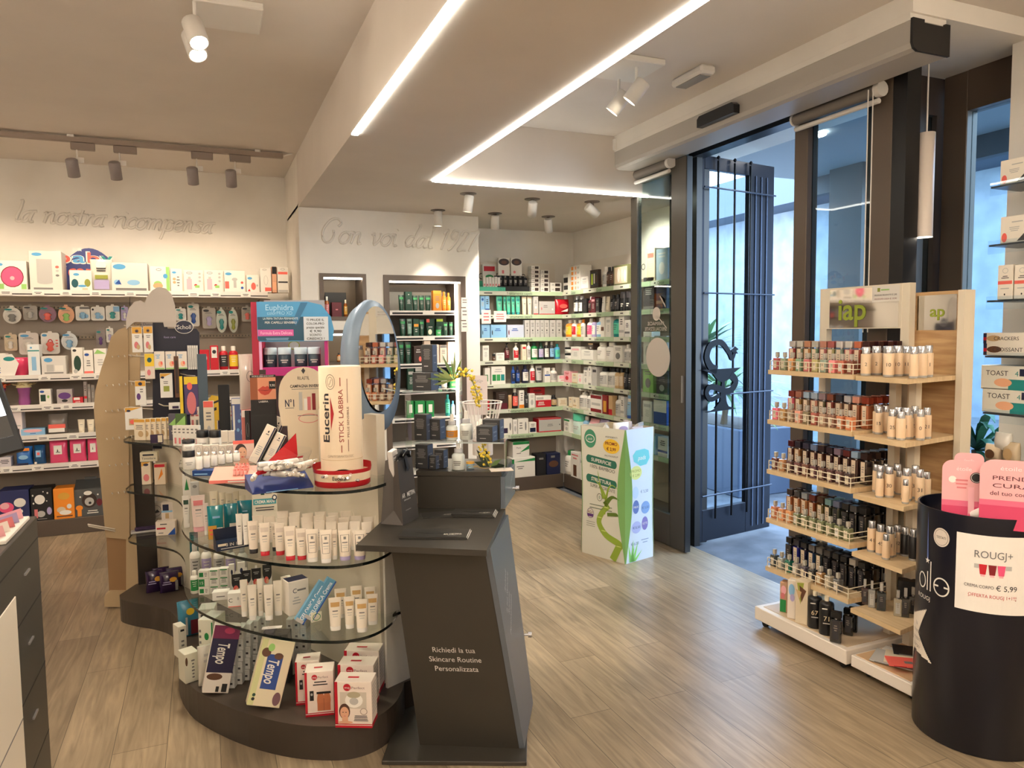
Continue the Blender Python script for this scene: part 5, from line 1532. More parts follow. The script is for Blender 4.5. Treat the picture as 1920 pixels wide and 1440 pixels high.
row(R0 % ig(5), 'X', AX, IGZ[5], [(1066, 1073, 745, 'box', 'cream flowered box', D(c='cream', a='tan')), (1074, 1081, 746, 'box', 'cream flowered box', D(c='cream', a='tan')), (1082, 1096, 730, 'bot', 'white pump bottle', D(lab='lg', pump=True)), (1098, 1106, 732, 'bot', 'white pump bottle', D(lab='lg', pump=True)),
    (1107, 1128, 741, 'box', 'red and white banded box', D(deco='r 0 0 1 .2 dred;r 0 .8 1 1 dred;r .1 .4 .9 .55 lg')), (1129, 1139, 741, 'box', 'gold and red box', D(c='dred', deco='r .2 .1 .8 .7 gold')), (1141, 1148, 742, 'box', 'tan and red box', D(c='tan', deco='r 0 0 1 .3 red')), (1150, 1161, 742, 'bot', 'round white bottle', D(lab='lg')),
    (1163, 1170, 744, 'box', 'narrow white carton', D(a='lg')), (1171, 1181, 742, 'tube', 'pale blue tube', D(c='lblue', cap='blue', a='w'))], .1)
row(R0 % ig(6), 'X', AX, IGZ[6], [(1057, 1068, 786, 'box', 'white and green tub box', D(a='green')), (1069, 1088, 776, 'jar', 'green lidded clear tub', D(c=(200, 222, 214), lid='mint')), (1090, 1098, 781, 'bot', 'small blue bottle', D(c='lblue', cap='w', lab='w')), (1100, 1116, 786, 'bag', 'pale pink packet', D(c='lpink')), (1118, 1134, 787, 'bag', 'lilac packet', D(c='lav'))], .1)
row('right corner shelving, bottom plinth', 'X', AX, .127, [(1055, 1068, 845, 'bot', 'white bottle with green cap', D(cap='green', lab='w')), (1070, 1086, 848, 'box', 'pink white box with brown patch', D(deco='r .3 .05 .7 .5 brown;p .1 .7 .9 .95 2 rose')), (1088, 1102, 864, 'box', 'small white box half hidden by the bin', D(a='lg'))], .12)
# through the sliding panel
for i, items in enumerate(([(1212, 1228, 466, 'box', 'tall beige box', D(c='beige', a='coral')), (1230, 1252, 466, 'box', 'grey blue box', D(c=(140, 160, 176), a='lg'))], [(1206, 1226, 520, 'box', 'dark carton', D(c='ink', a='g')), (1230, 1250, 530, 'box', 'dark blue carton', D(c='navy', a='g'))],
                           [], [(1206, 1222, 622, 'box', 'white carton', D(a='lg')), (1226, 1250, 630, 'box', 'grey carton', D(c='lg', a='g'))], [(1205, 1225, 690, 'box', 'green gift carton', D(c='lgreen', a='g')), (1230, 1252, 694, 'box', 'dark gift carton', D(c='ink', a='g'))],
                           [(1205, 1222, 752, 'box', 'white block', D(a='lg')), (1225, 1250, 750, 'box', 'blue and white box', D(c='blue', deco='r 0 .5 1 1 w'))], [(1208, 1230, 816, 'box', 'pale blue box', D(c='lblue', a='w')), (1233, 1252, 820, 'box', 'white and blue box', D(a='blue'))])):
    if items:
        row('seen through the sliding panel, %s' % ig(i), 'X', AX + .01, IGZ[i], items, .1)

# ---------------------------------------------------------------- goods in the niches
NY = 5.958
nn = ['top niche shelf', 'second niche shelf', 'third niche shelf', 'fourth niche shelf', 'fifth niche shelf']
gt = D(c='dgreen', cap='dgreen', a='grn2')
row('on the ' + nn[0], 'Y', NY, NZ[0], [(748, 759, 553, 'tube', 'dark green hair tube', gt), (760, 773, 547, 'box', 'dark green tall box', D(c='dgreen', a='lg', deco='e .5 .86 .1 .03 w;p .2 .35 .8 .6 4 lg')), (774, 785, 554, 'tube', 'dark green hair tube', gt), (786, 797, 554, 'tube', 'dark green hair tube', gt), (798, 809.5, 554, 'tube', 'dark green hair tube', gt),
    (812, 828, 545, 'box', 'orange box', D(c='org', a='gold')), (829.5, 837.5, 547, 'bot', 'orange bottle', D(c='org', cap='org', lab='gold')), (838, 846, 549, 'bot', 'orange bottle', D(c='org', cap='org', lab='gold'))], .12)
row('on the ' + nn[1], 'Y', NY, NZ[1], [(750, 762.5, 598, 'tube', 'dark green hair tube', gt), (764, 774, 598, 'tube', 'silver green tube', D(c=(120, 150, 138), cap='dgreen', a='dgreen')), (775, 786, 598, 'box', 'dark box with orange band', D(c='dgreen', deco='r .1 .55 .9 .7 org;p .2 .2 .8 .45 2 lg')), (787, 797, 599, 'tube', 'dark green hair tube', gt),
    (799, 815, 598, 'box', 'dark box with pink tag', D(c='dgreen', deco='r 0 .8 .4 1 coral;p .2 .3 .8 .6 2 lg'), None, .06), (818, 831, 598, 'box', 'green box with leaf lid', D(c='dgreen', deco='r 0 .85 1 1 lime;p .2 .3 .8 .6 2 lg'), None, .06), (801, 812, 615, 'box', 'small box with cream patch', D(c='dgreen', deco='e .5 .5 .35 .35 cream')),
    (818.5, 828.5, 612, 'jar', 'small green jar', D(c='grn2', lid='dgreen')), (832, 841, 604, 'tube', 'short green tube', gt), (842.5, 851, 604, 'tube', 'short green tube', gt)], .1)
row('on the ' + nn[2], 'Y', NY, NZ[2], [(748, 759, 641, 'tube', 'dark green hair tube', gt), (760.5, 773, 641, 'tube', 'dark green hair tube', gt), (776, 793, 649, 'box', 'dark brown box with red drop', D(c='dbrown', deco='e .7 .25 .15 .15 coral;p .2 .6 .8 .85 2 lg')), (795, 807.5, 639, 'box', 'tall cream carton', D(c=(230, 208, 190), a='lg')),
    (808.5, 823.5, 646, 'box', 'cream carton with grey print', D(c=(228, 206, 188), a='g')), (825, 838, 647, 'box', 'cream carton with grey print', D(c=(228, 206, 188), a='g')), (839.5, 853, 641, 'box', 'tall cream carton', D(c=(230, 208, 190), a='lg'))], .12)
row('on the ' + nn[3], 'Y', NY, NZ[3], [(764, 777, 691, 'box', 'dark green carton', D(c='dgreen', a='lg')), (778.5, 792, 690, 'box', 'dark green carton', D(c='dgreen', a='lg')), (794, 808, 690, 'box', 'dark green carton', D(c='dgreen', a='grn2')), (809.5, 820, 689, 'box', 'dark blue carton', D(c='navy', a='blue')), (822, 838, 688, 'box', 'navy carton', D(c='navy', a='lblue'), None, .05),
    (828, 841, 708, 'tube', 'small white tube', D(c='w', cap='lg'))], .1)
for k, (c, n_) in enumerate((('green', 'lower green'), ('gold', 'middle yellow'), ('green', 'upper green'))):
    row('at the end of the fourth niche shelf', 'Y', NY, NZ[3] + .0005 + k * .0595, [(843.5, 857.5, pix((1.99, NY, NZ[3] + .059 + k * .0595))[1], 'box', '%s box of the stack' % n_, D(c=c, deco='r .2 .3 .8 .7 lgreen'))], .1)
row('on the ' + nn[4], 'Y', NY, NZ[4], [(763, 776, 752, 'box', 'green box with white label', D(c='green', deco='r .3 .3 .8 .8 w')), (778, 797, 752, 'box', 'green box with white label', D(c='green', deco='r .3 .3 .8 .8 w')), (799, 814, 752, 'box', 'green box with white label', D(c='green', deco='r .3 .3 .8 .8 w')), (836, 845, 740, 'bot', 'teal bottle', D(c='teal', cap='teal', lab='mint')), (846.5, 854, 752, 'bot', 'pale blue bottle', D(c='lblue', cap='sky', lab='w'))], .1)
b = MB(); b.box(-.085, .085, 0, .012, 0, .20, 'k', .001); b = b.build('backing_card'); b.location = (1.0, 6.05, 1.6405); tag(b, 'black backing card in the small upper wall niche', 'card')
row('in the small upper niche', 'Y', 5.93, 1.6402, [(609, 618, 556, 'bot', 'amber liqueur bottle with white stopper', D(c='amber', cap='w', lab='rose', gl=True)), (622, 641, 567, 'box', 'wine red square box', D(c='wine', a='coral', deco='p .3 .4 .7 .6 1 rose')), (645, 652, 562, 'bot', 'slim amber bottle with white cap', D(c='amber', cap='cream', lab='gold', gl=True))], .06)
row('in the lower niche', 'Y', 5.93, 1.281, [(632, 640, 662, 'bot', 'small amber perfume flask', D(c='amber', cap='k', lab='tan', gl=True)), (643, 651, 662, 'bot', 'small amber perfume flask', D(c='amber', cap='k', lab='tan', gl=True))], .06)
# notes stuck beside the tall niche
for i, (y0, y1) in enumerate(((558, 576), (578, 600), (602, 622))):
    a, c = atY(865, y1, YN - .013), atY(877, y0, YN - .013)
    b = MB(); b.box(a.x, c.x, 0, .001, a.z, c.z, M((224, 206, 198), .6)); printed(b, a.x + .01, c.x - .01, a.z + .03, c.z - .01, -.0003, 'g', 2, 2)
    b = b.build('note_card'); b.location.y = YN - .0145; tag(b, 'pale pink note card stuck on the tall niche frame, %s' % ['top of three', 'middle of three', 'bottom of three'][i], 'note', 'note cards on the niche frame')

# ---------------------------------------------------------------- goods of the baby wall
BY = YB + .012
bs = ['top baby shelf', 'second baby shelf', 'third baby shelf', 'fourth baby shelf', 'fifth baby shelf']
DROP = 'e .16 .9 .13 .05 sky;'
row('on the ' + bs[0], 'Y', BY, BZ[0], [(-6, 51, 489, 'box', 'white box with round pink bowl window', D(deco='o .5 .45 .40 .37 .05 dred;e .5 .45 .37 .34 (222,80,110);'.replace('(222,80,110)', 'pink') + 'e .5 .4 .08 .07 lpink;e .1 .87 .1 .05 sky;r .02 .02 .2 .2 lgreen;r .8 .02 .98 .2 lgreen', d=.16)),
    (54, 117, 471, 'box', 'tall white box with blue drop and grey bottle', D(c=(222, 214, 204), deco='e .24 .92 .16 .045 sky;r .22 .2 .7 .8 lg;e .46 .2 .24 .05 lg;e .86 .6 .06 .035 coral;e .86 .5 .05 .03 lg;e .86 .38 .06 .03 g;r .1 .01 .7 .06 g', d=.2)),
    (130, 173, 507, 'box', 'white box with two dark round windows', D(deco='e .22 .35 .16 .22 dteal;e .8 .38 .14 .2 olive;e .3 .8 .14 .07 sky;e .55 .22 .2 .06 sky;r .55 .02 .8 .12 beige', d=.1)),
    (208, 278, 493, 'box', 'wide white box with blue drop and bird', D(c=(224, 216, 210), deco='e .22 .86 .18 .10 sky;e .14 .3 .09 .1 lblue;v .08 .25 .2 .4 .26 .22 blue;e .6 .3 .18 .1 lblue;r .1 .01 .96 .1 g', d=.18)),
    (281, 319, 500, 'box', 'white box with lidded green jar', D(deco='r .82 0 1 1 lgreen;e .38 .28 .22 .14 lgreen;e .38 .22 .26 .12 tan;r .25 .0 .6 .15 (170,160,150)'.replace('(170,160,150)', 'lg') + ';o .45 .88 .14 .05 .02 ink;e .78 .62 .12 .1 sky', d=.12)),
    (320, 342, 504, 'box', 'white card with food portions', D(deco='e .3 .84 .2 .05 sky;e .3 .55 .15 .06 tan;e .3 .4 .15 .06 tan;p .5 .2 .8 .7 4 g', d=.05)),
    (344, 381, 507, 'box', 'white pink box with bottle print', D(c=(236, 220, 214), deco='o .3 .88 .16 .05 .02 ink;r .14 .1 .42 .6 lpink;r .22 .6 .36 .7 lg;e .84 .85 .07 .055 lg;e .84 .68 .07 .055 lg;e .84 .5 .07 .055 lg;e .62 .3 .08 .06 red;r .58 .18 .82 .3 lgreen', d=.12)),
    (382.5, 418, 507, 'box', 'white pink box with bottle print', D(c=(236, 220, 214), deco='o .3 .88 .16 .05 .02 ink;r .14 .1 .42 .6 lpink;r .22 .6 .36 .7 lg;e .84 .85 .07 .055 lg;e .84 .68 .07 .055 lg;e .84 .5 .07 .055 lg;e .62 .3 .08 .06 red;r .58 .18 .82 .3 lgreen', d=.12)),
    (420, 460, 508, 'box', 'white box with breast pump print', D(deco='e .2 .86 .16 .07 sky;e .5 .6 .14 .08 lg;r .44 .2 .58 .6 lg;r .02 .16 .22 .5 coral;e .86 .45 .07 .06 coral;e .86 .2 .07 .06 blue', d=.12)),
    (462, 486, 516, 'box', 'small white box with red toy', D(deco='e .26 .82 .2 .08 sky;e .55 .35 .2 .22 coral;e .86 .4 .08 .07 lg;v .05 .05 .3 .05 .2 .2 red', d=.08)),
    (488, 509, 503, 'box', 'white box with outline drawing', D(deco='o .4 .94 .2 .03 .02 ink;o .5 .5 .2 .2 .03 lg;r .4 .05 1 .2 coral', d=.1)),
    (510, 519, 500, 'box', 'narrow box with child photo', D(c='skin', deco='r 0 .72 1 1 k;e .5 .6 .4 .1 skin;r .1 .1 .9 .4 peach', d=.1)), (520, 541, 501, 'box', 'white box with orange headline', D(deco='o .5 .92 .2 .04 .02 ink;r .05 .72 .95 .82 coral;r .05 .38 .95 .44 ink;r .05 .02 .95 .1 lg', d=.1))], .24)
b = MB()
arc = [(-.30 + .6 * k / 20, .34 * math.sin(math.pi * k / 20) ** .9) for k in range(21)]
b.slab(arc, 0, .006, M((52, 62, 122), .4))
for ch, x, c in (('b', -.17, 'coral'), ('a', -.07, 'sky'), ('b', .03, 'coral'), ('y', .12, 'teal')):
    b.text(ch, x, .268, .10, -.001, 'w', bold=True, w=.105); b.text(ch, x, .268, .085, -.0022, c, bold=True, w=.085)
b.text('care', -.03, .165, .10, -.001, 'coral', bold=True)
def star(b, x, z, r, y, c):
    b.poly([(x + (r if k % 2 == 0 else r * .5) * math.cos(math.pi / 2 + k * math.pi / 5), y, z + (r if k % 2 == 0 else r * .5) * math.sin(math.pi / 2 + k * math.pi / 5)) for k in range(10)], c)
for x, z in ((-.10, .325), (-.06, .328), (.19, .21), (-.17, .19)):
    star(b, x, z, .018, -.001, 'w')
b = b.build('arch_sign'); P = atY(168, 545, 6.50); b.location = (P.x, 6.57, BZ[0] + .0006); tag(b, 'navy arched sign with colourful baby lettering behind the boxes', 'sign')
lst = []
P = atY(191, 545, BY)
o = p_bag(.155, .07, .24, (214, 210, 200), 'w', 'e .5 .82 .25 .12 w;r .2 .38 .8 .5 olive;r .15 .05 .85 .34 (150,160,190);p .25 .6 .75 .75 2 ink'.replace('(150,160,190)', 'lav'), .15)
o.location = (P.x, BY + .05, BZ[0] + .0006); tag(o, 'clear rounded pack with bottle, between white boxes on the top baby shelf', 'pouch')

HY = 6.60
def hang(where, items):
    return row(where, 'Y', HY, 0, [(x0, x1, yt, 'card', desc, kw, atY((x0 + x1) / 2, yb, HY).z) for (x0, x1, yt, yb, desc, kw) in items])
hang('on the upper hook bar', [(3, 39, 576, 607, 'round white blister with grey dummy', D(shape='o', prod='g', a='teal')), (41, 69, 573, 600, 'grey blister with dark drop', D(c=(170, 164, 156), prod='lg', a='ink')), (71, 105, 574, 604, 'purple topped blister with red dummy', D(c=(150, 110, 130), prod='coral', a='teal', shape='o')),
    (107, 139, 574, 606, 'peach rounded blister with green ring', D(c='peach', shape='o', prod='lgreen', a='teal')), (140, 168, 574, 601, 'white blister with blue dots', D(deco='r .3 .8 1 .95 g;e .35 .3 .12 .12 lblue;e .75 .3 .14 .14 lblue', prod='lblue')), (169, 196, 575, 601, 'white blister with blue dots', D(deco='e .15 .8 .08 .08 ink;e .75 .25 .14 .14 lblue', prod='lblue')),
    (197, 224, 573, 601, 'white blister with turquoise dummies', D(deco='r .55 .6 1 .95 lblue', prod='teal')), (226, 240, 575, 601, 'narrow lilac blister', D(c='lav', prod='w')), (328, 349, 578, 601, 'white blister with two turquoise dummies', D(prod='teal')), (351, 374, 569, 612, 'tall white blister with blue scissors', D(prod='blue', a='teal')),
    (379, 405, 577, 616, 'grey blister with brush and comb', D(c=(176, 170, 160), prod='lav', a='ink')), (405, 426, 579, 624, 'oval blister with turquoise handle', D(shape='o', prod='teal', c=(206, 214, 204))), (428, 447, 579, 624, 'oval blister with clear tool', D(shape='o', prod='olive', c=(206, 210, 200))), (453, 475, 575, 603, 'grey blister with red scissors', D(c=(178, 172, 162), prod='coral', a='ink'))])
hang('on the lower hook bar', [(6, 31, 627, 658, 'clear blister with feeding bottle', D(c='beige', prod='w', a='teal')), (33, 72, 624, 665, 'large clear blister with white teat', D(c=(222, 214, 206), prod='w', a='sky')), (75, 111, 624, 664, 'white blister with red ring', D(c='w', prod='coral', a='sky', deco='e .2 .88 .14 .06 sky;o .5 .5 .16 .2 .06 red;p .78 .3 .92 .7 3 coral')),
    (113, 145, 624, 656, 'white blister with blue clip', D(shape='o', prod='lblue', a='sky', c=(222, 226, 226))), (179, 197, 618, 651, 'grey blister with purple tool', D(c=(150, 138, 134), prod='pur')), (198, 212, 615, 642, 'small white blister', D(prod='lav'))])
b2 = bs[1]
row('on the ' + b2, 'Y', BY, BZ[1], [(-8, 11, 663, 'box', 'white box with blue marks at the picture edge', D(deco='p .3 .1 .9 .4 3 blue;p .2 .6 .8 .8 1 lg', d=.1)), (52, 75, 646, 'box', 'tall white carton with teal stripe', D(c=(226, 230, 230), deco='r 0 .78 1 .82 teal;r .3 .15 .7 .6 lblue;e .3 .9 .1 .03 sky', d=.1)),
    (77, 124, 668, 'box', 'clear faced box with silver parts', D(c=(214, 210, 204), deco='e .28 .8 .18 .12 sky;r .2 .15 .5 .55 lg;r .55 .2 .9 .5 w;r .1 .05 .9 .12 g', d=.14)), (134, 156, 652, 'box', 'white box with dark green window', D(deco='e .5 .4 .34 .3 dgreen;e .28 .9 .18 .05 ink;e .3 .1 .2 .08 lg', d=.1)),
    (156.5, 175, 657, 'box', 'white carton with drop logo', D(deco='e .35 .82 .26 .06 blue;p .2 .3 .8 .6 3 g;r 0 0 1 .1 coral', d=.1)), (176, 200, 654, 'box', 'white carton with green flap', D(deco='v 0 .8 1 .8 .3 .98 lgreen;p .2 .3 .8 .6 3 lg', d=.1)),
    (372, 393, 656, 'box', 'pink red box with white oval', D(c='red', deco='e .5 .6 .3 .2 w', d=.1)), (394, 410, 648, 'box', 'tall pink red box with white label', D(c='red', deco='r .15 .5 .85 .95 w;e .5 .75 .25 .08 ink', d=.08)), (411, 428, 649, 'bot', 'red bottle with dark round label', D(c='red', cap='w', lab='ink')), (429, 447, 649, 'bot', 'red bottle with yellow label', D(c='red', cap='w', lab='yel'))], .2)
b = MB()
b.lathe([(.055, 0), (.08, .06), (.085, .13), (.079, .13), (.07, .05)], M((226, 66, 110), .3), 24, cap1=False, sy=.8)
P = atY(36, 703, BY + .09); b = b.build('baby_bowl'); b.location = (P.x, BY + .10, BZ[1] + .0006); tag(b, 'deep pink baby bowl standing beside the tall white carton', 'bowl')
b = MB(); b.slab([(-.085, 0), (.0, 0), (.03, .09), (-.01, .16), (-.085, .16)], -.001, .001, M((236, 232, 226), .5)); b.disc(-.03, .125, .035, .016, -.0014, 'teal'); b = b.build('bowl_sleeve'); b.location = (P.x - .01, BY, BZ[1] + .0006); tag(b, 'white card sleeve with dark drop in front of the pink bowl', 'card')
def cup(desc, px, c, c2, where, sc=1.0):
    P = atY(px, 757, BY + .05)
    b = MB(); b.lathe([(.036 * sc, 0), (.04 * sc, .02), (.034 * sc, .07), (.046 * sc, .13)], M(c, .15, 0, .6), 18); o = b.build('baby_cup')
    b = MB()
    for k in range(8):
        a = k * math.pi / 4
        b.add([(0, 0, .135), (.07 * sc * math.cos(a - .3), .07 * sc * math.sin(a - .3), .15), (.085 * sc * math.cos(a), .085 * sc * math.sin(a), .165), (.07 * sc * math.cos(a + .3), .07 * sc * math.sin(a + .3), .15)], [(0, 1, 2, 3)], c2)
    b.lathe([(.05 * sc, .13), (.035 * sc, .19), (.02 * sc, .21)], M(c2, .4), 14); b.build('petal_lid', o)
    o.location = (P.x, BY + .06, BZ[2] + .0006); tag(o, '%s %s' % (desc, where), 'cup')
cup('purple cup with pale flower lid', 46, (150, 80, 140), (222, 206, 160), 'on the third baby shelf')
cup('violet cup with orange flower lid', -2, (150, 50, 120), (236, 120, 80), 'at the left end of the third baby shelf')
row('on the ' + bs[2], 'Y', BY, BZ[2], [(73, 96, 730, 'box', 'white box with clear green window', D(deco='e .25 .85 .2 .08 blue;r .1 .2 .55 .65 dgreen;e .78 .5 .1 .1 lgreen', d=.08)), (106, 136, 730, 'box', 'grey box with purple glasses case', D(c=(170, 160, 158), deco='e .5 .55 .42 .24 pur;e .5 .2 .2 .1 k', d=.1)), (136, 156, 745, 'box', 'flat red and white box', D(c='red', deco='r .1 .55 .7 1 w;t .5 .25 .3 w pack', d=.08)),
    (157, 163, 716, 'box', 'thin white toothbrush box', D(c=(150, 138, 134), a='red')), (164, 170, 720, 'box', 'thin grey toothbrush box', D(c=(140, 130, 124), a='g')), (171, 177, 722, 'box', 'thin taupe toothbrush box', D(c=(132, 122, 114), a='g'))], .15)
row('on the ' + bs[3], 'Y', BY, BZ[3], [(14, 42, 772, 'box', 'white thermometer box', D(c=(232, 220, 220), deco='r .2 0 .8 .3 ink;r .1 .4 .9 .45 lg', d=.12)), (38, 85, 804, 'box', 'flat blue box with pink wave', D(c='lblue', deco='e .5 .7 .4 .25 lpink;p .3 .2 .7 .4 1 blue', d=.1)), (145, 159, 787, 'tube', 'cream bottle tube', D(c='cream', cap='cream')), (162, 177, 787, 'tube', 'cream bottle tube', D(c='cream', cap='cream'))], .15)
row('on the ' + bs[3], 'Y', BY, BZ[3], [(87, 126, 777, 'bag', 'crumpled grey and coral baby pack', D(c=(120, 112, 106), deco='r .05 .3 .95 .5 coral;r .05 .1 .9 .3 w', d=.14))])
row('on the ' + bs[4], 'Y', BY, BZ[4], [(-6, 21, 858, 'box', 'pale grey box with small print', D(c=(206, 200, 206), deco='p .2 .3 .9 .8 3 ink', d=.1)), (27, 60, 839, 'bag', 'blue nappy pack with orange stripe', D(c=(40, 110, 190), deco='r .1 .8 .9 .95 org;e .5 .45 .3 .12 lblue;r .05 .02 .8 .14 navy', d=.12)), (61, 84, 836, 'bag', 'teal blue nappy pack', D(c=(24, 84, 132), deco='r .25 .4 .7 .75 lblue;r .35 .5 .6 .65 coral;e .2 .1 .12 .06 w', d=.12)),
    (90, 126, 827, 'bag', 'bright pink wet wipes pack', D(c='pink', deco='r .28 .4 .75 .8 w;v .45 .52 .55 .52 .5 .66 ink;r .4 .48 .65 .51 ink', d=.1)), (128, 161, 824, 'bag', 'bright pink wet wipes pack', D(c='pink', deco='r .28 .4 .75 .8 w;v .45 .52 .55 .52 .5 .66 ink;r .4 .48 .65 .51 ink', d=.1)), (162, 186, 823, 'bag', 'bright pink wet wipes pack', D(c='pink', deco='r .28 .4 .75 .8 w;v .45 .52 .55 .52 .5 .66 ink', d=.1))], .2)
row('on the plinth of the baby wall', 'Y', BY, .122, [(-4, 56, 920, 'box', 'dark blue box with pink splash', D(c=(34, 42, 92), deco='e .25 .5 .25 .16 pink;e .2 .55 .15 .1 lpink;e .7 .62 .2 .14 w;e .5 .15 .3 .1 lav;e .72 .35 .07 .06 w', d=.2, side='navy')),
    (100, 140, 916, 'box', 'orange box with white slippers', D(c='org', deco='e .35 .3 .22 .1 beige;e .55 .2 .3 .08 w;e .75 .4 .12 .08 w;r .1 .06 .9 .1 brown;e .5 .75 .3 .12 gold', d=.16, side=(206, 120, 30)))], .26)
row('on the plinth of the baby wall', 'Y', BY + .01, .122, [(57, 99, 916, 'box', 'black box with white snow and moon', D(c='k', deco='e .42 .66 .25 .15 w;e .45 .2 .2 .1 lg;e .85 .28 .12 .12 lav;r .14 .08 .3 .36 rose;e .1 .8 .04 .03 w;e .8 .85 .04 .03 w;e .75 .6 .03 .02 w;e .12 .55 .04 .03 w;e .6 .9 .03 .02 w;p .2 .03 .8 .06 1 lg', d=.16))], .26)
def house_box(w, d, h):
    b = MB(); G = M((78, 80, 80), .5)
    b.box(-w / 2, w / 2, -d / 2, d / 2, 0, h * .76, G)
    b.slab([(0, 0)] * 0 or [(-w / 2, h * .76), (w / 2, h * .76), (w / 2, h * .761), (-w / 2, h * .761)], -d / 2, d / 2, G)
    b.add([(-w / 2, -d / 2, h * .76), (w / 2, -d / 2, h * .76), (w / 2, d * .1, h), (-w / 2, d * .1, h), (-w / 2, d / 2, h * .76), (w / 2, d / 2, h * .76)], [(0, 1, 2, 3), (3, 2, 5, 4), (0, 3, 4), (1, 5, 2)], M((70, 72, 72), .5))
    b.box(-w * .2, w * .2, d * .06, d * .14, h * .99, h * 1.06, G)
    decorate(b, w, h * .76, -d / 2, 'e .5 .6 .26 .28 dbrown;e .5 .55 .16 .16 lg;e .52 .5 .05 .05 k;e .46 .88 .14 .08 w;r .08 .02 .22 .3 org;e .15 .34 .12 .1 org;e .84 .5 .1 .14 wine;p .4 .08 .8 .24 2 w;e .2 .75 .03 .03 w;e .8 .8 .03 .03 w')
    return b.build('gift_box')
P0, P1 = atY(141, 970, BY), atY(196, 966, BY)
o = house_box(P1.x - P0.x, .2, .27); o.location = ((P0.x + P1.x) / 2, BY + .11, .1226); tag(o, 'dark grey house shaped gift box with bear face on the plinth', 'box')

# ---------------------------------------------------------------- cardboard foot care display at the end of the island
root = empty('cardboard_display', (-.40, 4.52, 0)); tag(root, 'tan cardboard floor display with cloud top and hooks of foot care packs', 'display stand')
KR2 = M((176, 152, 118), .8); KR3 = M((190, 166, 130), .8)
def pt(x, y, Y=4.50): P = atY(x, y, Y); return (P.x + .40, P.z)
b = MB()
sil = [pt(*p) for p in ((243, 1012), (198, 1008), (190, 920), (182, 840), (176, 770), (178, 735), (190, 690), (200, 662), (208, 632), (222, 618), (240, 612))]
b.slab(sil, -.02, -.008, KR2); b.build('side_wing', root)
b = MB()
c_ = [pt(*p) for p in ((236, 1137), (236, 604), (262, 604), (262, 725), (258, 1137))]
b.slab(c_, -.008, .03, KR3)
b.slab([pt(*p) for p in ((196, 1137), (196, 1118), (206, 1108), (256, 1108), (256, 1137))], -.03, .03, KR3)
b.slab([pt(*p) for p in ((204, 1110), (199, 1010), (243, 1010), (243, 1110))], -.005, .0, M((150, 116, 80), .8))
b.build('pillar', root)
b = MB()
cl = []
for cx, cyy, r_, a0, a1 in ((252, 590, 20, 180, 80), (268, 585, 26, 120, 60), (300, 580, 34, 150, 10), (318, 600, 18, 60, -60)):
    pass
cl = [pt(*p) for p in ((237, 618), (237, 596), (242, 578), (252, 566), (264, 563), (272, 568), (276, 556), (286, 544), (298, 538), (311, 541), (322, 552), (328, 572), (330, 596), (331, 613), (308, 613), (306, 604), (252, 604), (243, 612))]
b.slab(cl, -.03, -.018, M((190, 180, 170), .7)); b.build('cloud_header', root)
b = MB()
nb = [pt(*p) for p in ((286, 842), (286, 605), (312, 605), (314, 616), (368, 616), (374, 624), (374, 842))]
b.slab(nb, -.006, .01, M((20, 22, 44), .4))
P = pt(345, 613)
b.disc(P[0], P[1], .048, .038, -.020, 'w', 28); b.disc(P[0], P[1], .045, .035, -.0205, M((24, 30, 56), .3), 28); b.text('Scholl', P[0], P[1], .024, -.021, 'w', w=.072)
P = pt(262, 606); b.text('Cura Donna', pt(270, 609)[0], pt(270, 609)[1] + .004, .014, -.0315, 'navy')
P = pt(318, 632); b.text('foot care', P[0], P[1], .012, -.0065, 'lav'); b.build('navy_panel', root)
b = MB(); Wm = M((214, 204, 188), .4)
for (xa, ya, xb, yb) in ((232, 610, 275, 617), (228, 664, 282, 668), (228, 713, 282, 716), (232, 762, 288, 766), (300, 700, 316, 704), (336, 700, 366, 704), (296, 757, 318, 760)):
    A_, B2 = pt(xa, ya), pt(xb, yb)
    b.tube([(A_[0], .0, A_[1]), ((A_[0] + B2[0]) / 2, -.03, A_[1] - .012), (B2[0], -.06, B2[1])], .0035, Wm, 5)
for (xa, ya) in ((210, 668), (200, 722), (198, 770), (200, 822), (205, 872), (210, 924)):
    A_ = pt(xa, ya)
    for k in range(5):
        b.tube([(A_[0] + k * .03, -.021, A_[1] + .002 * k), (A_[0] + k * .03 + .004, -.036, A_[1] - .004)], .003, Wm, 5)
A_, B2 = pt(168, 984), pt(216, 996)
b.tube([(B2[0], -.021, B2[1]), (A_[0], -.05, A_[1]), (A_[0] - .004, -.055, A_[1] + .012), (B2[0], -.022, B2[1] + .012)], .004, Wm, 5)
b.build('hook', root)
FY = 4.435
def scard(x0, x1, yt, yb, desc, kw):
    return (x0, x1, yt, 'box', desc, dict(kw, d=.012), atY((x0 + x1) / 2, yb, FY).z)
YH = 'r 0 .74 1 1 gold;o .5 .84 .18 .07 .05 navy;e .5 .84 .12 .04 navy;p .2 .55 .8 .68 2 g;e .4 .28 .22 .14 rose;e .6 .2 .18 .1 tan'
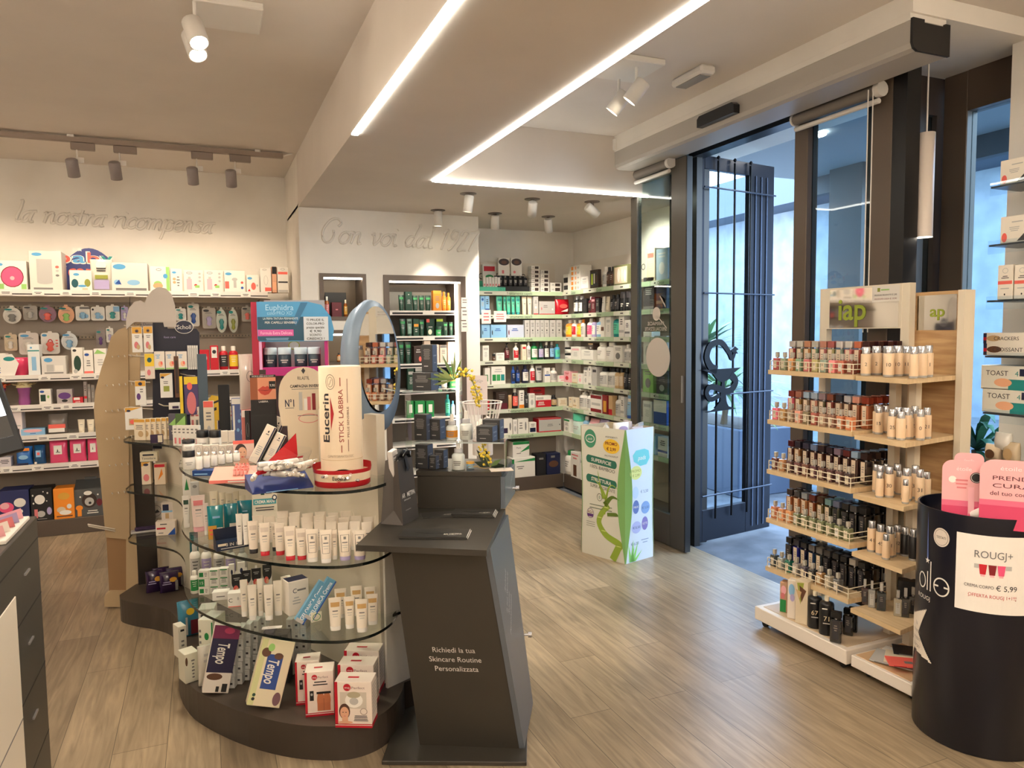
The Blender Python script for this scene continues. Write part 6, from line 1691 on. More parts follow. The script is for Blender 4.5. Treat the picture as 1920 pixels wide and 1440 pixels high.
row('hanging on the cardboard display', 'Y', FY, 0, [scard(247, 267, 613, 661, 'white foot pack with yellow head', D(deco=YH)), scard(269, 287, 612, 661, 'white foot pack with yellow head', D(deco=YH)), scard(271, 290, 663, 711, 'yellow headed pack with plaster', D(c=(226, 210, 196), deco='r 0 .5 1 1 yel;e .5 .75 .25 .1 dteal;e .4 .25 .2 .12 rose')),
    scard(253, 274, 714, 760, 'white pack with small foot print', D(deco='r 0 .78 1 1 gold;e .5 .88 .2 .07 navy;e .3 .35 .2 .14 pur;p .4 .5 .8 .7 2 g')), scard(300, 324, 700, 746, 'white pack with photo and yellow corner', D(deco='v 0 .8 0 1 1 1 gold;e .2 .84 .14 .05 navy;r .25 .25 .75 .48 olive;p .2 .55 .7 .7 2 g')),
    scard(234, 268, 764, 806, 'wide white pack with yellow corner', D(deco='v 0 .8 0 1 1 1 gold;e .2 .86 .12 .05 navy;r .2 .2 .75 .5 tan;e .4 .35 .15 .1 coral')), scard(316, 338, 755, 768, 'small white navy pack', D(deco='r .3 .1 .9 .5 dpur'))], .02)
lst = []
for k in range(6):
    x = 288 + k * 2
row('on the navy foot panel', 'Y', FY + .006, 0, [(289 + 21 * k, 309 + 21 * k, 659, 'box', 'white orange-toe foot pack', D(c=(236, 226, 214), deco='r 0 0 1 .07 lgreen;e .6 .3 .24 .16 peach;e .7 .35 .1 .1 coral;p .1 .6 .6 .85 3 sky', d=.012), atY(310, 693, FY).z) for k in range(3)] +
    [(352 + 4 * k, 355.4 + 4 * k, 648, 'box', 'slim white pack seen edge on', D(a='lg', deco='r .3 .1 .7 .9 lg', d=.03), atY(360, 693, FY).z) for k in range(5)], .04)
row('on the navy foot panel', 'Y', FY + .004, 0, [(327, 336, 668, 'box', 'brown edged pack', D(c='brown', deco='r .2 .1 .8 .9 dbrown', d=.03), atY(330, 746, FY).z), (337, 343, 706, 'box', 'yellow side strip', D(c='yel', deco='', d=.05), atY(340, 776, FY).z), (345, 372, 706, 'box', 'purple and yellow insole pack', D(c=(80, 66, 110), deco='r 0 .8 1 1 yel;e .5 .3 .35 .3 rose;e .4 .75 .2 .1 coral', d=.03), atY(356, 778, FY).z)], .05)

# ---------------------------------------------------------------- goods on the display island
def simple(lst, o, P, th, z, desc, cat_='display', back=0.0):
    o.location = (P.x - math.sin(th) * back, P.y + math.cos(th) * back, z + .0006)
    o.rotation_euler = (0, 0, th)
    lst.append((o, desc, cat_))
    return o
def facing(P, turn=0): return math.atan2(-P.x, P.y) + rad(turn)
def scale_at(P): return (P - EYE).dot(FWD) / FPX
# ---- bottom: base plate z .155
z = .1255; S = []
TEMPO = 'r .12 .18 .62 .80 navy;'
def tempo_box(w, d, h, kind):
    b = MB()
    if kind == 'dark':
        b.box(-w / 2, w / 2, -d / 2, d / 2, 0, h, (232, 224, 214), .002)
        b.rect(-w * .5, w * .5, h * .30, h * .995, -d / 2 - .0004, (26, 22, 60)); b.rect(-w * .5, w * .5, h * .80, h * .995, -d / 2 - .0006, (110, 24, 70))
        b.disc(w * .1, h * .92, w * .2, h * .045, -d / 2 - .0008, (170, 50, 90)); b.disc(-w * .15, h * .24, w * .3, h * .05, -d / 2 - .0008, 'brown'); b.rect(-w * .02, w * .1, h * .02, h * .1, -d / 2 - .0008, 'k'); b.rect(w * .2, w * .4, h * .02, h * .14, -d / 2 - .0008, 'k')
        b.text('Tempo', w * .0, h * .58, w * .46, -d / 2 - .001, 'w', w=h * .30, bold=True, shear=.2, ang=rad(-90))
    else:
        b.box(-w / 2, w / 2, -d / 2, d / 2, 0, h, (226, 214, 182), .002)
        b.rect(-w * .5, -w * .32, 0.002, h * .998, -d / 2 - .0004, (206, 206, 150)); b.rect(-w * .24, w * .24, h * .26, h * .78, -d / 2 - .0006, (38, 70, 140)); b.disc(w * .1, h * .76, w * .14, h * .05, -d / 2 - .0008, 'brown')
        b.disc(-w * .3, h * .8, w * .14, h * .07, -d / 2 - .0007, 'brown'); b.disc(-w * .18, h * .88, w * .1, h * .06, -d / 2 - .0008, 'lgreen'); b.disc(w * .34, h * .13, w * .12, h * .10, -d / 2 - .0008, (120, 84, 90))
        b.text('Tempo', 0, h * .52, w * .34, -d / 2 - .001, 'w', w=h * .36, bold=True, shear=.2, ang=rad(-90)); b.disc(-w * .36, h * .1, w * .05, h * .025, -d / 2 - .0008, 'k'); b.disc(-w * .36, h * .16, w * .05, h * .025, -d / 2 - .0008, 'dgreen')
    return b.build('tissue_box')
def leaned(lst, o, x, yb, zz, tilt, lean, desc, cat_, turn=0):
    P = atZ(x, yb, zz); th = facing(P, turn)
    o.location = (P.x, P.y, zz + .001); o.rotation_euler = (rad(-lean), rad(tilt), th)
    lst.append((o, desc, cat_)); return o
k = scale_at(atZ(500, 1330, z))
leaned(S, tempo_box(.118, .055, .235, 'light'), 492, 1322, z + .012, 17, 12, 'large cream tissue box with blue print', 'tissue box')
leaned(S, tempo_box(.095, .05, .255, 'dark'), 403, 1296, z + .006, 13, 6, 'long dark purple tissue box', 'tissue box')
place(S, 375, 401, 1162, 1240, z + .07, 'box', 'white towel box with green dot, upper', D(c=(226, 224, 206), deco='e .55 .6 .16 .09 green;v .3 .35 .75 .35 .5 .28 green;p .02 .1 .18 .8 5 g;r .9 .3 1 .95 green', top='w'), -30, d=.10)
place(S, 349, 374, 1224, 1279, z, 'box', 'white towel box, lower', D(c=(226, 224, 206), deco='p .45 .1 .7 .8 6 g;e .1 .75 .09 .15 brown'), 20, d=.07)
place(S, 337, 351, 1174, 1234, z, 'box', 'narrow white towel box at the island corner', D(c=(226, 222, 208), deco='p .2 .8 .8 .95 1 k;p .3 .2 .7 .6 3 g'), 20, d=.06)
place(S, 338, 376, 1130, 1196, z, 'bag', 'blue baby wipes bag with yellow oval', D(c=(60, 130, 160), deco='e .55 .75 .2 .1 yel;r .55 .1 .95 .5 wine;r .3 .1 .4 .6 lg'), 10, d=.07)
place(S, 376, 409, 1214, 1288, z, 'bag', 'milky plastic towel pack', D(c=(216, 212, 200), deco='p .2 .6 .8 .9 2 lg'), 10, d=.06)
place(S, 376, 404, 1142, 1230, z, 'box', 'small white box with dark stripe behind the towel boxes', D(deco='p .1 .75 .9 .95 1 ink;p .1 .5 .9 .65 1 g'), -10, d=.08)
n_ = 0
for cx in range(5):
    for ry in range(5):
        x0 = 433 + cx * 11.5; yb = 1296 - cx * 3 - ry * 22
        P = atZ(x0 + 6, 1296 - cx * 5, z); kk = scale_at(P); th = facing(P, -20)
        o = p_box(.026, .05, .045, (206, 206, 202), 'g', 'r .3 .3 .7 .5 ink;p .1 .6 .9 .9 2 lg')
        o.location = (P.x + cx * .006 + ry * .003, P.y + .05 + cx * .01, z + .0006 + ry * .0462); o.rotation_euler = (0, 0, th)
        tag(o, 'white pocket tissue pack, %s up in the %s pile between the tissue boxes' % (ORD[ry], ORD[cx]), 'tissue pack', 'pocket tissue packs on the island base')
place(S, 496, 516, 1186, 1280, z, 'box', 'navy tissue box with script, standing behind', D(c=(24, 26, 52), deco='t .5 .5 .12 lav orto;e .4 .85 .2 .05 tan'), -15, d=.06)
place(S, 517, 542, 1190, 1282, z, 'box', 'dark box with pale corner behind the cream tissue box', D(c='k', deco='v .1 .6 .95 .95 .95 .5 w;e .4 .8 .2 .1 lblue'), -15, d=.06)
for cx in range(3):
    for ry in range(5):
        P = atZ(552 + cx * 13, 1270 - cx * 2, z); th = facing(P, -20)
        o = p_box(.026, .05, .045, (206, 206, 202), 'g', 'r .3 .3 .7 .5 ink;p .1 .6 .9 .9 2 lg')
        o.location = (P.x, P.y + .05, z + .0006 + ry * .0462); o.rotation_euler = (0, 0, th)
        tag(o, 'white pocket tissue pack, %s up in the %s pile behind the red boxes' % (ORD[ry], ORD[cx]), 'tissue pack', 'pocket tissue packs behind the red boxes')
def perfect_box(w, d, h, kind='face'):
    b = MB(); R_ = M((186, 24, 44), .4); Wt = M((236, 222, 210), .4)
    b.box(-w / 2, w / 2, -d / 2, d / 2, 0, h, Wt, .001)
    f = -d / 2 - .0004
    b.rect(-w / 2, -w * .42, 0, h, f, R_); b.rect(-w / 2, w / 2, 0, h * .085, f, R_); b.rect(-w / 2, w / 2, h * .05, h * .065, f - .0002, Wt); b.rect(-w / 2, w / 2, h * .0, h * .02, f - .0002, R_)
    b.poly([(w / 2 + .0004, -d / 2, 0), (w / 2 + .0004, d / 2, 0), (w / 2 + .0004, d / 2, h * .1), (w / 2 + .0004, -d / 2, h * .1)], R_)
    for i in range(9):
        zz = h * (.86 - .075 * i)
        b.poly([(w / 2 + .0005, -d * .36, zz), (w / 2 + .0005, d * .36, zz), (w / 2 + .0005, d * .36, zz + h * .03), (w / 2 + .0005, -d * .36, zz + h * .03)], M((196, 188, 182), .5))
    b.poly([(-w / 2 - .0004, d / 2, 0), (-w / 2 - .0004, -d / 2, 0), (-w / 2 - .0004, -d / 2, h), (-w / 2 - .0004, d / 2, h)], R_)
    b.disc(-w * .16, h * .88, w * .10, w * .10, f - .0002, R_, 20); b.text('mq', -w * .16, h * .88, h * .05, f - .0004, 'w', w=w * .13); b.text('Perfect', w * .14, h * .875, h * .055, f - .0002, (150, 120, 120), w=w * .36)
    b.add([(-w * .2, -d * .1, h + .0004), (w * .1, -d * .1, h + .0004), (w * .1, d * .05, h + .0004), (-w * .2, d * .05, h + .0004)], [(0, 1, 2, 3)], R_)
    if kind == 'face':
        b.rect(-w * .36, w * .36, h * .42, h * .78, f - .0002, (206, 196, 182)); b.disc(w * .02, h * .6, w * .24, h * .16, f - .0004, (240, 236, 228)); b.disc(w * .02, h * .72, w * .18, h * .07, f - .0006, (176, 166, 140)); b.disc(w * .02, h * .58, w * .12, h * .08, f - .0008, 'lg')
        # woman's portrait print
        b.disc(-w * .24, h * .36, w * .15, h * .17, f - .0010, (84, 54, 42)); b.disc(-w * .24, h * .33, w * .12, h * .13, f - .0012, 'skin'); b.rect(-w * .31, -w * .15, h * .13, h * .24, f - .0011, 'skin'); b.disc(-w * .22, h * .12, w * .2, h * .03, f - .0011, 'skin')
        for sx in (-.28, -.20): b.disc(w * sx, h * .34, w * .02, h * .008, f - .0014, 'dbrown')
        b.disc(-w * .235, h * .26, w * .03, h * .008, f - .0014, 'rose')
        b.ring(w * .28, h * .36, w * .1, h * .075, w * .02, f - .001, (170, 150, 140)); printed(b, w * .0, w * .4, h * .14, h * .28, f - .0008, 'ink', 4, 5)
    else:
        printed(b, -w * .28, w * .36, h * .68, h * .80, f - .0004, 'ink', 2, 3); b.rect(-w * .34, -w * .2, h * .36, h * .58, f - .0004, 'k'); b.disc(-w * .27, h * .5, w * .04, h * .03, f - .0006, 'lg')
        b.disc(w * .04, h * .36, w * .13, h * .19, f - .0004, (196, 120, 80)); b.disc(w * .26, h * .36, w * .13, h * .19, f - .0004, (196, 120, 80)); b.rect(-w * .08, w * .38, h * .12, h * .3, f - .0005, (190, 114, 76)); b.rect(.145 * w, .155 * w, h * .12, h * .4, f - .0008, 'brown'); b.rect(-w * .1, w * .4, h * .50, h * .55, f - .0008, 'k')
    return b.build('device_box')
for (x0, x1, yt, yb, kd, turn, desc, dz) in ((628, 698, 1264, 1366, 'face', -16, 'red and white facial brush box, front right with portrait', .0), (574, 626, 1250, 1344, 'body', -6, 'red and white muscle stimulator box, front left', .0), (556, 600, 1222, 1322, 'body', -6, 'red and white boxed device, second from front on the left', .0),
                                              (634, 702, 1246, 1330, 'face', -16, 'red and white boxed brush directly behind the portrait box', 0), (646, 712, 1232, 1300, 'face', -16, 'red and white boxed brush, rearmost near the end panel', 0)):
    P = atZ((x0 + x1) / 2, yb, z); kk = scale_at(P)
    o = perfect_box((x1 - x0) * kk, .075, .165 if yt < 1262 or kd == 'face' else .155, kd)
    th = facing(P, turn)
    o.location = (P.x - math.sin(th) * .042, P.y + math.cos(th) * .042, z + .0006); o.rotation_euler = (0, 0, th); S.append((o, desc, 'box'))
# purple packs on the left lobe
for k_, (x0, x1, yt, yb) in enumerate(((276, 306, 1072, 1112), (302, 336, 1074, 1112), (288, 318, 1066, 1098), (314, 346, 1066, 1102))):
    place(S, x0, x1, yt, yb, z, 'bag', 'dark purple shiny pack, %s' % ['front left', 'front right', 'rear left', 'rear right'][k_], D(c='dpur', deco='e .7 .65 .2 .12 gold;p .1 .4 .6 .6 2 lav;r .8 .1 .95 .6 g', shine=.15), 5, d=.05)
name_all(S, 'on the island base')

# ---- lower glass shelf z .42
z = .4205; S = []
for i, (x, c) in enumerate(((358, 'w'), (379, 'w'), (402, 'w'), (424, 'w'), (446, 'w'))):
    place(S, x, x + 19, 1022 + i * 1.5, 1090 - i * 2, z, 'bot', 'white spray can', D(c=c, cap='lg', lab='lav' if i % 2 else 'lg'))
place(S, 358, 373, 1072, 1114, z, 'bot', 'green and white spray can at the left end', D(c='w', cap='w', lab='green'))
for col_, (xa, xb) in enumerate(((373, 392), (393, 411), (412, 429))):
    for r_ in range(3):
        P = atZ((xa + xb) / 2, 1116 - col_ * 2.5, z); kk = scale_at(P); th = facing(P, -15)
        o = p_box((xb - xa) * kk, .03, .034, 'w', 'green', ('r 0 0 .6 1 green;t .3 .5 .4 w 15' if r_ == 1 else 'r .08 .2 .5 .8 green;p .6 .2 .9 .8 3 g') if col_ == 0 else 'p .1 .2 .9 .8 4 g;r .1 .8 .9 .95 green', top='w')
        o.location = (P.x - math.sin(th) * .016, P.y + math.cos(th) * .016, z + .0006 + r_ * .0345); o.rotation_euler = (0, 0, th)
        tag(o, '%s box, %s of the stack on the lower glass shelf' % (['green faced', 'barcode faced', 'grey printed'][col_], ['lowest', 'middle', 'topmost'][r_]), 'box')
place(S, 431, 441, 1058, 1108, z, 'box', 'thin white brush pack', D(deco='e .5 .7 .2 .1 navy;r .45 .2 .55 .6 navy'), 0, .01); place(S, 447, 461, 1054, 1106, z, 'box', 'thin white brush pack', D(deco='e .5 .7 .2 .1 navy;r .45 .2 .55 .6 navy'), 0, .01)
for i, (x0, x1, yt, yb) in enumerate(((436, 454, 1077, 1120), (455, 471, 1070, 1108), (473, 490, 1066, 1106), (494, 510, 1059, 1104))):
    P = atZ((x0 + x1) / 2, yb, z); kk = scale_at(P); o = p_card((x1 - x0) * kk, .006, (yb - yt) * kk, 'w', 'g', 'r 0 .6 1 1 k;e .5 .62 .5 .3 k;p .2 .7 .8 .85 2 lg;e .4 .35 .25 .15 coral;e .5 .3 .15 .1 peach')
    simple(S, o, P, facing(P), z, 'white nail care card with black top', 'blister pack', .01)
place(S, 428, 452, 1112, 1139, z, 'box', 'small white box with C mark and red foot', D(deco='t .2 .5 .3 ink C;e .8 .6 .08 .12 lg;r 0 0 1 .06 coral'), -10, .04)
place(S, 399, 429, 1110, 1126, z, 'box', 'flat white medicine box', D(a='lg', deco='p .1 .3 .9 .6 1 g'), -10, .04)
for (x0, x1, yt, yb) in ((452, 466, 1088, 1157), (484, 495, 1086, 1156), (514, 531, 1090, 1155), (528, 541, 1082, 1146), (466, 483, 1098, 1164), (496, 514, 1098, 1164)):
    place(S, x0, x1, yt, yb, z, 'tube', 'plain white cream tube', D(c=(236, 228, 214), cap='w'), 0)
place(S, 543, 580, 1088, 1152, z, 'box', 'white box with navy top and C mark', D(c=(236, 228, 216), top='navy', deco='t .3 .72 .14 navy C;p .4 .66 .9 .78 1 g;p .15 .3 .6 .55 3 lg'), 22, .06)
place(S, 536, 550, 1086, 1148, z, 'box', 'white carton beside the navy topped box', D(c=(232, 224, 212), a='lg'), 10, .05)
def gel_box(w, d, h):
    b = MB(); Bl = M((96, 156, 190), .4)
    b.box(-w / 2, w / 2, -d / 2, d / 2, 0, h, Bl, .001); b.text('GELONICA Crema', 0, h * .5, w * .42, -d / 2 - .0005, (240, 244, 246), w=h * .86, bold=True, ang=rad(90)); b.rect(-w / 2, w / 2, 0, h * .08, -d / 2 - .0004, 'lg'); b.rect(w * .36, w * .5, 0, h, -d / 2 - .0006, 'blue')
    return b.build('carton')
leaned(S, gel_box(.036, .034, .165), 560, 1166, z + .004, 36, 10, 'blue long ointment box leaning, lower one', 'box'); leaned(S, gel_box(.036, .034, .165), 577, 1160, z + .012, 35, 10, 'blue long ointment box leaning, upper one', 'box')
place(S, 584, 604, 1148, 1166, z, 'box', 'tiny green edged white box under the blue boxes', D(c=(226, 222, 200), deco='o .5 .5 .4 .4 .06 green'), 20, .012)
for (x0, x1, yt, yb) in ((628, 651, 1106, 1160), (658, 681, 1101, 1156), (684, 706, 1103, 1158), (688, 711, 1116, 1173), (617, 642, 1123, 1184), (646, 667, 1121, 1180), (667, 692, 1126, 1187)):
    place(S, x0, x1, yt, yb, z, 'tube', 'tan-headed white hand cream tube', D(c=(238, 228, 212), cap='w', a=(200, 160, 100)), 0)
P = atZ(510, 1177, z); b = MB(); b.box(-.035, .035, -.012, .012, 0, .001, 'w'); b.T = Matrix.Rotation(rad(-90), 4, 'X'); b.text('prezzo', 0, 0, .008, .0 - .0015, 'g'); o = b.build('price_card'); simple(S, o, P, facing(P, -8), z, 'white price card lying at the edge', 'price card')
place(S, 357, 372, 1000, 1042, z, 'box', 'small teal carton under the middle shelf', D(c='dteal', a='teal'), 0, .03)
name_all(S, 'on the lower glass shelf')

# ---- middle glass shelf z .69
z = .6905; S = []
for (x0, x1, yt, yb, desc, kw, kd) in ((344, 358, 880, 936, 'white carton with leaf print', D(a='green', deco='v .2 .3 .8 .3 .5 .7 green;p .2 .75 .8 .9 1 g'), 'box'), (344, 357, 930, 990, 'white tube with green tip', D(cap='w', a='dgreen'), 'tube'), (359, 374, 904, 948, 'grey clear soap box', D(c='lg', a='g'), 'box'), (361, 386, 930, 998, 'pink white tube with star', D(c=(236, 216, 208), cap='lpink', a='rose'), 'tube'),
                                       (383, 393, 944, 1004, 'slim pink white tube', D(c=(232, 214, 206), cap='w'), 'tube'), (394, 410, 922, 960, 'cream tube with pointed top', D(c='cream', cap='w'), 'tube'), (412, 424, 924, 960, 'cream tube with pointed top', D(c='cream', cap='w'), 'tube'), (424, 436, 926, 962, 'cream tube with pointed top', D(c='cream', cap='w'), 'tube'), (438, 449, 922, 960, 'cream tube with pointed top', D(c='cream', cap='w'), 'tube'), (449, 461, 930, 962, 'cream tube with pointed top', D(c='cream', cap='w'), 'tube'),
                                       (391, 420, 950, 1011, 'teal foil bag with yellow price', D(c=(30, 130, 140), deco='r .0 .0 .55 .42 gold;r .58 .02 .95 .35 w;p .05 .1 .45 .35 2 coral;p .3 .6 .8 .75 1 lblue', shine=.12), 'bag'), (421, 446, 946, 1000, 'teal foil bag', D(c=(26, 116, 130), deco='r .4 .2 .9 .35 w', shine=.12), 'bag'), (447, 474, 940, 992, 'teal foil bag', D(c=(26, 110, 126), deco='p .2 .6 .8 .7 1 lblue', shine=.12), 'bag')):
    place(S, x0, x1, yt, yb, z, kd, desc, kw, 0, None if kd != 'bag' else .035)
P = atZ(437, 1030, z); kk = scale_at(P); b = MB(); w_ = 58 * kk; b.box(-w_ / 2, w_ / 2, 0, .05, 0, .03, M((20, 34, 60), .4), .001); b.add([(-w_ / 2, 0, .03), (-w_ / 2, .05, .03), (-w_ / 2, .05, .075), (w_ / 2, .05, .075), (w_ / 2, .05, .03)], [(0, 1, 2), (1, 4, 3, 2)], M((20, 34, 60), .4)); b.text('3 IN 1', -.005, .021, .012, -.0006, 'w'); printed(b, -w_ * .4, w_ * .4, .004, .012, -.0006, 'lg', 1); b.rect(-w_ * .46, -w_ * .2, .018, .027, -.0006, 'cream')
simple(S, b.build('display_tray'), P, facing(P, 14), z, 'navy counter tray for three in one tubes', 'tray')
for x0 in (444, 456):
    place(S, x0, x0 + 12, 964, 1022, z + .031, 'tube', 'tapered white tube in navy tray', D(c='w', cap='w'), 0)
P = atZ(498, 990, z); b = MB(); b.T = Matrix.Rotation(rad(-14), 4, 'X'); b.box(-.05, .05, 0, .003, 0, .16, (216, 206, 188)); b.rect(-.046, .046, .098, .122, -.0006, (60, 150, 160)); b.text('CREMA MANI', 0, .11, .014, -.0012, 'w', w=.08, bold=True); b.disc(.04, .124, .010, .012, -.0016, (30, 40, 70)); b.disc(.04, .124, .006, .007, -.002, 'w'); printed(b, -.04, .04, .07, .09, -.0006, 'ink', 2); b.rect(-.015, .0, .138, .152, -.0006, 'dgreen'); b.rect(.005, .03, .142, .148, -.0006, 'g')
simple(S, b.build('sign_card'), P, facing(P), z, 'tilted cream sign with blue hand cream heading', 'sign')
C1 = (236, 224, 208)
for (x0, x1, yt, yb, cap, fr_) in ((466, 486, 978, 1039, 'k', None), (487, 508, 982, 1043, 'red', None), (510, 522, 980, 1034, 'k', None), (516, 536, 983, 1042, 'red', None), (534, 556, 988, 1052, 'red', None), (556, 577, 992, 1051, 'red', None), (574, 599, 994, 1055, 'w', 'frame'), (600, 624, 995, 1057, 'w', 'frame'), (622, 634, 994, 1050, 'w', None), (635, 660, 996, 1052, 'lav', 'frame'), (662, 688, 996, 1051, 'lav', 'frame')):
    place(S, x0, x1, yt, yb, z, 'tube', {'k': 'black capped cream tube', 'red': 'red capped cream tube', 'w': 'white capped cream tube', 'lav': 'lilac capped cream tube'}[cap], D(c=C1, cap=cap, deco=fr_, a=None if fr_ else (214, 200, 186)), 0)
for rr, (yb, yt, xs) in enumerate(((1032, 978, range(480, 700, 22)), (1018, 968, range(474, 706, 23)), (1006, 960, range(520, 700, 24)))):
    for i, x in enumerate(xs):
        if rr == 0 and x < 560:
            continue
        place(S, x, x + 21, yt + (i * 7) % 5, yb, z, 'tube', '%s-row cream tube' % ORD[rr + 1], D(c=C1, cap='w'), (i * 13) % 14 - 7)
name_all(S, 'on the middle glass shelf')

# ---- top glass shelf z .955
z = .9556; S = []
FO = 'r 0 .86 1 1 gold;p .15 .5 .85 .75 3 g;e .6 .3 .25 .15 tan'
for i in range(7):
    place(S, 253 + 10 * i, 272 + 10 * i, 786 - i * .6, 826 - i * .3, z, 'box', 'slanted white foot care pack', D(c=(232, 218, 192), deco=FO), -35, .012)
place(S, 283, 305, 815, 831, z, 'box', 'small dark price block before the foot packs', D(c='dpur', deco='r .6 .05 .98 .95 cream'), -10, .01)
for i in range(2):
    place(S, 318 + i * 13, 336 + i * 13, 776, 826, z, 'box', ['grey insole pack leaning', 'green insole pack leaning'][i], D(c=[(90, 86, 100), (80, 110, 60)][i], deco='v 0 .6 1 .95 1 .5 lgreen;p .2 .2 .8 .4 2 lg'), -20, .02)
for i in range(6):
    place(S, 325 + 8 * i, 334 + 8 * i, 798, 836 + i * .8, z, 'box', 'slim white interdental brush pack, lower tray', D(deco='r .3 .1 .7 .4 rose;p .2 .6 .8 .9 2 g'), -25, .02)
for i in range(10):
    place(S, 358 + 8.2 * i, 367 + 8.2 * i, 763, 812, z, 'box', 'slim white brush pack, upper tray', D(c=(232, 222, 210), deco='r .25 .1 .7 .5 %s;p .2 .6 .8 .9 2 rose' % ['rose', 'g', 'dpur', 'red'][i % 4]), -25, .02)
for y_, (x0, x1, yt, yb, nm) in enumerate(((344, 392, 796, 842, 'lower'), (354, 446, 758, 816, 'upper'))):
    P = atZ((x0 + x1) / 2, yb, z); kk = scale_at(P); w_ = (x1 - x0) * kk; b = MB(); g_ = GLASS((.95, .97, .98), 1, name='acrylic')
    b.box(-w_ / 2, w_ / 2, -.014, -.012, 0, .05, g_); b.box(-w_ / 2 - .002, -w_ / 2, -.012, .07, 0, .06, g_); b.box(w_ / 2, w_ / 2 + .002, -.012, .07, 0, .06, g_)
    simple(S, b.build('clear_tray'), P, facing(P), z, 'clear acrylic tray around the %s brush packs' % nm, 'tray')
place(S, 344, 366, 846, 881, z, 'jar', 'white jar with black lid, lower of two stacked', D()); 
P = atZ(355, 881, z); kk = scale_at(P); o = p_jar(22 * kk, 22 * kk, .045); o.location = (P.x, P.y + 11 * kk, z + .0010 + 35 * kk * 1.0); S.append((o, 'white jar with black lid, upper of two stacked', 'jar'))
for x0 in (370, 394):
    place(S, x0, x0 + 22, 808, 846, z, 'jar', 'black-lidded jar behind small cartons', D())
for i in range(5):
    place(S, 366 + 15 * i, 380 + 15 * i, 834 + (i % 2), 862 - i * 1.6, z, 'box', 'small square white carton', D(c=(236, 226, 214), deco='o .5 .5 .35 .38 .05 lg'), 0, .02)
for i in range(2):
    place(S, 416 + 13 * i, 428 + 13 * i, 808, 846, z, 'box', 'white twin carton behind', D(c=(236, 228, 216), deco='r .1 .4 .9 .45 lg'), 0, .02)
P = atZ(381, 893, z); kk = scale_at(P); b = MB(); b.box(-20 * kk, 45 * kk, 0, .05, 0, .022, M((22, 60, 120), .4), .001); b.rect(-16 * kk, 8 * kk, .006, .010, -.0005, 'lblue')
simple(S, b.build('display_tray'), P, facing(P, -20), z, 'blue counter tray of white balm sticks', 'tray')
for i in range(6):
    place(S, 368 + 14 * i, 380 + 14 * i, 848 - i * .5, 882 - i * 3.2, z + .0225, 'test', 'short white balm stick in blue tray', D(c='w', cap='w'))
# pink tray with rows of small pots
P = atZ(436, 906, z); kk = scale_at(P); b = MB(); w_ = 84 * kk; Pk = M((226, 120, 110), .5)
b.box(-w_ / 2, w_ / 2, 0, .10, 0, .012, Pk); b.add([(-w_ / 2, 0, .012), (w_ / 2, 0, .012), (w_ / 2, .10, .045), (-w_ / 2, .10, .045), (-w_ / 2, .10, .012), (w_ / 2, .10, .012)], [(0, 1, 2, 3), (0, 3, 4), (1, 5, 2), (3, 2, 5, 4)], M((234, 146, 130), .5)); b.rect(-w_ * .1, w_ * .3, .003, .008, -.0005, 'w')
th = facing(P, -12); simple(S, b.build('display_tray'), P, th, z, 'salmon pink counter tray with small gloss pots', 'tray')
for r_ in range(3):
    for c_ in range(4):
        o = p_test(.011, .011, .022, (240, 170, 160), (236, 130, 120)); lx, ly = .002 + c_ * .013, .03 + r_ * .022
        o.location = (P.x + math.cos(th) * lx - math.sin(th) * ly, P.y + math.sin(th) * lx + math.cos(th) * ly, z + .013 + .33 * ly + .0015); S.append((o, 'tiny pink gloss pot in salmon tray', 'pot'))
b = MB(); b.T = Matrix.Rotation(rad(-8), 4, 'X'); b.box(-.042, .042, 0, .002, 0, .10, (232, 200, 186)); b.rect(-.042, .042, .085, .0995, -.0005, 'coral'); b.disc(-.012, .052, .024, .034, -.0006, 'dbrown'); b.disc(-.006, .046, .018, .026, -.001, 'skin'); b.disc(-.006, .03, .005, .002, -.0014, 'red'); b.disc(-.012, .05, .003, .0015, -.0014, 'k'); b.disc(.002, .05, .003, .0015, -.0014, 'k'); b.rect(-.02, .02, .0, .022, -.0008, 'skin')
o = b.build('sign_card'); P2 = atZ(458, 870, z); simple(S, o, P2, facing(P2), z, 'show card with portrait of a dark haired woman', 'sign')
# balm cartons, blue plinth, clear tray
P = atZ(532, 921, z); kk = scale_at(P); b = MB(); th = facing(P, 14); NB2 = M((26, 46, 110), .35)
b.box(-.105, .105, 0, .12, 0, .006, NB2); b.add([(-.105, 0, .006), (.105, 0, .006), (.105, .12, .05), (-.105, .12, .05), (-.105, .12, .006), (.105, .12, .006)], [(0, 1, 2, 3), (0, 3, 4), (1, 5, 2), (3, 2, 5, 4)], NB2); b.rect(-.06, .05, .0015, .004, -.0005, 'lblue')
simple(S, b.build('display_plinth'), P, th, z, 'blue sloping display plinth under the clear stick tray', 'plinth')
def loc2(P, th, x, y): return Vector((P.x + math.cos(th) * x - math.sin(th) * y, P.y + math.sin(th) * x + math.cos(th) * y, 0))
b = MB(); g_ = GLASS((.95, .96, .98), 1.1, name='acrylic')
n = 20; secs = []
for zz, s in ((.0, .5), (.02, .8), (.05, 1.0), (.055, 1.0)):
    secs.append([(.078 * s * math.cos(2 * math.pi * k_ / n), .05 + .048 * s * math.sin(2 * math.pi * k_ / n), .03 + zz + .03 * (.05 + .048 * math.sin(2 * math.pi * k_ / n)) * 4) for k_ in range(n)])
b.loft(secs, g_, True, True, False)
b.v = [(x * 1.5, .05 + (y - .05) * 1.25, .03 + (q_ - .03) * 1.6) for x, y, q_ in b.v]
tr_ = simple(S, b.build('clear_bowl'), P, th, z + .006, 'clear oval bowl piled with white lip sticks', 'bowl')
b = MB(); R_ = M((186, 22, 34), .4)
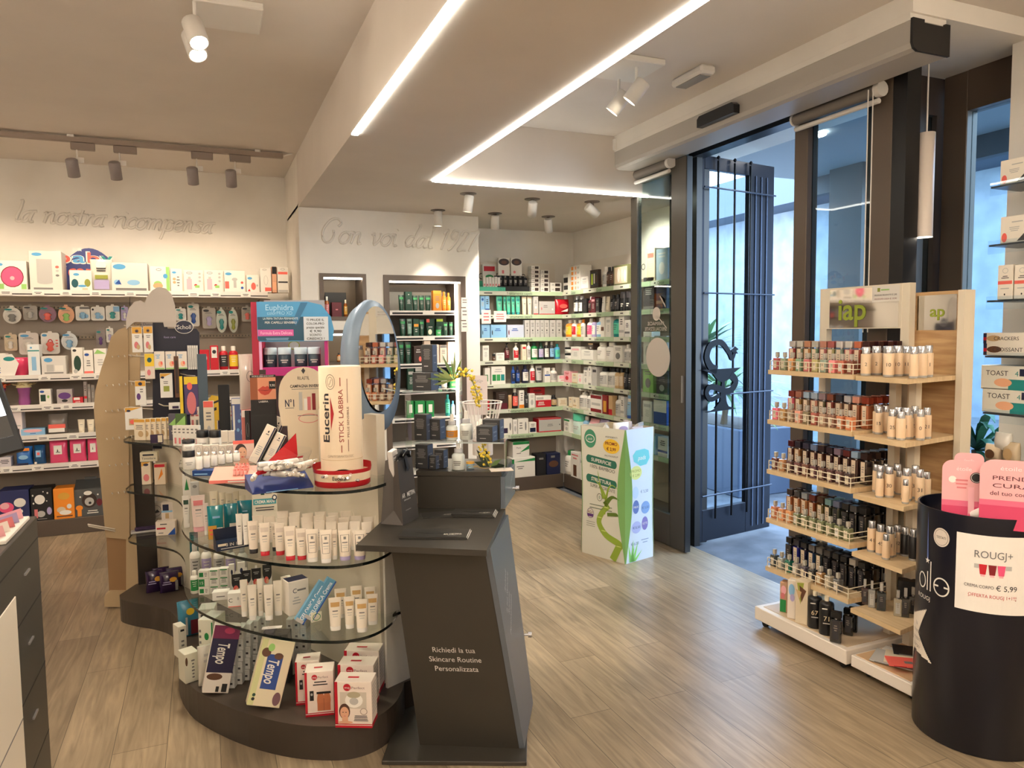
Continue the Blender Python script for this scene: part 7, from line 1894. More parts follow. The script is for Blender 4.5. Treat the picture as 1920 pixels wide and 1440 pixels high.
b.add([(-.075, .02, .045), (.02, .09, .10), (.055, .09, .13), (.058, .092, .075), (.03, .07, .05)], [(0, 1, 2, 3, 4)], R_); b.add([(-.075, .021, .045), (.02, .092, .10), (.055, .092, .13), (.058, .094, .075), (.03, .073, .05)], [(4, 3, 2, 1, 0)], R_)
b.add([(-.012, .03, .075), (.065, .055, .078), (.06, .075, .055), (-.06, .02, .05)], [(0, 1, 2, 3)], R_)
b.v = [(x * 1.35, .05 + (y - .05) * 1.1, .04 + (q_ - .04) * 1.5) for x, y, q_ in b.v]
simple(S, b.build('red_divider'), P, th, z + .012, 'folded red card divider standing in clear bowl', 'card')
random.seed(8)
for i in range(22):
    o = p_test(.018, .018, .078, (232, 226, 218), 'w'); r_ = i // 8; q = i % 8
    p_ = loc2(P, th, -.08 + q * .022 + random.uniform(-.004, .004), .03 + random.uniform(-.006, .018))
    o.location = (p_.x, p_.y, z + .060 + r_ * .018 + random.uniform(0, .003)); o.rotation_euler = (rad(90 + random.uniform(-12, 8)), 0, th + rad(90 + random.uniform(-40, 30) if i % 3 else random.uniform(-25, 25))); S.append((o, 'white lip stick heaped in clear bowl', 'lip stick'))
for (x, yb, tl, h_, w_, desc) in ((497, 868, 27, .165, .040, 'white balm carton with navy side, front leaning one'), (524, 866, 27, .125, .040, 'white balm carton with navy side, short leaning one'), (520, 848, 25, .165, .042, 'white balm carton with navy side, rear leaning one')):
    o = p_box(w_, .026, h_, (238, 226, 208), 'navy', 'e .5 .84 .08 .03 ink;p .3 .74 .7 .8 1 g;p .15 .2 .7 .45 5 lg;r .86 0 1 1 navy', side='navy'); leaned(S, o, x - 22, yb, z + .028, tl, 10, desc, 'box', -10)
# round campaign sign
P = atZ(574, 870, z); b = MB(); kk = scale_at(P)
out_ = [(.067 * math.cos(a * math.pi / 12), .105 + .067 * math.sin(a * math.pi / 12)) for a in range(25)]
out_ = [(.072 * math.cos(math.pi * a / 14), .10 + .075 * math.sin(math.pi * a / 14)) for a in range(15)] + [(-.074, .06), (-.066, .0), (.066, 0), (.074, .06)]
b.T = Matrix.Translation((0, 0, .165)) @ Matrix.Scale(1.4, 4)
b.slab(out_, 0, .003, M((222, 206, 180), .5)); b.box(-.05, .05,   .0002, .0028, -.118, 0, (222, 206, 180))
b.add([(0, -.0006, .172), (.006, -.0006, .164), (0, -.0006, .154), (-.006, -.0006, .164)], [(0, 1, 2, 3)], 'ink'); b.text('RILASTIL', 0, .142, .010, -.0006, 'ink', w=.034); b.text('CAMPAGNA INVERNO', .008, .118, .009, -.0006, 'ink', w=.094, bold=True); b.rect(-.035, .05, .108, .1095, -.0006, 'g')
b.text('N°1', -.042, .068, .022, -.0006, 'navy', w=.026, bold=True); b.rect(-.055, -.03, .052, .054, -.0006, 'g')
for x, c, h_ in ((-.010, 'lg', .055), (.004, 'w', .035), (.014, 'rose', .04), (.028, 'dred', .05)):
    b.rect(x - .005, x + .005, .045, .045 + h_, -.0008, c)
b.rect(-.02, .038, .028, .030, -.0006, 'g'); b.ring(.012, .02, .03, .014, .002, -.0006, 'rose')
simple(S, b.build('sign_card'), P, facing(P), z, 'cream round topped winter campaign sign', 'sign')
# lips card and black stick rack
P = atZ(498, 864, z); b = MB(); b.T = Matrix.Translation((0, 0, .20)) @ Matrix.Scale(1.12, 4); b.box(-.047, .047, .0005, .03, -.178, .0, 'k'); b.box(-.047, .047, 0, .003, .045, .155, 'peach'); f = -.0006
b.rect(-.047, .047, .145, .155, f, 'k'); b.text('ANCHE LE LABBRA INVECCHIANO?', 0, .150, .006, f - .0004, 'w', w=.08); b.rect(-.047, -.02, .06, .145, f, (150, 84, 50)); b.rect(-.02, .047, .06, .145, f, (222, 150, 116))
b.add([(-.02, f - .0003, .098), (.0, f - .0003, .112), (.008, f - .0003, .108), (.016, f - .0003, .112), (.034, f - .0003, .098), (.02, f - .0003, .080), (.006, f - .0003, .076), (-.008, f - .0003, .082)], [tuple(range(8))], (196, 70, 54)); b.add([(-.02, f - .0006, .098), (.008, f - .0006, .0955), (.034, f - .0006, .098), (.008, f - .0006, .093)], [(0, 1, 2, 3)], (110, 30, 30))
b.rect(.022, .046, .10, .13, f - .0006, 'k'); b.text('9,90', .034, .114, .010, f - .0009, 'w', w=.018); b.rect(-.047, .047, .045, .06, f, 'k'); b.text('LABBRA', 0, .052, .007, f - .0004, 'w'); b.rect(-.012, .012, .156, .175, f + .0006, 'dbrown'); b.box(-.047, .047, .003, .04, 0, .045, 'k')
simple(S, b.build('sign_card'), P, facing(P), z, 'lip care show card with large red mouth', 'sign')
for i in range(5):
    place(S, 462 + 10.5 * i, 471 + 10.5 * i, 770, 860, z, 'box', 'slim black lip pencil pack', D(c='k', deco='o .5 .6 .3 .15 .08 g;r .3 .1 .7 .2 w'), -15, .012)
place(S, 437, 463, 747, 832, z, 'box', 'blue patterned carton with white top', D(c=(84, 100, 150), deco='r 0 .88 1 1 w;r .06 .3 .2 .85 w;o .7 .25 .1 .06 .03 lblue;e .5 .5 .1 .04 lblue;e .7 .65 .1 .04 lblue;e .4 .3 .1 .04 lblue'), -5, .03)
place(S, 456, 493, 664, 768, z, 'bag', 'silver crinkled bag with red edge', D(c=(196, 186, 176), deco='r .46 .05 .54 .95 w;o .5 .6 .2 .1 .03 g', shine=.12), 10, .05, 854)
place(S, 456, 493, 768.5, 854, z, 'box', 'rose box under the silver bag', D(c=(196, 120, 110), a='w'), 0, .06)
P = atZ(400, 822, z); b = MB(); b.T = Matrix.Translation((0, .03, .09)) @ Matrix.Rotation(rad(-14), 4, 'X') @ Matrix.Scale(1.1, 4)
b.box(-.02, .02, .004, .016, -.085, .01, M((222, 176, 40), .4))
b.slab([(-.045, .0), (.03, 0), (.05, .07), (.045, .115), (.0, .125), (-.02, .10)], 0, .02, M((222, 176, 40), .4)); b.add([(-.03, -.0006, .03), (.02, -.0006, .05), (.02, -.0006, .065), (-.03, -.0006, .045)], [(0, 1, 2, 3)], 'k'); b.add([(-.02, -.0006, .07), (.03, -.0006, .09), (.03, -.0006, .10), (-.02, -.0006, .08)], [(0, 1, 2, 3)], 'k'); b.disc(-.02, .02, .02, .012, -.001, (70, 80, 120))
simple(S, b.build('insole_stand'), P, facing(P), z, 'yellow insole counter card with black curves', 'sign', .03)
place(S, 413, 433, 722, 824, z, 'box', 'black upright display box behind the yellow card', D(c='k', deco=''), 0, .04)
place(S, 376, 393, 664, 822, z, 'box', 'tall blue grey panel box beside the navy foot display', D(c=(76, 92, 104), deco=''), 0, .03)
place(S, 384, 402, 752, 828, z, 'box', 'small cream leaflet box', D(c='cream', a='coral'), -10, .02)
# lip stick tower with ring tray
P = atZ(643, 918, z); th = facing(P); kk = scale_at(P); R1 = 53 * kk; R0_ = 40 * kk; P = P + Vector((-math.sin(th) * R1, math.cos(th) * R1, 0))
root = empty('balm_dispenser', (P.x, P.y, z + .0006), th); S.append((root, 'tall cream tube dispenser of lip sticks with red ring base', 'dispenser'))
CR2 = M((228, 208, 180), .5); RD = M((176, 24, 34), .4)
b = MB(); b.lathe([(R1 * .95, 0), (R1, .004), (R1, .022)], RD, 40, sy=.85, cap1=True); b.lathe([(R1 * 1.005, .0221), (R1 * 1.03, .05)], CR2, 40, sy=.85, cap0=False, cap1=False); b.lathe([(R1 * 1.03, .0501), (R1 * 1.05, .064)], RD, 40, sy=.85, cap0=False, cap1=False)
b.v = [(x, y, zz + (.012 * (1 if y > 0 else 0) if zz > .06 else 0)) for x, y, zz in b.v]
b.build('ring_tray', root)
def on_ring(fn, name, r, sy=1.0, par=None):
    c = MB(); fn(c); c.v = [((r - p[1]) * math.sin(p[0] / r), -(r - p[1]) * math.cos(p[0] / r) * sy, p[2]) for p in c.v]; return c.build(name, par or root)
on_ring(lambda c: (c.text('Eucerin', -.01, .037, .014, -.0022, 'ink', w=.05, bold=True), c.add([(-.024, -.0022, .0265), (-.002, -.0022, .0265), (-.013, -.0022, .023)], [(0, 1, 2)], RD)), 'brand_print', R1 * 1.03 + .001, .85)
HT = .43
b = MB(); b.lathe([(R0_, .10), (R0_, HT), (R0_ * .98, HT + .001)], CR2, 36, cap0=False, cap1=True)
n = 36; pts = []
for k_ in range(n + 1):
    a = -math.pi / 2 + 2 * math.pi * k_ / n + math.pi
    fr_ = abs(((a + math.pi / 2 + math.pi) % (2 * math.pi)) - math.pi)
    lo = .022 if fr_ > .75 else .022 + .045 * math.cos(fr_ / .75 * math.pi / 2) ** .5
    pts += [(R0_ * math.cos(a), R0_ * math.sin(a), lo), (R0_ * math.cos(a), R0_ * math.sin(a), .10)]
b.add(pts, [(2 * k_, 2 * k_ + 2, 2 * k_ + 3, 2 * k_ + 1) for k_ in range(n)], CR2, True); b.lathe([(R0_ * 1.004, .0985), (R0_ * 1.004, .1)], 'tan', 36, cap0=False, cap1=False); b.build('tube', root)
def tower(c0):
    c = MB()
    c.text('Eucerin', -.052, .20, .026, -.001, 'ink', w=.115, bold=True, ang=rad(90)); c.add([(-.033, -.001, .25), (-.033, -.001, .17), (-.022, -.001, .21)], [(0, 1, 2)], RD)
    c.text('STICK LABBRA', .0, .205, .015, -.001, (150, 44, 40), w=.125, ang=rad(90)); c.text('PELLE SENSIBILE', .022, .19, .007, -.001, (110, 60, 50), w=.072, ang=rad(90))
    c.rect(-.0012, .0012, .275, .295, -.001, (150, 44, 40)); c.rect(-.0012, .0012, .118, .135, -.001, (150, 44, 40)); c.rect(.021, .0225, .235, .292, -.001, (110, 40, 36)); c.rect(.021, .0225, .12, .148, -.001, (110, 40, 36))
    c.ring(-.032, .285, .016, .018, .0012, -.001, (120, 110, 96)); c.ring(-.032, .285, .010, .012, .0010, -.001, (120, 110, 96)); c.text('Eucerin', -.032, .285, .005, -.001, (120, 110, 96), w=.014, ang=rad(60)); c.text('CLIMATE DERMATOLOGIC', -.005, .109, .006, -.001, (170, 150, 130), w=.085)
    c.v = [(x * 1.1, y, .10 + (z_ - .10) * 1.50) for x, y, z_ in c.v]
    c0.v, c0.f, c0.m, c0.sm, c0.mats = c.v, c.f, c.m, c.sm, c.mats
on_ring(tower, 'brand_print', R0_ + .0006)
random.seed(5)
for i in range(14):
    o = p_test(.0125, .0125, .05, (236, 230, 222), 'silver' if i % 3 == 0 else 'w'); p_ = loc2(P, th, random.uniform(-.5, .5) * R0_ * 1.2, -R0_ * random.uniform(.35, .95))
    o.location = (p_.x, p_.y, z + .032 + .012 * (i // 7)); o.rotation_euler = (rad(90 + random.uniform(-15, 15)), 0, th + rad(random.uniform(-80, 80))); S.append((o, 'white lip stick in the mouth of the tall tube', 'lip stick'))
# hair colour display with jars
P = atZ(560, 800, z) ; P = Vector((.366, 3.36, 0)); th = facing(P, -4); kk = scale_at(P)
root = empty('counter_display', (P.x, P.y, .9556), th); S.append((root, 'magenta and red counter display of hair colour with blue header', 'display stand'))
zz0 = lambda y: 1.5 + ray(550, y).z * math.hypot(P.x, P.y) / math.hypot(ray(550, y).x, ray(550, y).y) - .9556
b = MB(); w2 = 60 * kk; RD2 = M((170, 24, 60), .45); MG = M((190, 40, 130), .45)
b.box(-w2, -w2 + .012, 0, .16, 0, zz0(572), RD2); b.box(w2 - .012, w2, 0, .16, 0, zz0(640), RD2); b.box(-w2 + .012, w2 - .012, .15, .16, 0, zz0(560), M((150, 150, 156), .5)); b.box(-w2 - .03, -w2 - .001, .01, .16, 0, zz0(566), RD2)
b.rect(-w2, -w2 + .012, 0, zz0(640), -.0006, M((226, 170, 214))); b.rect(w2 - .014, w2, 0, zz0(640), -.0006, MG); b.box(-w2 + .012, w2 - .012, .02, .15, zz0(700), zz0(690), RD2); b.box(-w2 + .012, w2 - .012, .0, .02, zz0(704), zz0(688), MG); b.box(-w2 + .012, w2 - .012, .0, .15, 0, .02, RD2); b.build('case', root)
b = MB(); t0, t1 = zz0(640), zz0(566); hh = t1 - t0
ol = [(-w2 - .002, t0 + .012), (-w2 + .008, t0), (w2 * 1.16, t0), (w2 * 1.2, t0 + hh * .3), (w2 * 1.12, t0 + hh * .62), (w2 * .85, t0 + hh * .92), (w2 * .45, t1), (-w2 - .002, t1)]
b.slab(ol, -.02, -.014, M((70, 150, 200), .3)); f = -.0206
b.rect(-w2, w2 * .6, t0 + .004, t0 + hh * .62, f, (34, 80, 104)); b.add([(w2 * .25, f - .0002, t1 - .004), (w2 * .45, f - .0002, t1 - .004), (w2 * .1, f - .0002, t0 + hh * .4), (w2 * .0, f - .0002, t0 + hh * .5)], [(0, 1, 2, 3)], (50, 110, 150))
b.text('Euphidra', -w2 * .36, t0 + hh * .86, .026, f - .0004, (170, 214, 236), w=w2 * .8); b.text('colorPRO XD', -w2 * .36, t0 + hh * .72, .016, f - .0004, (150, 204, 230), w=w2 * .72); b.text('LA PRIMA TINTURA PERMANENTE', -w2 * .34, t0 + hh * .58, .010, f - .0004, (210, 226, 232), w=w2 * 1.0); b.text('PER CAPELLI SENSIBILI', -w2 * .34, t0 + hh * .48, .010, f - .0004, 'w', w=w2 * .9)
b.rect(-w2, w2 * .02, t0 + hh * .14, t0 + hh * .30, f - .0004, (206, 90, 160)); b.text('Formula Extra Delicata', -w2 * .47, t0 + hh * .22, .014, f - .0008, (246, 200, 226), w=w2 * .9); printed(b, -w2 * .8, -w2 * .1, t0 + hh * .03, t0 + hh * .1, f - .0004, 'lblue', 2)
b.build('header', root)
b = MB(); x0 = w2 * .32; b.box(x0, x0 + w2 * .72, -.024, -.0232, t0 + .002, t0 + hh * .62, (206, 214, 222))
for i, t in enumerate(('TI PRUDE IL', 'COLOR-PRO', 'prezzo speciale', '€ 9,90', 'SCONTO', 'CREDICI !')):
    b.text(t, x0 + w2 * .34, t0 + hh * (.54 - .095 * i), .010, -.0246, 'ink', w=w2 * (.52 if len(t) > 8 else .34), bold=True)
b.build('price_note', root)
b = MB(); b.ring(-.005, zz0(648), .026, .02, .004, .1, 'olive'); b.disc(-.005, zz0(648), .020, .016, .101, 'lg'); b.build('seal_print', root)
zs = zz0(690) + .9556
for i, x in enumerate((-.72, -.30, .18, .58)):
    p_ = loc2(P, th, x * w2, .055); o = p_jar(.056, .056, zz0(652) - zz0(690), (46, 60, 72), (190, 206, 216), 'lg'); o.location = (p_.x, p_.y, zs + .0006); o.rotation_euler = (0, 0, th); S.append((o, 'pale-lidded dark jar in magenta display', 'jar'))
name_all(S, 'on the top glass shelf')
# left lobe glass shelves
S = []
place(S, 266, 296, 848, 865.5, .6906, 'box', 'black-headline box stacked on foot cartons', D(c=(226, 216, 190), deco='r .15 .62 .8 .82 ink;t .5 .35 .26 ink Timodore'), -12, .05, 909)
for (x0, x1, yt, yb, desc, kw) in ((267, 283, 866, 909, 'foot carton with yellow corner', D(c=(232, 218, 196), deco='v 0 .8 0 1 1 1 gold;e .5 .88 .3 .06 navy;e .5 .3 .34 .16 rose')), (291, 310, 870, 909, 'foot carton with red head and orange leg', D(c=(232, 212, 184), deco='r 0 .85 1 1 red;v .3 .2 .7 .8 .8 .5 org')), (312, 322, 868, 902, 'brown edged foot carton', D(c='tan', a='brown')), (325, 340, 855, 905, 'foot carton with yellow head', D(c=(230, 218, 200), deco='r 0 .7 1 1 yel;e .5 .8 .3 .06 ink;o .5 .4 .35 .13 .08 g'))):
    place(S, x0, x1, yt, yb, .6906, 'box', desc, kw, -12, .05)
for (x0, x1, yt, yb, desc, kw, kd) in ((294, 328, 978, 1004, 'white plaster box with blue corner', D(c=(232, 220, 206), deco='r .04 .45 .5 .58 red;v .6 0 1 0 1 .55 blue;p .1 .75 .7 .9 1 ink;p .1 .1 .4 .25 1 g'), 'box'), (304, 326, 942, 976, 'white knee band pack with leg photo', D(c=(226, 214, 204), deco='r .1 .5 .6 .9 navy;r .3 .1 .6 .4 tan;r .0 .45 .9 .55 lblue'), 'box'), (281, 305, 944, 972, 'white pack with grey sandal', D(c=(206, 200, 192), deco='o .5 .5 .42 .4 .04 g;v .3 .3 .8 .4 .6 .6 ink'), 'box')):
    place(S, x0, x1, yt, yb if yb > 990 else yb + 0, .4206 if yb > 990 else .4206 + .058, kd, desc, kw, -12, .05)
b = MB(); b.box(-.07, .07, -.03, .03, 0, .012, (170, 166, 166), .004); b.box(-.05, .06, -.02, .02, .012, .03, 'dpur', .006); P = atZ(272, 1000, .4206); simple(S, b.build('sandal_pack'), P, facing(P), .4206, 'flat clear pack with purple sandal', 'pack', .03)
name_all(S, 'on the left glass shelves of the island')
# goods glimpsed on the far side of the island
S = []
for i, (c, h_) in enumerate((('blue', .17), ('navy', .165), ('blue', .16))):
    o = p_box(.03, .09, h_, c, 'w', 'p .1 .1 .9 .9 8 lblue'); p_ = BX1 - bd * (.06 + .05 * i) + bn * .16; o.location = (p_.x, p_.y, .126); o.rotation_euler = (0, 0, math.atan2(bd.y, bd.x) + rad(90)); S.append((o, 'blue carton', 'box'))
name_all(S, 'on the far side of the island behind the kiosk')

# ---------------------------------------------------------------- perfumes on the two stands
random.seed(11)
LIQ = [[(150, 60, 60), (110, 120, 96), (176, 120, 70), (100, 130, 100), (160, 84, 84), (150, 140, 90), (120, 136, 120), (196, 110, 110), (150, 70, 50), (90, 40, 28)],
       [(206, 90, 110), (150, 110, 60), (120, 100, 80), (190, 130, 110), (96, 86, 60), (130, 60, 50), (140, 110, 90), (110, 76, 60), (150, 84, 52), (176, 100, 60)],
       [(70, 30, 26), (150, 100, 60), (60, 36, 34), (74, 40, 40), (86, 52, 40), (64, 34, 40), (70, 40, 34), (58, 30, 30), (70, 44, 40), (46, 30, 28)],
       [(150, 84, 50), (170, 110, 70), (176, 116, 70), (140, 70, 40), (110, 90, 50), (60, 62, 50), (66, 70, 60), (24, 24, 26), (22, 22, 24), (26, 26, 28)],
       [(22, 22, 26), (40, 40, 130), (30, 30, 60), (40, 60, 90), (50, 56, 60), (24, 24, 26), (24, 24, 26), (26, 26, 30), (22, 22, 24), (22, 22, 24)]]
CAPS = [[(200, 196, 190), (206, 200, 190), (196, 140, 110), (200, 196, 186), (200, 140, 120), (180, 100, 96), (206, 200, 196), (210, 206, 200), (196, 110, 80), (60, 30, 30)],
        [(150, 70, 60), (190, 130, 110), (180, 206, 230), (190, 212, 232), (170, 150, 160), (150, 90, 70), (60, 60, 70), (200, 200, 206), (226, 160, 140), (150, 60, 40)],
        [(90, 40, 44), (60, 56, 70), (70, 70, 90), (130, 150, 190), (70, 56, 60), (60, 50, 60), (150, 130, 150), (110, 50, 50), (170, 200, 230), (56, 40, 40)],
        [(70, 60, 60), (80, 80, 84), (170, 180, 190), (110, 60, 56), (90, 70, 60), (130, 170, 176), (110, 120, 150), (56, 56, 58), (80, 80, 82), (40, 40, 42)],
        [(36, 36, 40), (60, 60, 70), (46, 46, 52), (100, 98, 100), (120, 118, 116), (70, 68, 70), (50, 50, 52), (40, 40, 42), (170, 166, 160), (40, 40, 42)]]
NUM = [['1', '2', '3', '4', '9', '10', '11', '12', '14', '15'], ['16', '17', '18', '19', '21', '23', '24', '25', '28', '30'], ['31', '32', '37', '27', '33', '34', '38', '36', '39', '40'], ['41', '51', '52', '57', '59', '61', '62', '63', '64', '67'], ['43', '44', '45', '46', '47', '48', '70', '49', '71', '72']]
sh_n = ['top perfume shelf', 'second perfume shelf', 'third perfume shelf', 'fourth perfume shelf', 'lowest perfume shelf']
def colour_word(c):
    r_, g_, b_ = c
    if max(c) < 60: return 'black'
    if b_ > r_ and b_ > g_: return 'blue'
    if r_ > 170 and g_ < 140: return 'rose'
    if g_ >= r_: return 'grey green'
    return 'amber' if r_ > 100 else 'brown'
for s_, zz in enumerate(PZ):
    lst = []
    for i in range(10):
        y = 2.832 - i * .0495
        for dep in range(2 if i < 8 else 4):
            x = 2.735 + dep * .058
            c = LIQ[s_][i] if dep == 0 else tuple(int(v * .8) for v in LIQ[s_][min(9, i)])
            o = p_perf(.040, .040, .142, c, CAPS[s_][i], (226, 206, 180) if (s_ < 3 or i < 6) and not (s_ == 3 and i > 6) and not (s_ == 4 and i in (0, 5, 6, 7, 9)) else 'ink', NUM[s_][i] if dep == 0 else '')
            o.location = (x, y - random.uniform(0, .004), zz + .0006); o.rotation_euler = (0, 0, rad(-90))
            lst.append((o, 'tall %s perfume%s' % (colour_word(LIQ[s_][i]), '' if dep == 0 else ', %s row back' % ORD[dep]), 'perfume'))
    name_all(lst, 'on the ' + sh_n[s_])
    lst = []
    for i in range(10 if s_ != 4 else 9):
        y = 2.843 - i * .0505
        c = tuple(min(255, int(v * 1.15 + 30)) for v in LIQ[s_][i]) if s_ < 4 else [(60, 66, 66), (150, 156, 150), (30, 110, 90), (170, 160, 150), (90, 84, 96), (60, 60, 60), (170, 130, 84), (180, 170, 150), (110, 110, 110)][i]
        if s_ == 3 and i > 2: c = (128, 134, 100)
        o = p_perf(.034, .032, .088, c, (196, 190, 178), 'cream' if i % 5 != 3 else 'w', '', False)
        o.location = (2.64, y, zz + .0006); o.rotation_euler = (0, 0, rad(-90))
        lst.append((o, 'small %s perfume behind the rail' % colour_word(c), 'perfume'))
    name_all(lst, 'on the ' + sh_n[s_])
# testers
TS = [[(1613, 1630, 648, 697, '2'), (1631, 1650, 647, 698, '2'), (1642, 1660, 647, 697, '9'), (1657, 1675, 646, 699, '10'), (1674, 1692, 646, 700, '10'), (1691, 1708, 648, 702, '11'), (1706, 1720, 646, 699, ''), (1719, 1737, 645, 698, ''), (1733, 1748, 644, 697, '11')],
      [(1625, 1642, 758, 812, '15'), (1640, 1655, 757, 808, '15'), (1652, 1666, 755, 804, ''), (1665, 1681, 755, 806, '25'), (1674, 1692, 764, 822, '20'), (1690, 1708, 765, 824, '1'), (1706, 1722, 762, 822, '21'), (1718, 1733, 760, 815, '0'), (1730, 1745, 758, 814, '21'), (1682, 1697, 753, 800, ''), (1700, 1712, 757, 803, '')],
      [(1613, 1626, 867, 918, ''), (1629, 1641, 866, 915, ''), (1641, 1659, 873, 930, '29'), (1658, 1675, 876, 934, '30'), (1674, 1690, 871, 926, '0'), (1690, 1709, 879, 940, '32'), (1707, 1723, 874, 936, '32'), (1717, 1732, 866, 926, '31'), (1729, 1744, 865, 915, ''), (1643, 1656, 862, 905, ''), (1660, 1674, 862, 903, ''), (1680, 1692, 862, 902, ''), (1693, 1704, 864, 903, '')],
      [(1626, 1642, 978, 1036, '41'), (1642, 1659, 985, 1042, '45'), (1659, 1676, 988, 1046, '31'), (1674, 1690, 986, 1040, '42'), (1688, 1704, 990, 1044, 'k'), (1704, 1722, 994, 1053, 'k'), (1655, 1668, 975, 1018, ''), (1668, 1680, 972, 1015, ''), (1696, 1708, 984, 1024, 'k')]]
tn = ['top tester shelf', 'second tester shelf', 'third tester shelf', 'fourth tester shelf']
for s_, L_ in enumerate(TS):
    S = []
    for (x0, x1, yt, yb, n_) in L_:
        place(S, x0, x1, yt, yb, TZ[s_] + .0005, 'test', 'black tester tube' if n_ == 'k' else 'beige tester tube', D(c='k' if n_ == 'k' else (226, 196, 160), num='' if n_ == 'k' else n_))
    for k_, t in enumerate(S):
        l = t[0].location
        if l.x > 2.80:
            q_ = (2.645 + .062 * (k_ % 3)) / l.x; l.x *= q_; l.y *= q_
        l.y = min(l.y, 2.318)
    S.sort(key=lambda t: pix(t[0].location)[0])
    name_all(S, 'on the ' + tn[s_])
S = []
for i, (x0, x1, yt, yb, c) in enumerate(((1615, 1627, 1087, 1134, (50, 24, 30)), (1628, 1640, 1090, 1140, (150, 150, 146)), (1644, 1660, 1094, 1146, (30, 40, 46)), (1652, 1664, 1076, 1122, (24, 24, 26)), (1676, 1690, 1108, 1156, (170, 160, 140)), (1690, 1704, 1104, 1158, (26, 26, 28)), (1704, 1718, 1102, 1152, (24, 24, 26)))):
    place(S, x0, x1, yt, yb, TZ[4] + .0005, 'perf', 'slim %s perfume tester' % colour_word(c), D(liq=c, cap='lg', lab='lg' if i in (1, 4) else 'ink', tall=False))
for x0, x1, yt, yb, desc, c in ((1684, 1716, 1090, 1118, 'low black perfume box with round knob', 'k'),):
    place(S, x0, x1, yt, yb + 26, TZ[4] + .0005, 'box', desc, D(c=c, deco='e .8 .5 .05 .1 g'), 0, .05)
name_all(S, 'on the lowest tester shelf')
# base of the perfume stand
S = []
zb = .1032
place(S, 1462, 1475, 1092, 1148, zb, 'box', 'narrow green carton with blossom print', D(c=(190, 150, 120), deco='r 0 0 .9 .42 green;e .5 .75 .4 .15 lpink;e .4 .55 .3 .1 rose'), -20, .05)
place(S, 1476, 1491, 1088, 1160, zb, 'box', 'white carton with blue blossom print', D(c=(226, 214, 200), deco='e .5 .75 .4 .16 lblue;e .6 .55 .3 .1 lav'), -20, .06)
place(S, 1491, 1513, 1090, 1170, zb, 'box', 'cream carton with dried leaf print', D(c=(214, 198, 170), deco='v .1 .95 .7 .98 .4 .45 olive;v .3 .9 .9 .8 .5 .5 brown;v .0 .8 .5 .75 .3 .55 tan'), -25, .06)
def refill(w, d, h, num):
    b = MB(); r_ = w / 2
    b.lathe([(r_ * .96, 0), (r_, h * .02), (r_, h * .80), (r_ * .9, h * .84), (r_ * .3, h * .88)], M((24, 24, 26), .3), 20)
    b.text(num, 0, h * .46, h * .13, -r_ - .0008, (226, 206, 170)); printed(b, -r_ * .5, r_ * .5, h * .30, h * .36, -r_ - .0006, 'lg', 1); b.rect(-r_ * .6, r_ * .1, h * .70, h * .73, -r_ - .0006, 'w')
    o = b.build('refill_bottle'); b = MB(); b.lathe([(r_ * .32, h * .86), (r_ * .32, h)], 'cream', 12); b.build('cap', o); return o
P = atZ(1526, 1181, zb)
for (x, y, h_, n_, desc) in ((1527, 1180, .17, '67', 'round black refill bottle, further one'), (1549, 1193, .175, '71', 'round black refill bottle with number 71')):
    P = atZ(x, y, zb); o = refill(.064, .064, h_, n_); th = facing(P, 0); o.location = (P.x - math.sin(th) * .034, P.y + math.cos(th) * .034, zb + .0006); o.rotation_euler = (0, 0, th); S.append((o, desc, 'bottle'))
for (x0, x1, yt, yb, desc) in ((1556, 1576, 1148, 1206, 'square black glass perfume in front'), (1580, 1598, 1142, 1192, 'square black glass perfume behind'), (1590, 1606, 1140, 1186, 'square black glass perfume rearmost')):
    place(S, x0, x1, yt, yb, zb, 'perf', desc, D(liq=(18, 18, 20), cap='k', lab='ink'), -10)
name_all(S, 'on the perfume stand base')
# papers on the tester base
S = []
zb = .0882
for i, (x, y, w_, d_, c, lab) in enumerate(((2.72, 2.17, .16, .11, 'w', 'white paper leaflet'), (2.66, 2.13, .20, .14, 'lg', 'grey paper bag lying flat'), (2.70, 2.09, .22, .13, 'cream', 'cream folder with red edge'), (2.78, 2.13, .20, .10, 'k', 'black paper bag folded flat'), (2.64, 2.07, .16, .09, 'coral', 'red edged paper sheet'))):
    b = MB(); b.box(-w_ / 2, w_ / 2, -d_ / 2, d_ / 2, 0, .006, c, .001); b.rect(-w_ * .4, -w_ * .1, .001, .005, -d_ / 2 - .0005, 'red' if i in (2, 4) else 'g')
    b.poly([(-w_ * .1, -d_ * .2, .0064), (w_ * .1, -d_ * .2, .0064), (w_ * .1, d_ * .05, .0064), (-w_ * .1, d_ * .05, .0064)], 'g' if i != 3 else 'lg')
    o = b.build('paper_leaflet'); o.location = (x, y, zb + i * .0063); o.rotation_euler = (0, 0, rad(-70 + 8 * i)); S.append((o, lab, 'leaflet'))
name_all(S, 'on the low base of the tester stand')

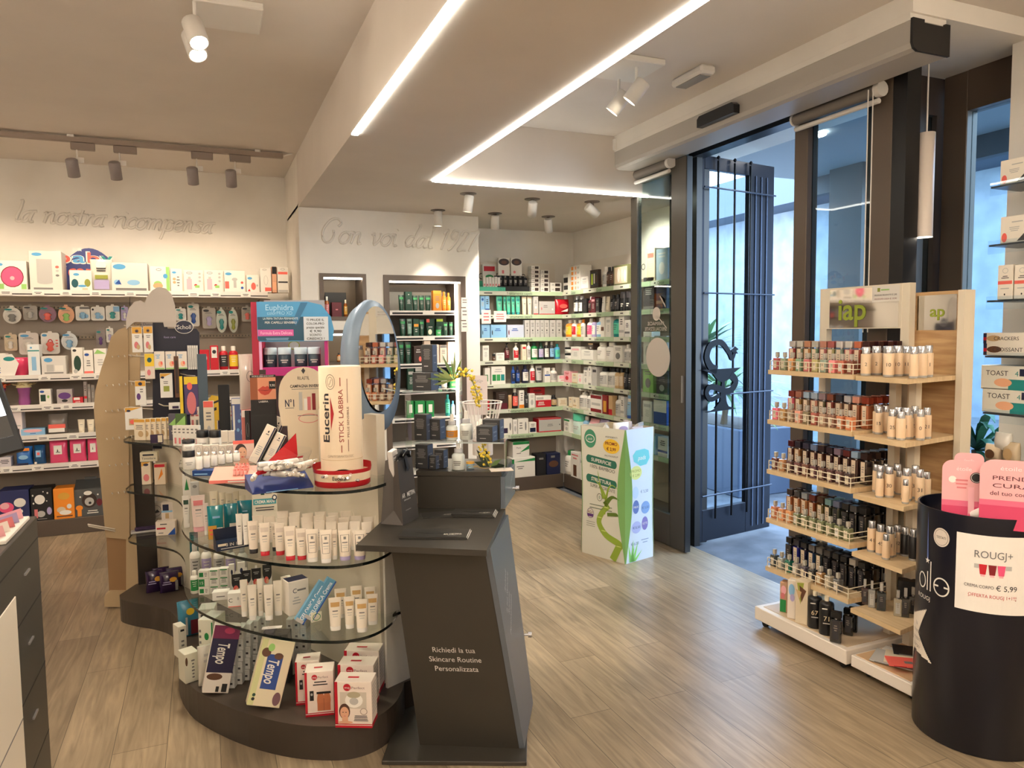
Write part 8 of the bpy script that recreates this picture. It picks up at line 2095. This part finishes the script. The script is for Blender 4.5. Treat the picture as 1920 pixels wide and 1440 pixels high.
# ---------------------------------------------------------------- food rack
S = []
RX = 3.20
def frow(i, items): row('in the food rack', 'X', RX, FZ[i] - .0034, items, .11)
BOTX = 'e .14 .2 .1 .18 coral;r .08 .05 .2 .3 coral;p .3 .72 .9 .82 1 lg;p .3 .4 .7 .6 3 lg;v .6 .02 .95 .02 .95 .4 ink'
frow(0, [(1875, 1930, 297, 'box', 'white box with orange bottle, topmost shelf', D(c=(236, 228, 214), deco=BOTX))])
frow(1, [(1875, 1930, 404, 'box', 'white box with orange bottle, second shelf down', D(c=(236, 228, 214), deco=BOTX))])
BND = 'r 0 .44 1 .54 coral;o .5 .84 .2 .08 .03 lg;p .2 .6 .8 .7 2 ink;r .2 .3 .8 .33 lg;e .5 .14 .05 .03 k'
frow(2, [(1870, 1899, 497, 'box', 'white box with orange band, nearer the window', D(c=(236, 228, 214), deco=BND)), (1901, 1932, 496, 'box', 'white box with orange band, at the picture edge', D(c=(236, 228, 214), deco=BND))])
frow(3, [(1842, 1930, 644, 'box', 'white long box of croissant crackers', D(c=(232, 226, 214), deco='r 0 0 .08 1 navy;r .0 .3 .08 .6 red;e .25 .5 .17 .28 (176,110,60);t .55 .5 .35 ink CROISSANT'.replace('(176,110,60)', 'brown'))),
         (1842, 1926, 624, 'box', 'white long box of crackers on the croissant box', D(c=(232, 226, 214), deco='r 0 0 .08 1 navy;r .0 .3 .08 .6 red;e .25 .5 .17 .28 tan;t .55 .5 .35 ink CRACKERS'), FZ[3] + .047)])
frow(4, [(1840, 1930, 729, 'box', 'white toast pack with teal corner, lower one', D(c=(228, 226, 214), deco='r .62 0 1 .45 teal;t .36 .7 .22 ink TOAST;e .5 .3 .2 .18 peach;t .8 .7 .22 teal 4;r .86 .6 1 .9 navy')),
         (1838, 1926, 686, 'box', 'white toast pack with teal corner, upper one', D(c=(228, 226, 214), deco='r .62 0 1 .45 teal;t .36 .7 .22 ink TOAST;e .5 .3 .2 .18 peach;t .8 .7 .22 teal 4;r .86 .6 1 .9 navy'), FZ[4] + .098)])
frow(5, [(1840, 1872, 834, 'bag', 'clear pastry bag with brown rolls', D(c=(196, 176, 150), deco='e .5 .5 .3 .25 brown', shine=.1)), (1874, 1905, 830, 'bag', 'clear pastry bag of croissants', D(c=(200, 180, 150), deco='e .5 .5 .3 .25 tan', shine=.1)), (1858, 1890, 812, 'bag', 'white crumpled bag on top', D(c='w', deco='', shine=.1), FZ[5] + .06)])

# ---------------------------------------------------------------- in the navy drum
S = []
b = MB()
CYT = CYC + Vector((0, 0, 0))
b.lathe([(.19, .60), (.2, .70), (.15, .77), (.06, .79), (.001, .80)], noisy('tissue_filling', (220, 200, 196), (240, 226, 222), 14, .8, .8), 28, cap0=True, cap1=False)
o = b.build('paper_filling'); o.location = CYC; S.append((o, 'crumpled pale paper filling', 'paper'))
def etoile(w, h, txt):
    b = MB(); out = []
    r_ = w * .24
    for (cx, cz, a0) in ((w / 2 - r_, h - r_, 0), (-w / 2 + r_, h - r_, 90)):
        out += [(cx + r_ * math.cos(rad(a0 + k_ * 15)), cz + r_ * math.sin(rad(a0 + k_ * 15))) for k_ in range(7)]
    out += [(-w / 2, 0), (w / 2, 0)]
    b.slab(out, 0, .003, M((232, 170, 172), .45)); f = -.0006
    b.rect(-w / 2, w / 2, 0, h * .34, f, M((206, 60, 100), .45)); b.rect(-w / 2, w / 2, h * .34, h * .42, f, M((218, 100, 130), .45))
    b.text('étoile', 0, h * .88, h * .06, f - .0003, (244, 220, 220), w=w * .34)
    for i, t in enumerate(txt):
        b.text(t, w * .02, h * (.74 - .11 * i), h * .062, f - .0003, (90, 40, 50), w=w * (.62 if i < 2 else .7))
    if not txt:
        b.disc(-w * .26, h * .72, w * .09, w * .09, f - .0003, 'w'); b.disc(w * .28, h * .76, w * .14, w * .14, f - .0003, 'k'); b.ring(w * .28, h * .76, w * .12, w * .12, w * .01, f - .0006, 'w'); b.rect(w * .1, w * .24, h * .12, h * .62, f - .0003, 'lpink'); printed(b, -w * .2, w * .1, h * .58, h * .74, f - .0004, 'rose', 3)
    return b.build('header_card')
for (x0, x1, yt, yb, y_, desc, txt) in ((1771, 1842, 864, 962, .17, 'pink rounded header card with round black seal', []), (1845, 1944, 864, 962, .13, 'pink rounded header card with care slogan', ['PRENDI', 'CURA', 'del tuo corpo']), (1792, 1840, 850, 940, .22, 'pink header card standing behind the others', [])):
    d_ = ray((x0 + x1) / 2, yb); kq = (CYC.length - CYR + .02 + (y_ - .13) * .9) / math.hypot(d_.x, d_.y); P = EYE + d_ * kq
    kk = scale_at(P); h_ = (yb - yt) * kk * 1.0 + .06
    o = etoile((x1 - x0) * kk, h_, txt); P2 = Vector((P.x, P.y, 0)); o.location = (P.x, P.y, P.z - .06); o.rotation_euler = (rad(-6), 0, facing(P2, 6)); S.append((o, desc, 'sign'))
for i, (x, y) in enumerate(((1825, 950), (1842, 948))):
    d_ = ray(x, y); kq = (CYC.length - CYR + .07) / math.hypot(d_.x, d_.y); P = EYE + d_ * kq
    b = MB(); b.T = Matrix.Rotation(rad(60), 4, 'X'); b.lathe([(.015, 0), (.017, .04), (.008, .06)], M('w', .4), 12); b.lathe([(.0155, -.02), (.0155, 0)], 'pink', 12)
    o = b.build('cream_tube'); o.location = (P.x, P.y, P.z - .03); o.rotation_euler = (0, 0, rad(40 * i)); S.append((o, 'white cream tube with pink cap poking out', 'tube'))
name_all(S, 'in the navy drum')
# packs in the bamboo bin
S = []
for i, (x, y, c) in enumerate(((.10, .17, 'w'), (.16, .10, (206, 196, 200)), (.22, .20, 'lg'), (.05, .28, 'w'), (.19, .27, (216, 206, 210)))):
    o = p_bag(.12, .06, .10, c, 'green', 'e .5 .6 .3 .2 lav;r .2 .2 .8 .3 lgreen', .12); o.location = (GC[1].x + x - .03, GC[1].y + y, .80 - .02 * (i % 2)); o.rotation_euler = (rad(14 * (i % 3)), 0, rad(20 * i)); S.append((o, 'foil pad pack', 'pouch'))
b = MB(); q_ = [tuple((GC[i] - GC[1]) * .9 + (sum(((g - GC[1]) for g in GC), Vector()) / 4) * .1) for i in range(4)]
b.prism([(p[0], p[1]) for p in q_], .77, .775, M((196, 182, 156), .8)); o = b.build('inner_tray'); o.parent = bpy.data.objects['dump_bin']
name_all(S, 'in the bamboo bin')

# ---------------------------------------------------------------- things on the kiosk
S = []
DKM = M((52, 52, 54), .4); DKB = M((44, 46, 52), .4)
zk = .8005
def on_k(o, x, y, z, rz, desc, cat_):
    P = kp(x, y, z); o.location = P; o.rotation_euler = (0, 0, KR + rad(rz)); S.append((o, desc, cat_)); return o
# paper gift bag
P = atZ(756, 986, zk); root = empty('gift_bag', (P.x, P.y, zk + .0006), KR + rad(72)); S.append((root, 'dark grey paper gift bag with black ribbon bow', 'gift bag'))
b = MB(); w, d, h = .125, .092, .235; G_ = M((66, 64, 64), .5); G2_ = M((82, 76, 72), .5)
x0, x1 = 0, w
fr_ = [(x0, 0, 0), (x1, 0, 0), (x1 - .006, .022, h), (x0 + .006, .022, h)]; bk = [(x0, d, 0), (x1, d, 0), (x1 - .006, d - .02, h), (x0 + .006, d - .02, h)]
b.add(fr_ + bk, [(0, 1, 2, 3), (5, 4, 7, 6), (1, 5, 6, 2)], G_); b.add([(x0, 0, 0), (x0, d, 0), (x0 + .006, d - .02, h), (x0 + .018, d / 2, h), (x0 + .006, .022, h), (x0 + .016, d / 2, .05)], [(0, 5, 3, 4), (5, 1, 2, 3), (0, 1, 5)], G2_)
b.add([fr_[0], bk[0], bk[1], fr_[1]], [(0, 1, 2, 3)], G_)
b.build('bag_body', root)
b = MB(); b.T = Matrix(((1, 0, 0, 0), (0, 1, .022 / h, 0), (0, 0, 1, 0), (0, 0, 0, 1)))
b.text('AR   METIPA', w * .5, .105, .017, -.001, (214, 214, 214), w=.10, bold=True); b.text('skincare', w * .40, .088, .007, -.001, (200, 200, 200), w=.05); b.text('routine', w * .40, .05, .005, -.001, (180, 180, 180), w=.04); b.build('print', root)
b = MB(); BK = M((20, 20, 22), .35)
for sx, sz in ((-1, .012), (1, .006)):
    b.loft([[(w * .36, .018, h + .006), (w * .36, .022, h + .012), (w * .36, .026, h + .006)], [(w * .36 + sx * .03, .008, h + .02 + sz), (w * .36 + sx * .03, .018, h + .035 + sz), (w * .36 + sx * .03, .03, h + .018)], [(w * .36 + sx * .05, .012, h - .004 + sz), (w * .36 + sx * .05, .018, h + .012 + sz), (w * .36 + sx * .052, .024, h)]], BK)
b.add([(w * .30, .010, h + .01), (w * .42, .010, h + .01), (w * .62, .006, h - .035), (w * .44, .006, h - .045)], [(0, 1, 2, 3)], BK); b.add([(w * .30, .012, h + .01), (w * .36, .012, h + .01), (w * .5, .010, h - .02), (w * .34, .010, h - .05)], [(0, 1, 2, 3)], BK)
b.build('ribbon_bow', root)
b = MB(); b.T = Matrix.Translation((w * .5, .03, h * .6)) @ Matrix.Rotation(rad(14), 4, 'Y'); b.box(-.035, .03, 0, .03, 0, .125, DKM, .001); b.box(.031, .038, 0, .03, 0, .125, M((150, 160, 176), .4)); S.append((b.build('carton'), 'black carton poking out of the gift bag', 'box'))
S[-1][0].location = (P.x, P.y, zk + .001); S[-1][0].rotation_euler = (0, 0, KR + rad(72))
b = MB(); b.T = Matrix.Translation((.022, .04, h * .62)) @ Matrix.Rotation(rad(-10), 4, 'Y'); b.box(0, .04, 0, .02, 0, .125, M((214, 210, 206), .5), .001); printed(b, .005, .035, .06, .11, -.0006, 'g', 4); S.append((b.build('carton'), 'white printed carton standing in the gift bag', 'box'))
S[-1][0].location = (P.x, P.y, zk + .001); S[-1][0].rotation_euler = (0, 0, KR + rad(72))
# brochures
def brochure(px, py, w, d, t, n, rz, desc, z, smile=True):
    P = atZ(px, py, z); b = MB()
    for i in range(n):
        o_ = i * .004
        b.box(-w / 2 + o_, w / 2 + o_, -d / 2 - o_ * .5, d / 2 - o_ * .5, (n - 1 - i) * t, (n - i) * t - .0004, M((52, 50, 47), .28)); b.box(-w / 2 + o_ + .002, w / 2 + o_ + .0015, -d / 2 - o_ * .5 + .001, d / 2 - o_ * .5, (n - 1 - i) * t + .0004, (n - i) * t - .0008, 'w')
    zt = n * t - .0002; b.T = Matrix(((1, 0, 0, 0), (0, 0, 1, 0), (0, -1, 0, zt), (0, 0, 0, 1)))
    if smile:
        P_ = cat([(-w * .30, .0), (-w * .1, -d * .1), (w * .1, -d * .08), (w * .22, d * .04)], 5)
        for k_ in range(len(P_) - 1):
            a, c = P_[k_], P_[k_ + 1]; t0, t1 = .0045 * math.sin(math.pi * (k_ + .15) / len(P_)), .0045 * math.sin(math.pi * (k_ + 1.15) / len(P_))
            b.add([(a[0], -.0003, a[1] - t0), (c[0], -.0003, c[1] - t1), (c[0], -.0003, c[1] + t1), (a[0], -.0003, a[1] + t0)], [(0, 1, 2, 3)], 'k')
    b.text('AR METIPA', w * .28, -d * .16, .017, -.0004, (206, 200, 190), w=w * .27, ang=rad(8)); b.text('skincare', w * .31, -d * .28, .005, -.0004, (190, 186, 176), w=w * .2, ang=rad(8))
    o = b.build('brochure'); o.location = (P.x, P.y, z + .0006); o.rotation_euler = (0, 0, KR + rad(rz)); S.append((o, desc, 'brochure'))
brochure(815, 1003, .235, .105, .004, 2, -2, 'dark brochures with black smile line, front pile', zk)
brochure(888, 965, .16, .09, .004, 3, -4, 'dark brochures with white page edges, right rear pile', zk)
brochure(822, 966, .13, .08, .004, 1, 14, 'single dark brochure beside the gift bag', zk, False)
name_all(S, 'on the kiosk desk'); S = []
# clear stand on the upper box
zu = .9525
ac = GLASS((.95, .97, .98), 1.1, name='acrylic')
root = empty('acrylic_riser', kp(.078, .455, zu), KR + rad(-5)); S.append((root, 'clear acrylic display steps holding dark skincare boxes', 'display stand'))
for (x0, x1, z, y0, y1, nm) in ((-.02, .345, .115, .0, .13, 'step'), (-.09, .14, .31, .10, .22, 'step')):
    b = MB(); b.box(x0, x1, y0, y1, z - .005, z, M((196, 206, 208), .15) if False else ac); b.box(x0, x1, y0 - .001, y0, z - .005, z, M((176, 186, 186), .2)); b.build(nm, root)
for (x0, x1, z0, z1, y) in ((.340, .345, 0, .115, 0), (-.02, -.015, 0, .115, 0), (.135, .14, .115, .305, .12), (-.09, -.085, 0, .305, .12)):
    b = MB(); b.box(x0, x1, y, y + .10, z0 + .0005, z1 - .0055, ac); b.build('support', root)
KQ = KR + rad(-5)
def ku(x, y, z): return kp(.078, .455, zu) + Vector((math.cos(KQ) * x - math.sin(KQ) * y, math.sin(KQ) * x + math.cos(KQ) * y, z))
def ubox(w, d, h, x, y, z, desc, turn=0, c=None):
    b = MB(); b.box(-w / 2, w / 2, -d / 2, d / 2, 0, h, c or DKM, .0012); f = -d / 2 - .0004
    printed(b, -w * .38, w * .38, h * .45, h * .85, f, (130, 130, 128), max(3, int(h / .012)), seedof(desc)); printed(b, -w * .38, w * .2, h * .18, h * .26, f, 'lg', 1, 3)
    b.T = Matrix.Translation((w / 2 + .0004, 0, 0)) @ Matrix.Rotation(rad(90), 4, 'Z'); b.rect(-d * .48, d * .48, h * .02, h * .98, -.0002, M((74, 86, 110), .4)); b.text('AR METIPA', 0, h * .6, d * .13, -.0006, (190, 200, 214), w=d * .6); b.text('crema', 0, h * .35, d * .10, -.0006, (190, 200, 214), w=d * .4)
    o = b.build('carton'); o.location = ku(x, y, z + .0008); o.rotation_euler = (0, 0, KQ + rad(turn)); S.append((o, desc, 'box')); return o
ubox(.055, .05, .105, .005, .06, .115, 'dark printed skincare box, tall one left on the middle step', -14)
ubox(.046, .05, .085, .062, .075, .115, 'dark skincare box with blue side, middle step', -14)
ubox(.068, .06, .062, .272, .035, .115, 'square dark box at the right front of middle step', -12); ubox(.075, .05, .080, .288, .10, .115, 'square dark box behind another, right of the middle step', -12)
ubox(.085, .07, .075, -.005, .16, .31, 'wide dark skincare box on the highest step', -14); ubox(.05, .045, .115, .012, .165, .3855, 'tall dark box stacked on the wide one', -14)
ubox(.055, .05, .098, .010, .05, 0, 'dark skincare box under the step, far left', -14); ubox(.03, .04, .055, .056, .035, 0, 'tiny dark box under the step', -14); ubox(.04, .04, .075, .078, .06, 0, 'dark box with blue side under the step', -14)
def serum(x, y, z, liq, desc, sc=1.0):
    b = MB(); g = GLASS((.93, .95, .94), 1, name='flacon_glass'); r_ = .024 * sc
    b.lathe([(r_ * .95, 0), (r_, .004), (r_, .052 * sc), (r_ * .8, .058 * sc), (r_ * .4, .062 * sc)], M((206, 210, 204), .1, 0, .7), 20, cap1=False); o = b.build('serum_bottle')
    if liq:
        b = MB(); b.lathe([(r_ * 1.01, .012 * sc), (r_ * 1.01, .040 * sc)], M(liq, .1), 20); b.build('liquid', o)
    b = MB(); printed(b, -r_ * .6, r_ * .6, .016 * sc, .036 * sc, -r_ - .0018, 'g', 3); b.build('label_print', o)
    b = MB(); b.lathe([(r_ * .62, .062 * sc), (r_ * .62, .076 * sc)], 'silver', 16); b.lathe([(r_ * .34, .076 * sc), (r_ * .3, .105 * sc)], 'w', 12); b.build('dropper', o)
    o.location = ku(x, y, z + .0008); o.rotation_euler = (0, 0, KQ); S.append((o, desc, 'serum'))
serum(.125, .06, .115, (200, 130, 40), 'serum bottle with amber liquid and pipette, middle step'); serum(.180, .08, .115, None, 'clear serum bottle with pipette, middle step', 1.1)
serum(.155, .03, 0, None, 'clear grey serum bottle with pipette under the step', 1.1)
b = MB(); b.lathe([(.016, 0), (.016, .02)], 'lblue', 16); b.lathe([(.017, .02), (.017, .028)], 'gold', 16); o = b.build('jar'); o.location = ku(.20, .05, .0008); S.append((o, 'tiny blue jar with gold lid under the step', 'jar'))
# mimosa sprays
def spray(name, desc, pts, n, leaves, loc):
    root = empty(name, loc); S.append((root, desc, 'flower'))
    b = MB(); b.tube(cat3(pts), .0022, M((120, 136, 70), .6), 5); b.build('stem', root)
    b = MB(); P_ = cat3(pts); m = len(P_)
    for i in range(n):
        p = P_[int(m * (.25 + .75 * random.random())) - 1]; q = Vector(p) + Vector((random.uniform(-.018, .018), random.uniform(-.014, .014), random.uniform(-.014, .014))); r_ = random.uniform(.0045, .007)
        b.lathe([(.0006, -r_), (r_ * .8, -r_ * .6), (r_, 0), (r_ * .8, r_ * .6), (.0006, r_)], M((236, 208, 76), .8), 7, q.x, q.y); 
        k_ = 7 * 5
        b.v[-(k_ + 14):] = b.v[-(k_ + 14):]
        for v_ in range(len(b.v) - 35 - 14, len(b.v)):
            b.v[v_] = (b.v[v_][0], b.v[v_][1], b.v[v_][2] + q.z)
    b.build('blossoms', root)
    b = MB()
    for (a, e, L_, w_, c) in leaves:
        d_ = Vector((math.cos(rad(a)) * math.cos(rad(e)), .3 * math.sin(rad(a)), math.sin(rad(e)))).normalized(); s_ = d_.cross(Vector((0, 1, 0))).normalized() * w_; p0 = Vector(pts[0])
        b.add([tuple(p0), tuple(p0 + d_ * L_ * .5 + s_), tuple(p0 + d_ * L_), tuple(p0 + d_ * L_ * .5 - s_)], [(0, 1, 2, 3)], c)
    b.build('leaves', root)
def cat3(P):
    out = []
    for i in range(len(P) - 1):
        for k_ in range(4):
            t = k_ / 4; out.append(tuple(P[i][a] * (1 - t) + P[i + 1][a] * t for a in range(3)))
    return out + [P[-1]]
LV1, LV2, LV3 = M((96, 122, 66), .5), M((140, 158, 96), .5), M((30, 44, 26), .4)
spray('mimosa_sprig', 'yellow mimosa sprig with narrow leaves arching over the kiosk', [(0, 0, 0), (.03, -.01, .035), (.065, -.02, .02), (.09, -.03, -.06), (.10, -.03, -.11)], 70,
      [(a, e, L_, .007, LV1 if i % 2 else LV2) for i, (a, e, L_) in enumerate(((170, 40, .10), (160, 65, .12), (150, 15, .11), (190, 5, .12), (60, 75, .13), (20, 65, .10), (140, -10, .10), (100, 85, .09), (175, 25, .08), (10, 30, .09)))], ku(.115, .17, .352))
b = MB(); b.lathe([(.022, 0), (.026, .01), (.014, .03), (.022, .05)], ac, 16); o = b.build('bud_vase'); o.location = ku(.115, .17, .3105); S.append((o, 'small clear bud vase under the mimosa', 'vase'))
spray('mimosa_sprig', 'yellow mimosa sprig with dark leaves lying under the acrylic step', [(0, 0, .006), (-.02, 0, .05), (-.03, 0, .10)], 26, [(150, 50, .09, .014, LV3), (170, 20, .07, .014, LV3), (40, -2, .08, .012, LV3), (120, 70, .08, .012, LV3), (20, 25, .06, .01, LV1)], ku(.28, .05, .002))
b = MB(); b.tube([(.05 * math.cos(a * .39), .02 * math.sin(a * .39), .012 + .008 * math.sin(a * .8)) for a in range(16)], .0015, M((176, 150, 90), .5), 5, True); o = b.build('twine_ring'); o.location = ku(.24, .03, .0008); S.append((o, 'thin ring of golden twine by the lying mimosa', 'ring'))
b = MB(); b.box(-.045, .045, -.03, .03, 0, .003, (230, 214, 200)); b.rect; o = b.build('leaflet'); o.location = ku(.33, .02, .001); o.rotation_euler = (0, 0, KQ + .3); S.append((o, 'pale leaflet lying on the kiosk corner', 'leaflet'))
name_all(S, 'on the kiosk'); S = []
# oval mirror with its slanting stem
root = empty('oval_mirror', kp(.0, .41, zk)); S.append((root, 'tall oval mirror with thick grey blue rim behind the gift bag', 'mirror'))
MC = atP(706, 688, kp(.0, .45, 0), (KY.x, KY.y, 0)) - root.location
yaw_m = rad(-11 + 44)
T = Matrix.Translation(MC) @ Matrix.Rotation(yaw_m, 4, 'Z') @ Matrix.Rotation(rad(-4), 4, 'Y')
b = MB(); b.T = T; RM = M((120, 138, 158), .35, .2); n = 40
def ov(s, y): return [(s * .135 * math.cos(2 * math.pi * k_ / n), y, s * .262 * math.sin(2 * math.pi * k_ / n)) for k_ in range(n)]
b.loft([ov(.70, -.004), ov(1.0, -.002), ov(1.02, .02), ov(.92, .07), ov(.5, .10)], RM, True, False, True); b.build('rim_shell', root)
b = MB(); b.T = T; b.T = T @ Matrix.Translation((.012, 0, .03)); b.poly(ov(.80, -.0045), M((236, 238, 238), .02, 1.0)); b.build('mirror_glass', root)
b = MB(); p0 = Vector((.02, .02, .001)); b.tube([tuple(MC + Vector((0, .06, -.15))), tuple((MC + Vector((.0, .05, -.26)))), tuple(Vector((MC.x + .03, MC.y + .05, .001)))], [.02, .018, .022], M((58, 54, 50), .4), 10); b.build('stem', root)
# wire basket on a perch behind the kiosk with its price sheet
Q = atY(905, 830, 3.35)
root = empty('wire_basket', (Q.x, Q.y, .90)); S.append((root, 'white conical wire basket with packets behind the kiosk', 'basket'))
WR = M((232, 226, 220), .35)
R1_, R2_, zt, z0_ = .098, .052, 1.5 + ray(908, 755).z * Q.length / Vector((Q.x, Q.y, 0)).length - .90 + .0, .115
zt = (1.5 - (757 - 628) / FPX * (Q - EYE).dot(FWD)) - .90
z0_ = zt - .185
b = MB(); N2 = 26
for k_ in range(N2):
    a = 2 * math.pi * k_ / N2; b.tube([(R1_ * math.cos(a), R1_ * math.sin(a), zt), (R2_ * math.cos(a), R2_ * math.sin(a), z0_)], .0016, WR, 5)
for r_, zz in ((R1_, zt), (R2_, z0_), (.066, z0_ + .06)):
    b.tube([(r_ * math.cos(2 * math.pi * k_ / 32), r_ * math.sin(2 * math.pi * k_ / 32), zz) for k_ in range(32)], .003 if r_ == R1_ else .002, WR, 6, True)
b.build('wire_frame', root)
b = MB(); b.lathe([(.05, 0), (.05, z0_ - .002)], M((214, 206, 198), .5), 20); b.lathe([(.12, -.90), (.12, -.885)], M((214, 206, 198), .5), 24); b.lathe([(.03, -.885), (.03, 0)], M((214, 206, 198), .5), 16); b.build('stand', root)
random.seed(3)
for i in range(9):
    o = p_bag(.05, .02, .06, 'w', 'rose', 'p .2 .3 .8 .6 2 lg', .3); a = i * 2.4; o.location = (Q.x + .03 * math.cos(a) * (i > 0), Q.y + .03 * math.sin(a) * (i > 0), .90 + z0_ + .012 + .014 * (i % 4)); o.rotation_euler = (rad(20 * math.sin(a)), rad(25 * math.cos(a)), a); tag(o, 'small white packet heaped in the wire basket', 'packet', 'packets in the wire basket')
b = MB(); b.box(-.052, .052, 0, .002, 0, .20, M((228, 216, 214), .5)); b.text('ROUGJ+', 0, .172, .014, -.0006, (150, 144, 144), w=.06); b.text('CREMA MANI', 0, .13, .009, -.0006, 'ink', w=.05); b.text('ROUGJ', 0, .112, .009, -.0006, 'ink', w=.03); b.text('€ 3,90', 0, .075, .016, -.0006, (150, 130, 130), w=.05)
o = b.build('price_sheet'); p_ = atY(895, 760, 3.46); o.location = (p_.x, 3.46, .90 + zt - .075); o.rotation_euler = (0, 0, facing(p_)); o.parent = root; o.location = Vector((p_.x, 3.46, .90 + zt - .075)) - root.location
name_all(S, 'beside the kiosk')
print('OBJECTS', len(bpy.data.objects))
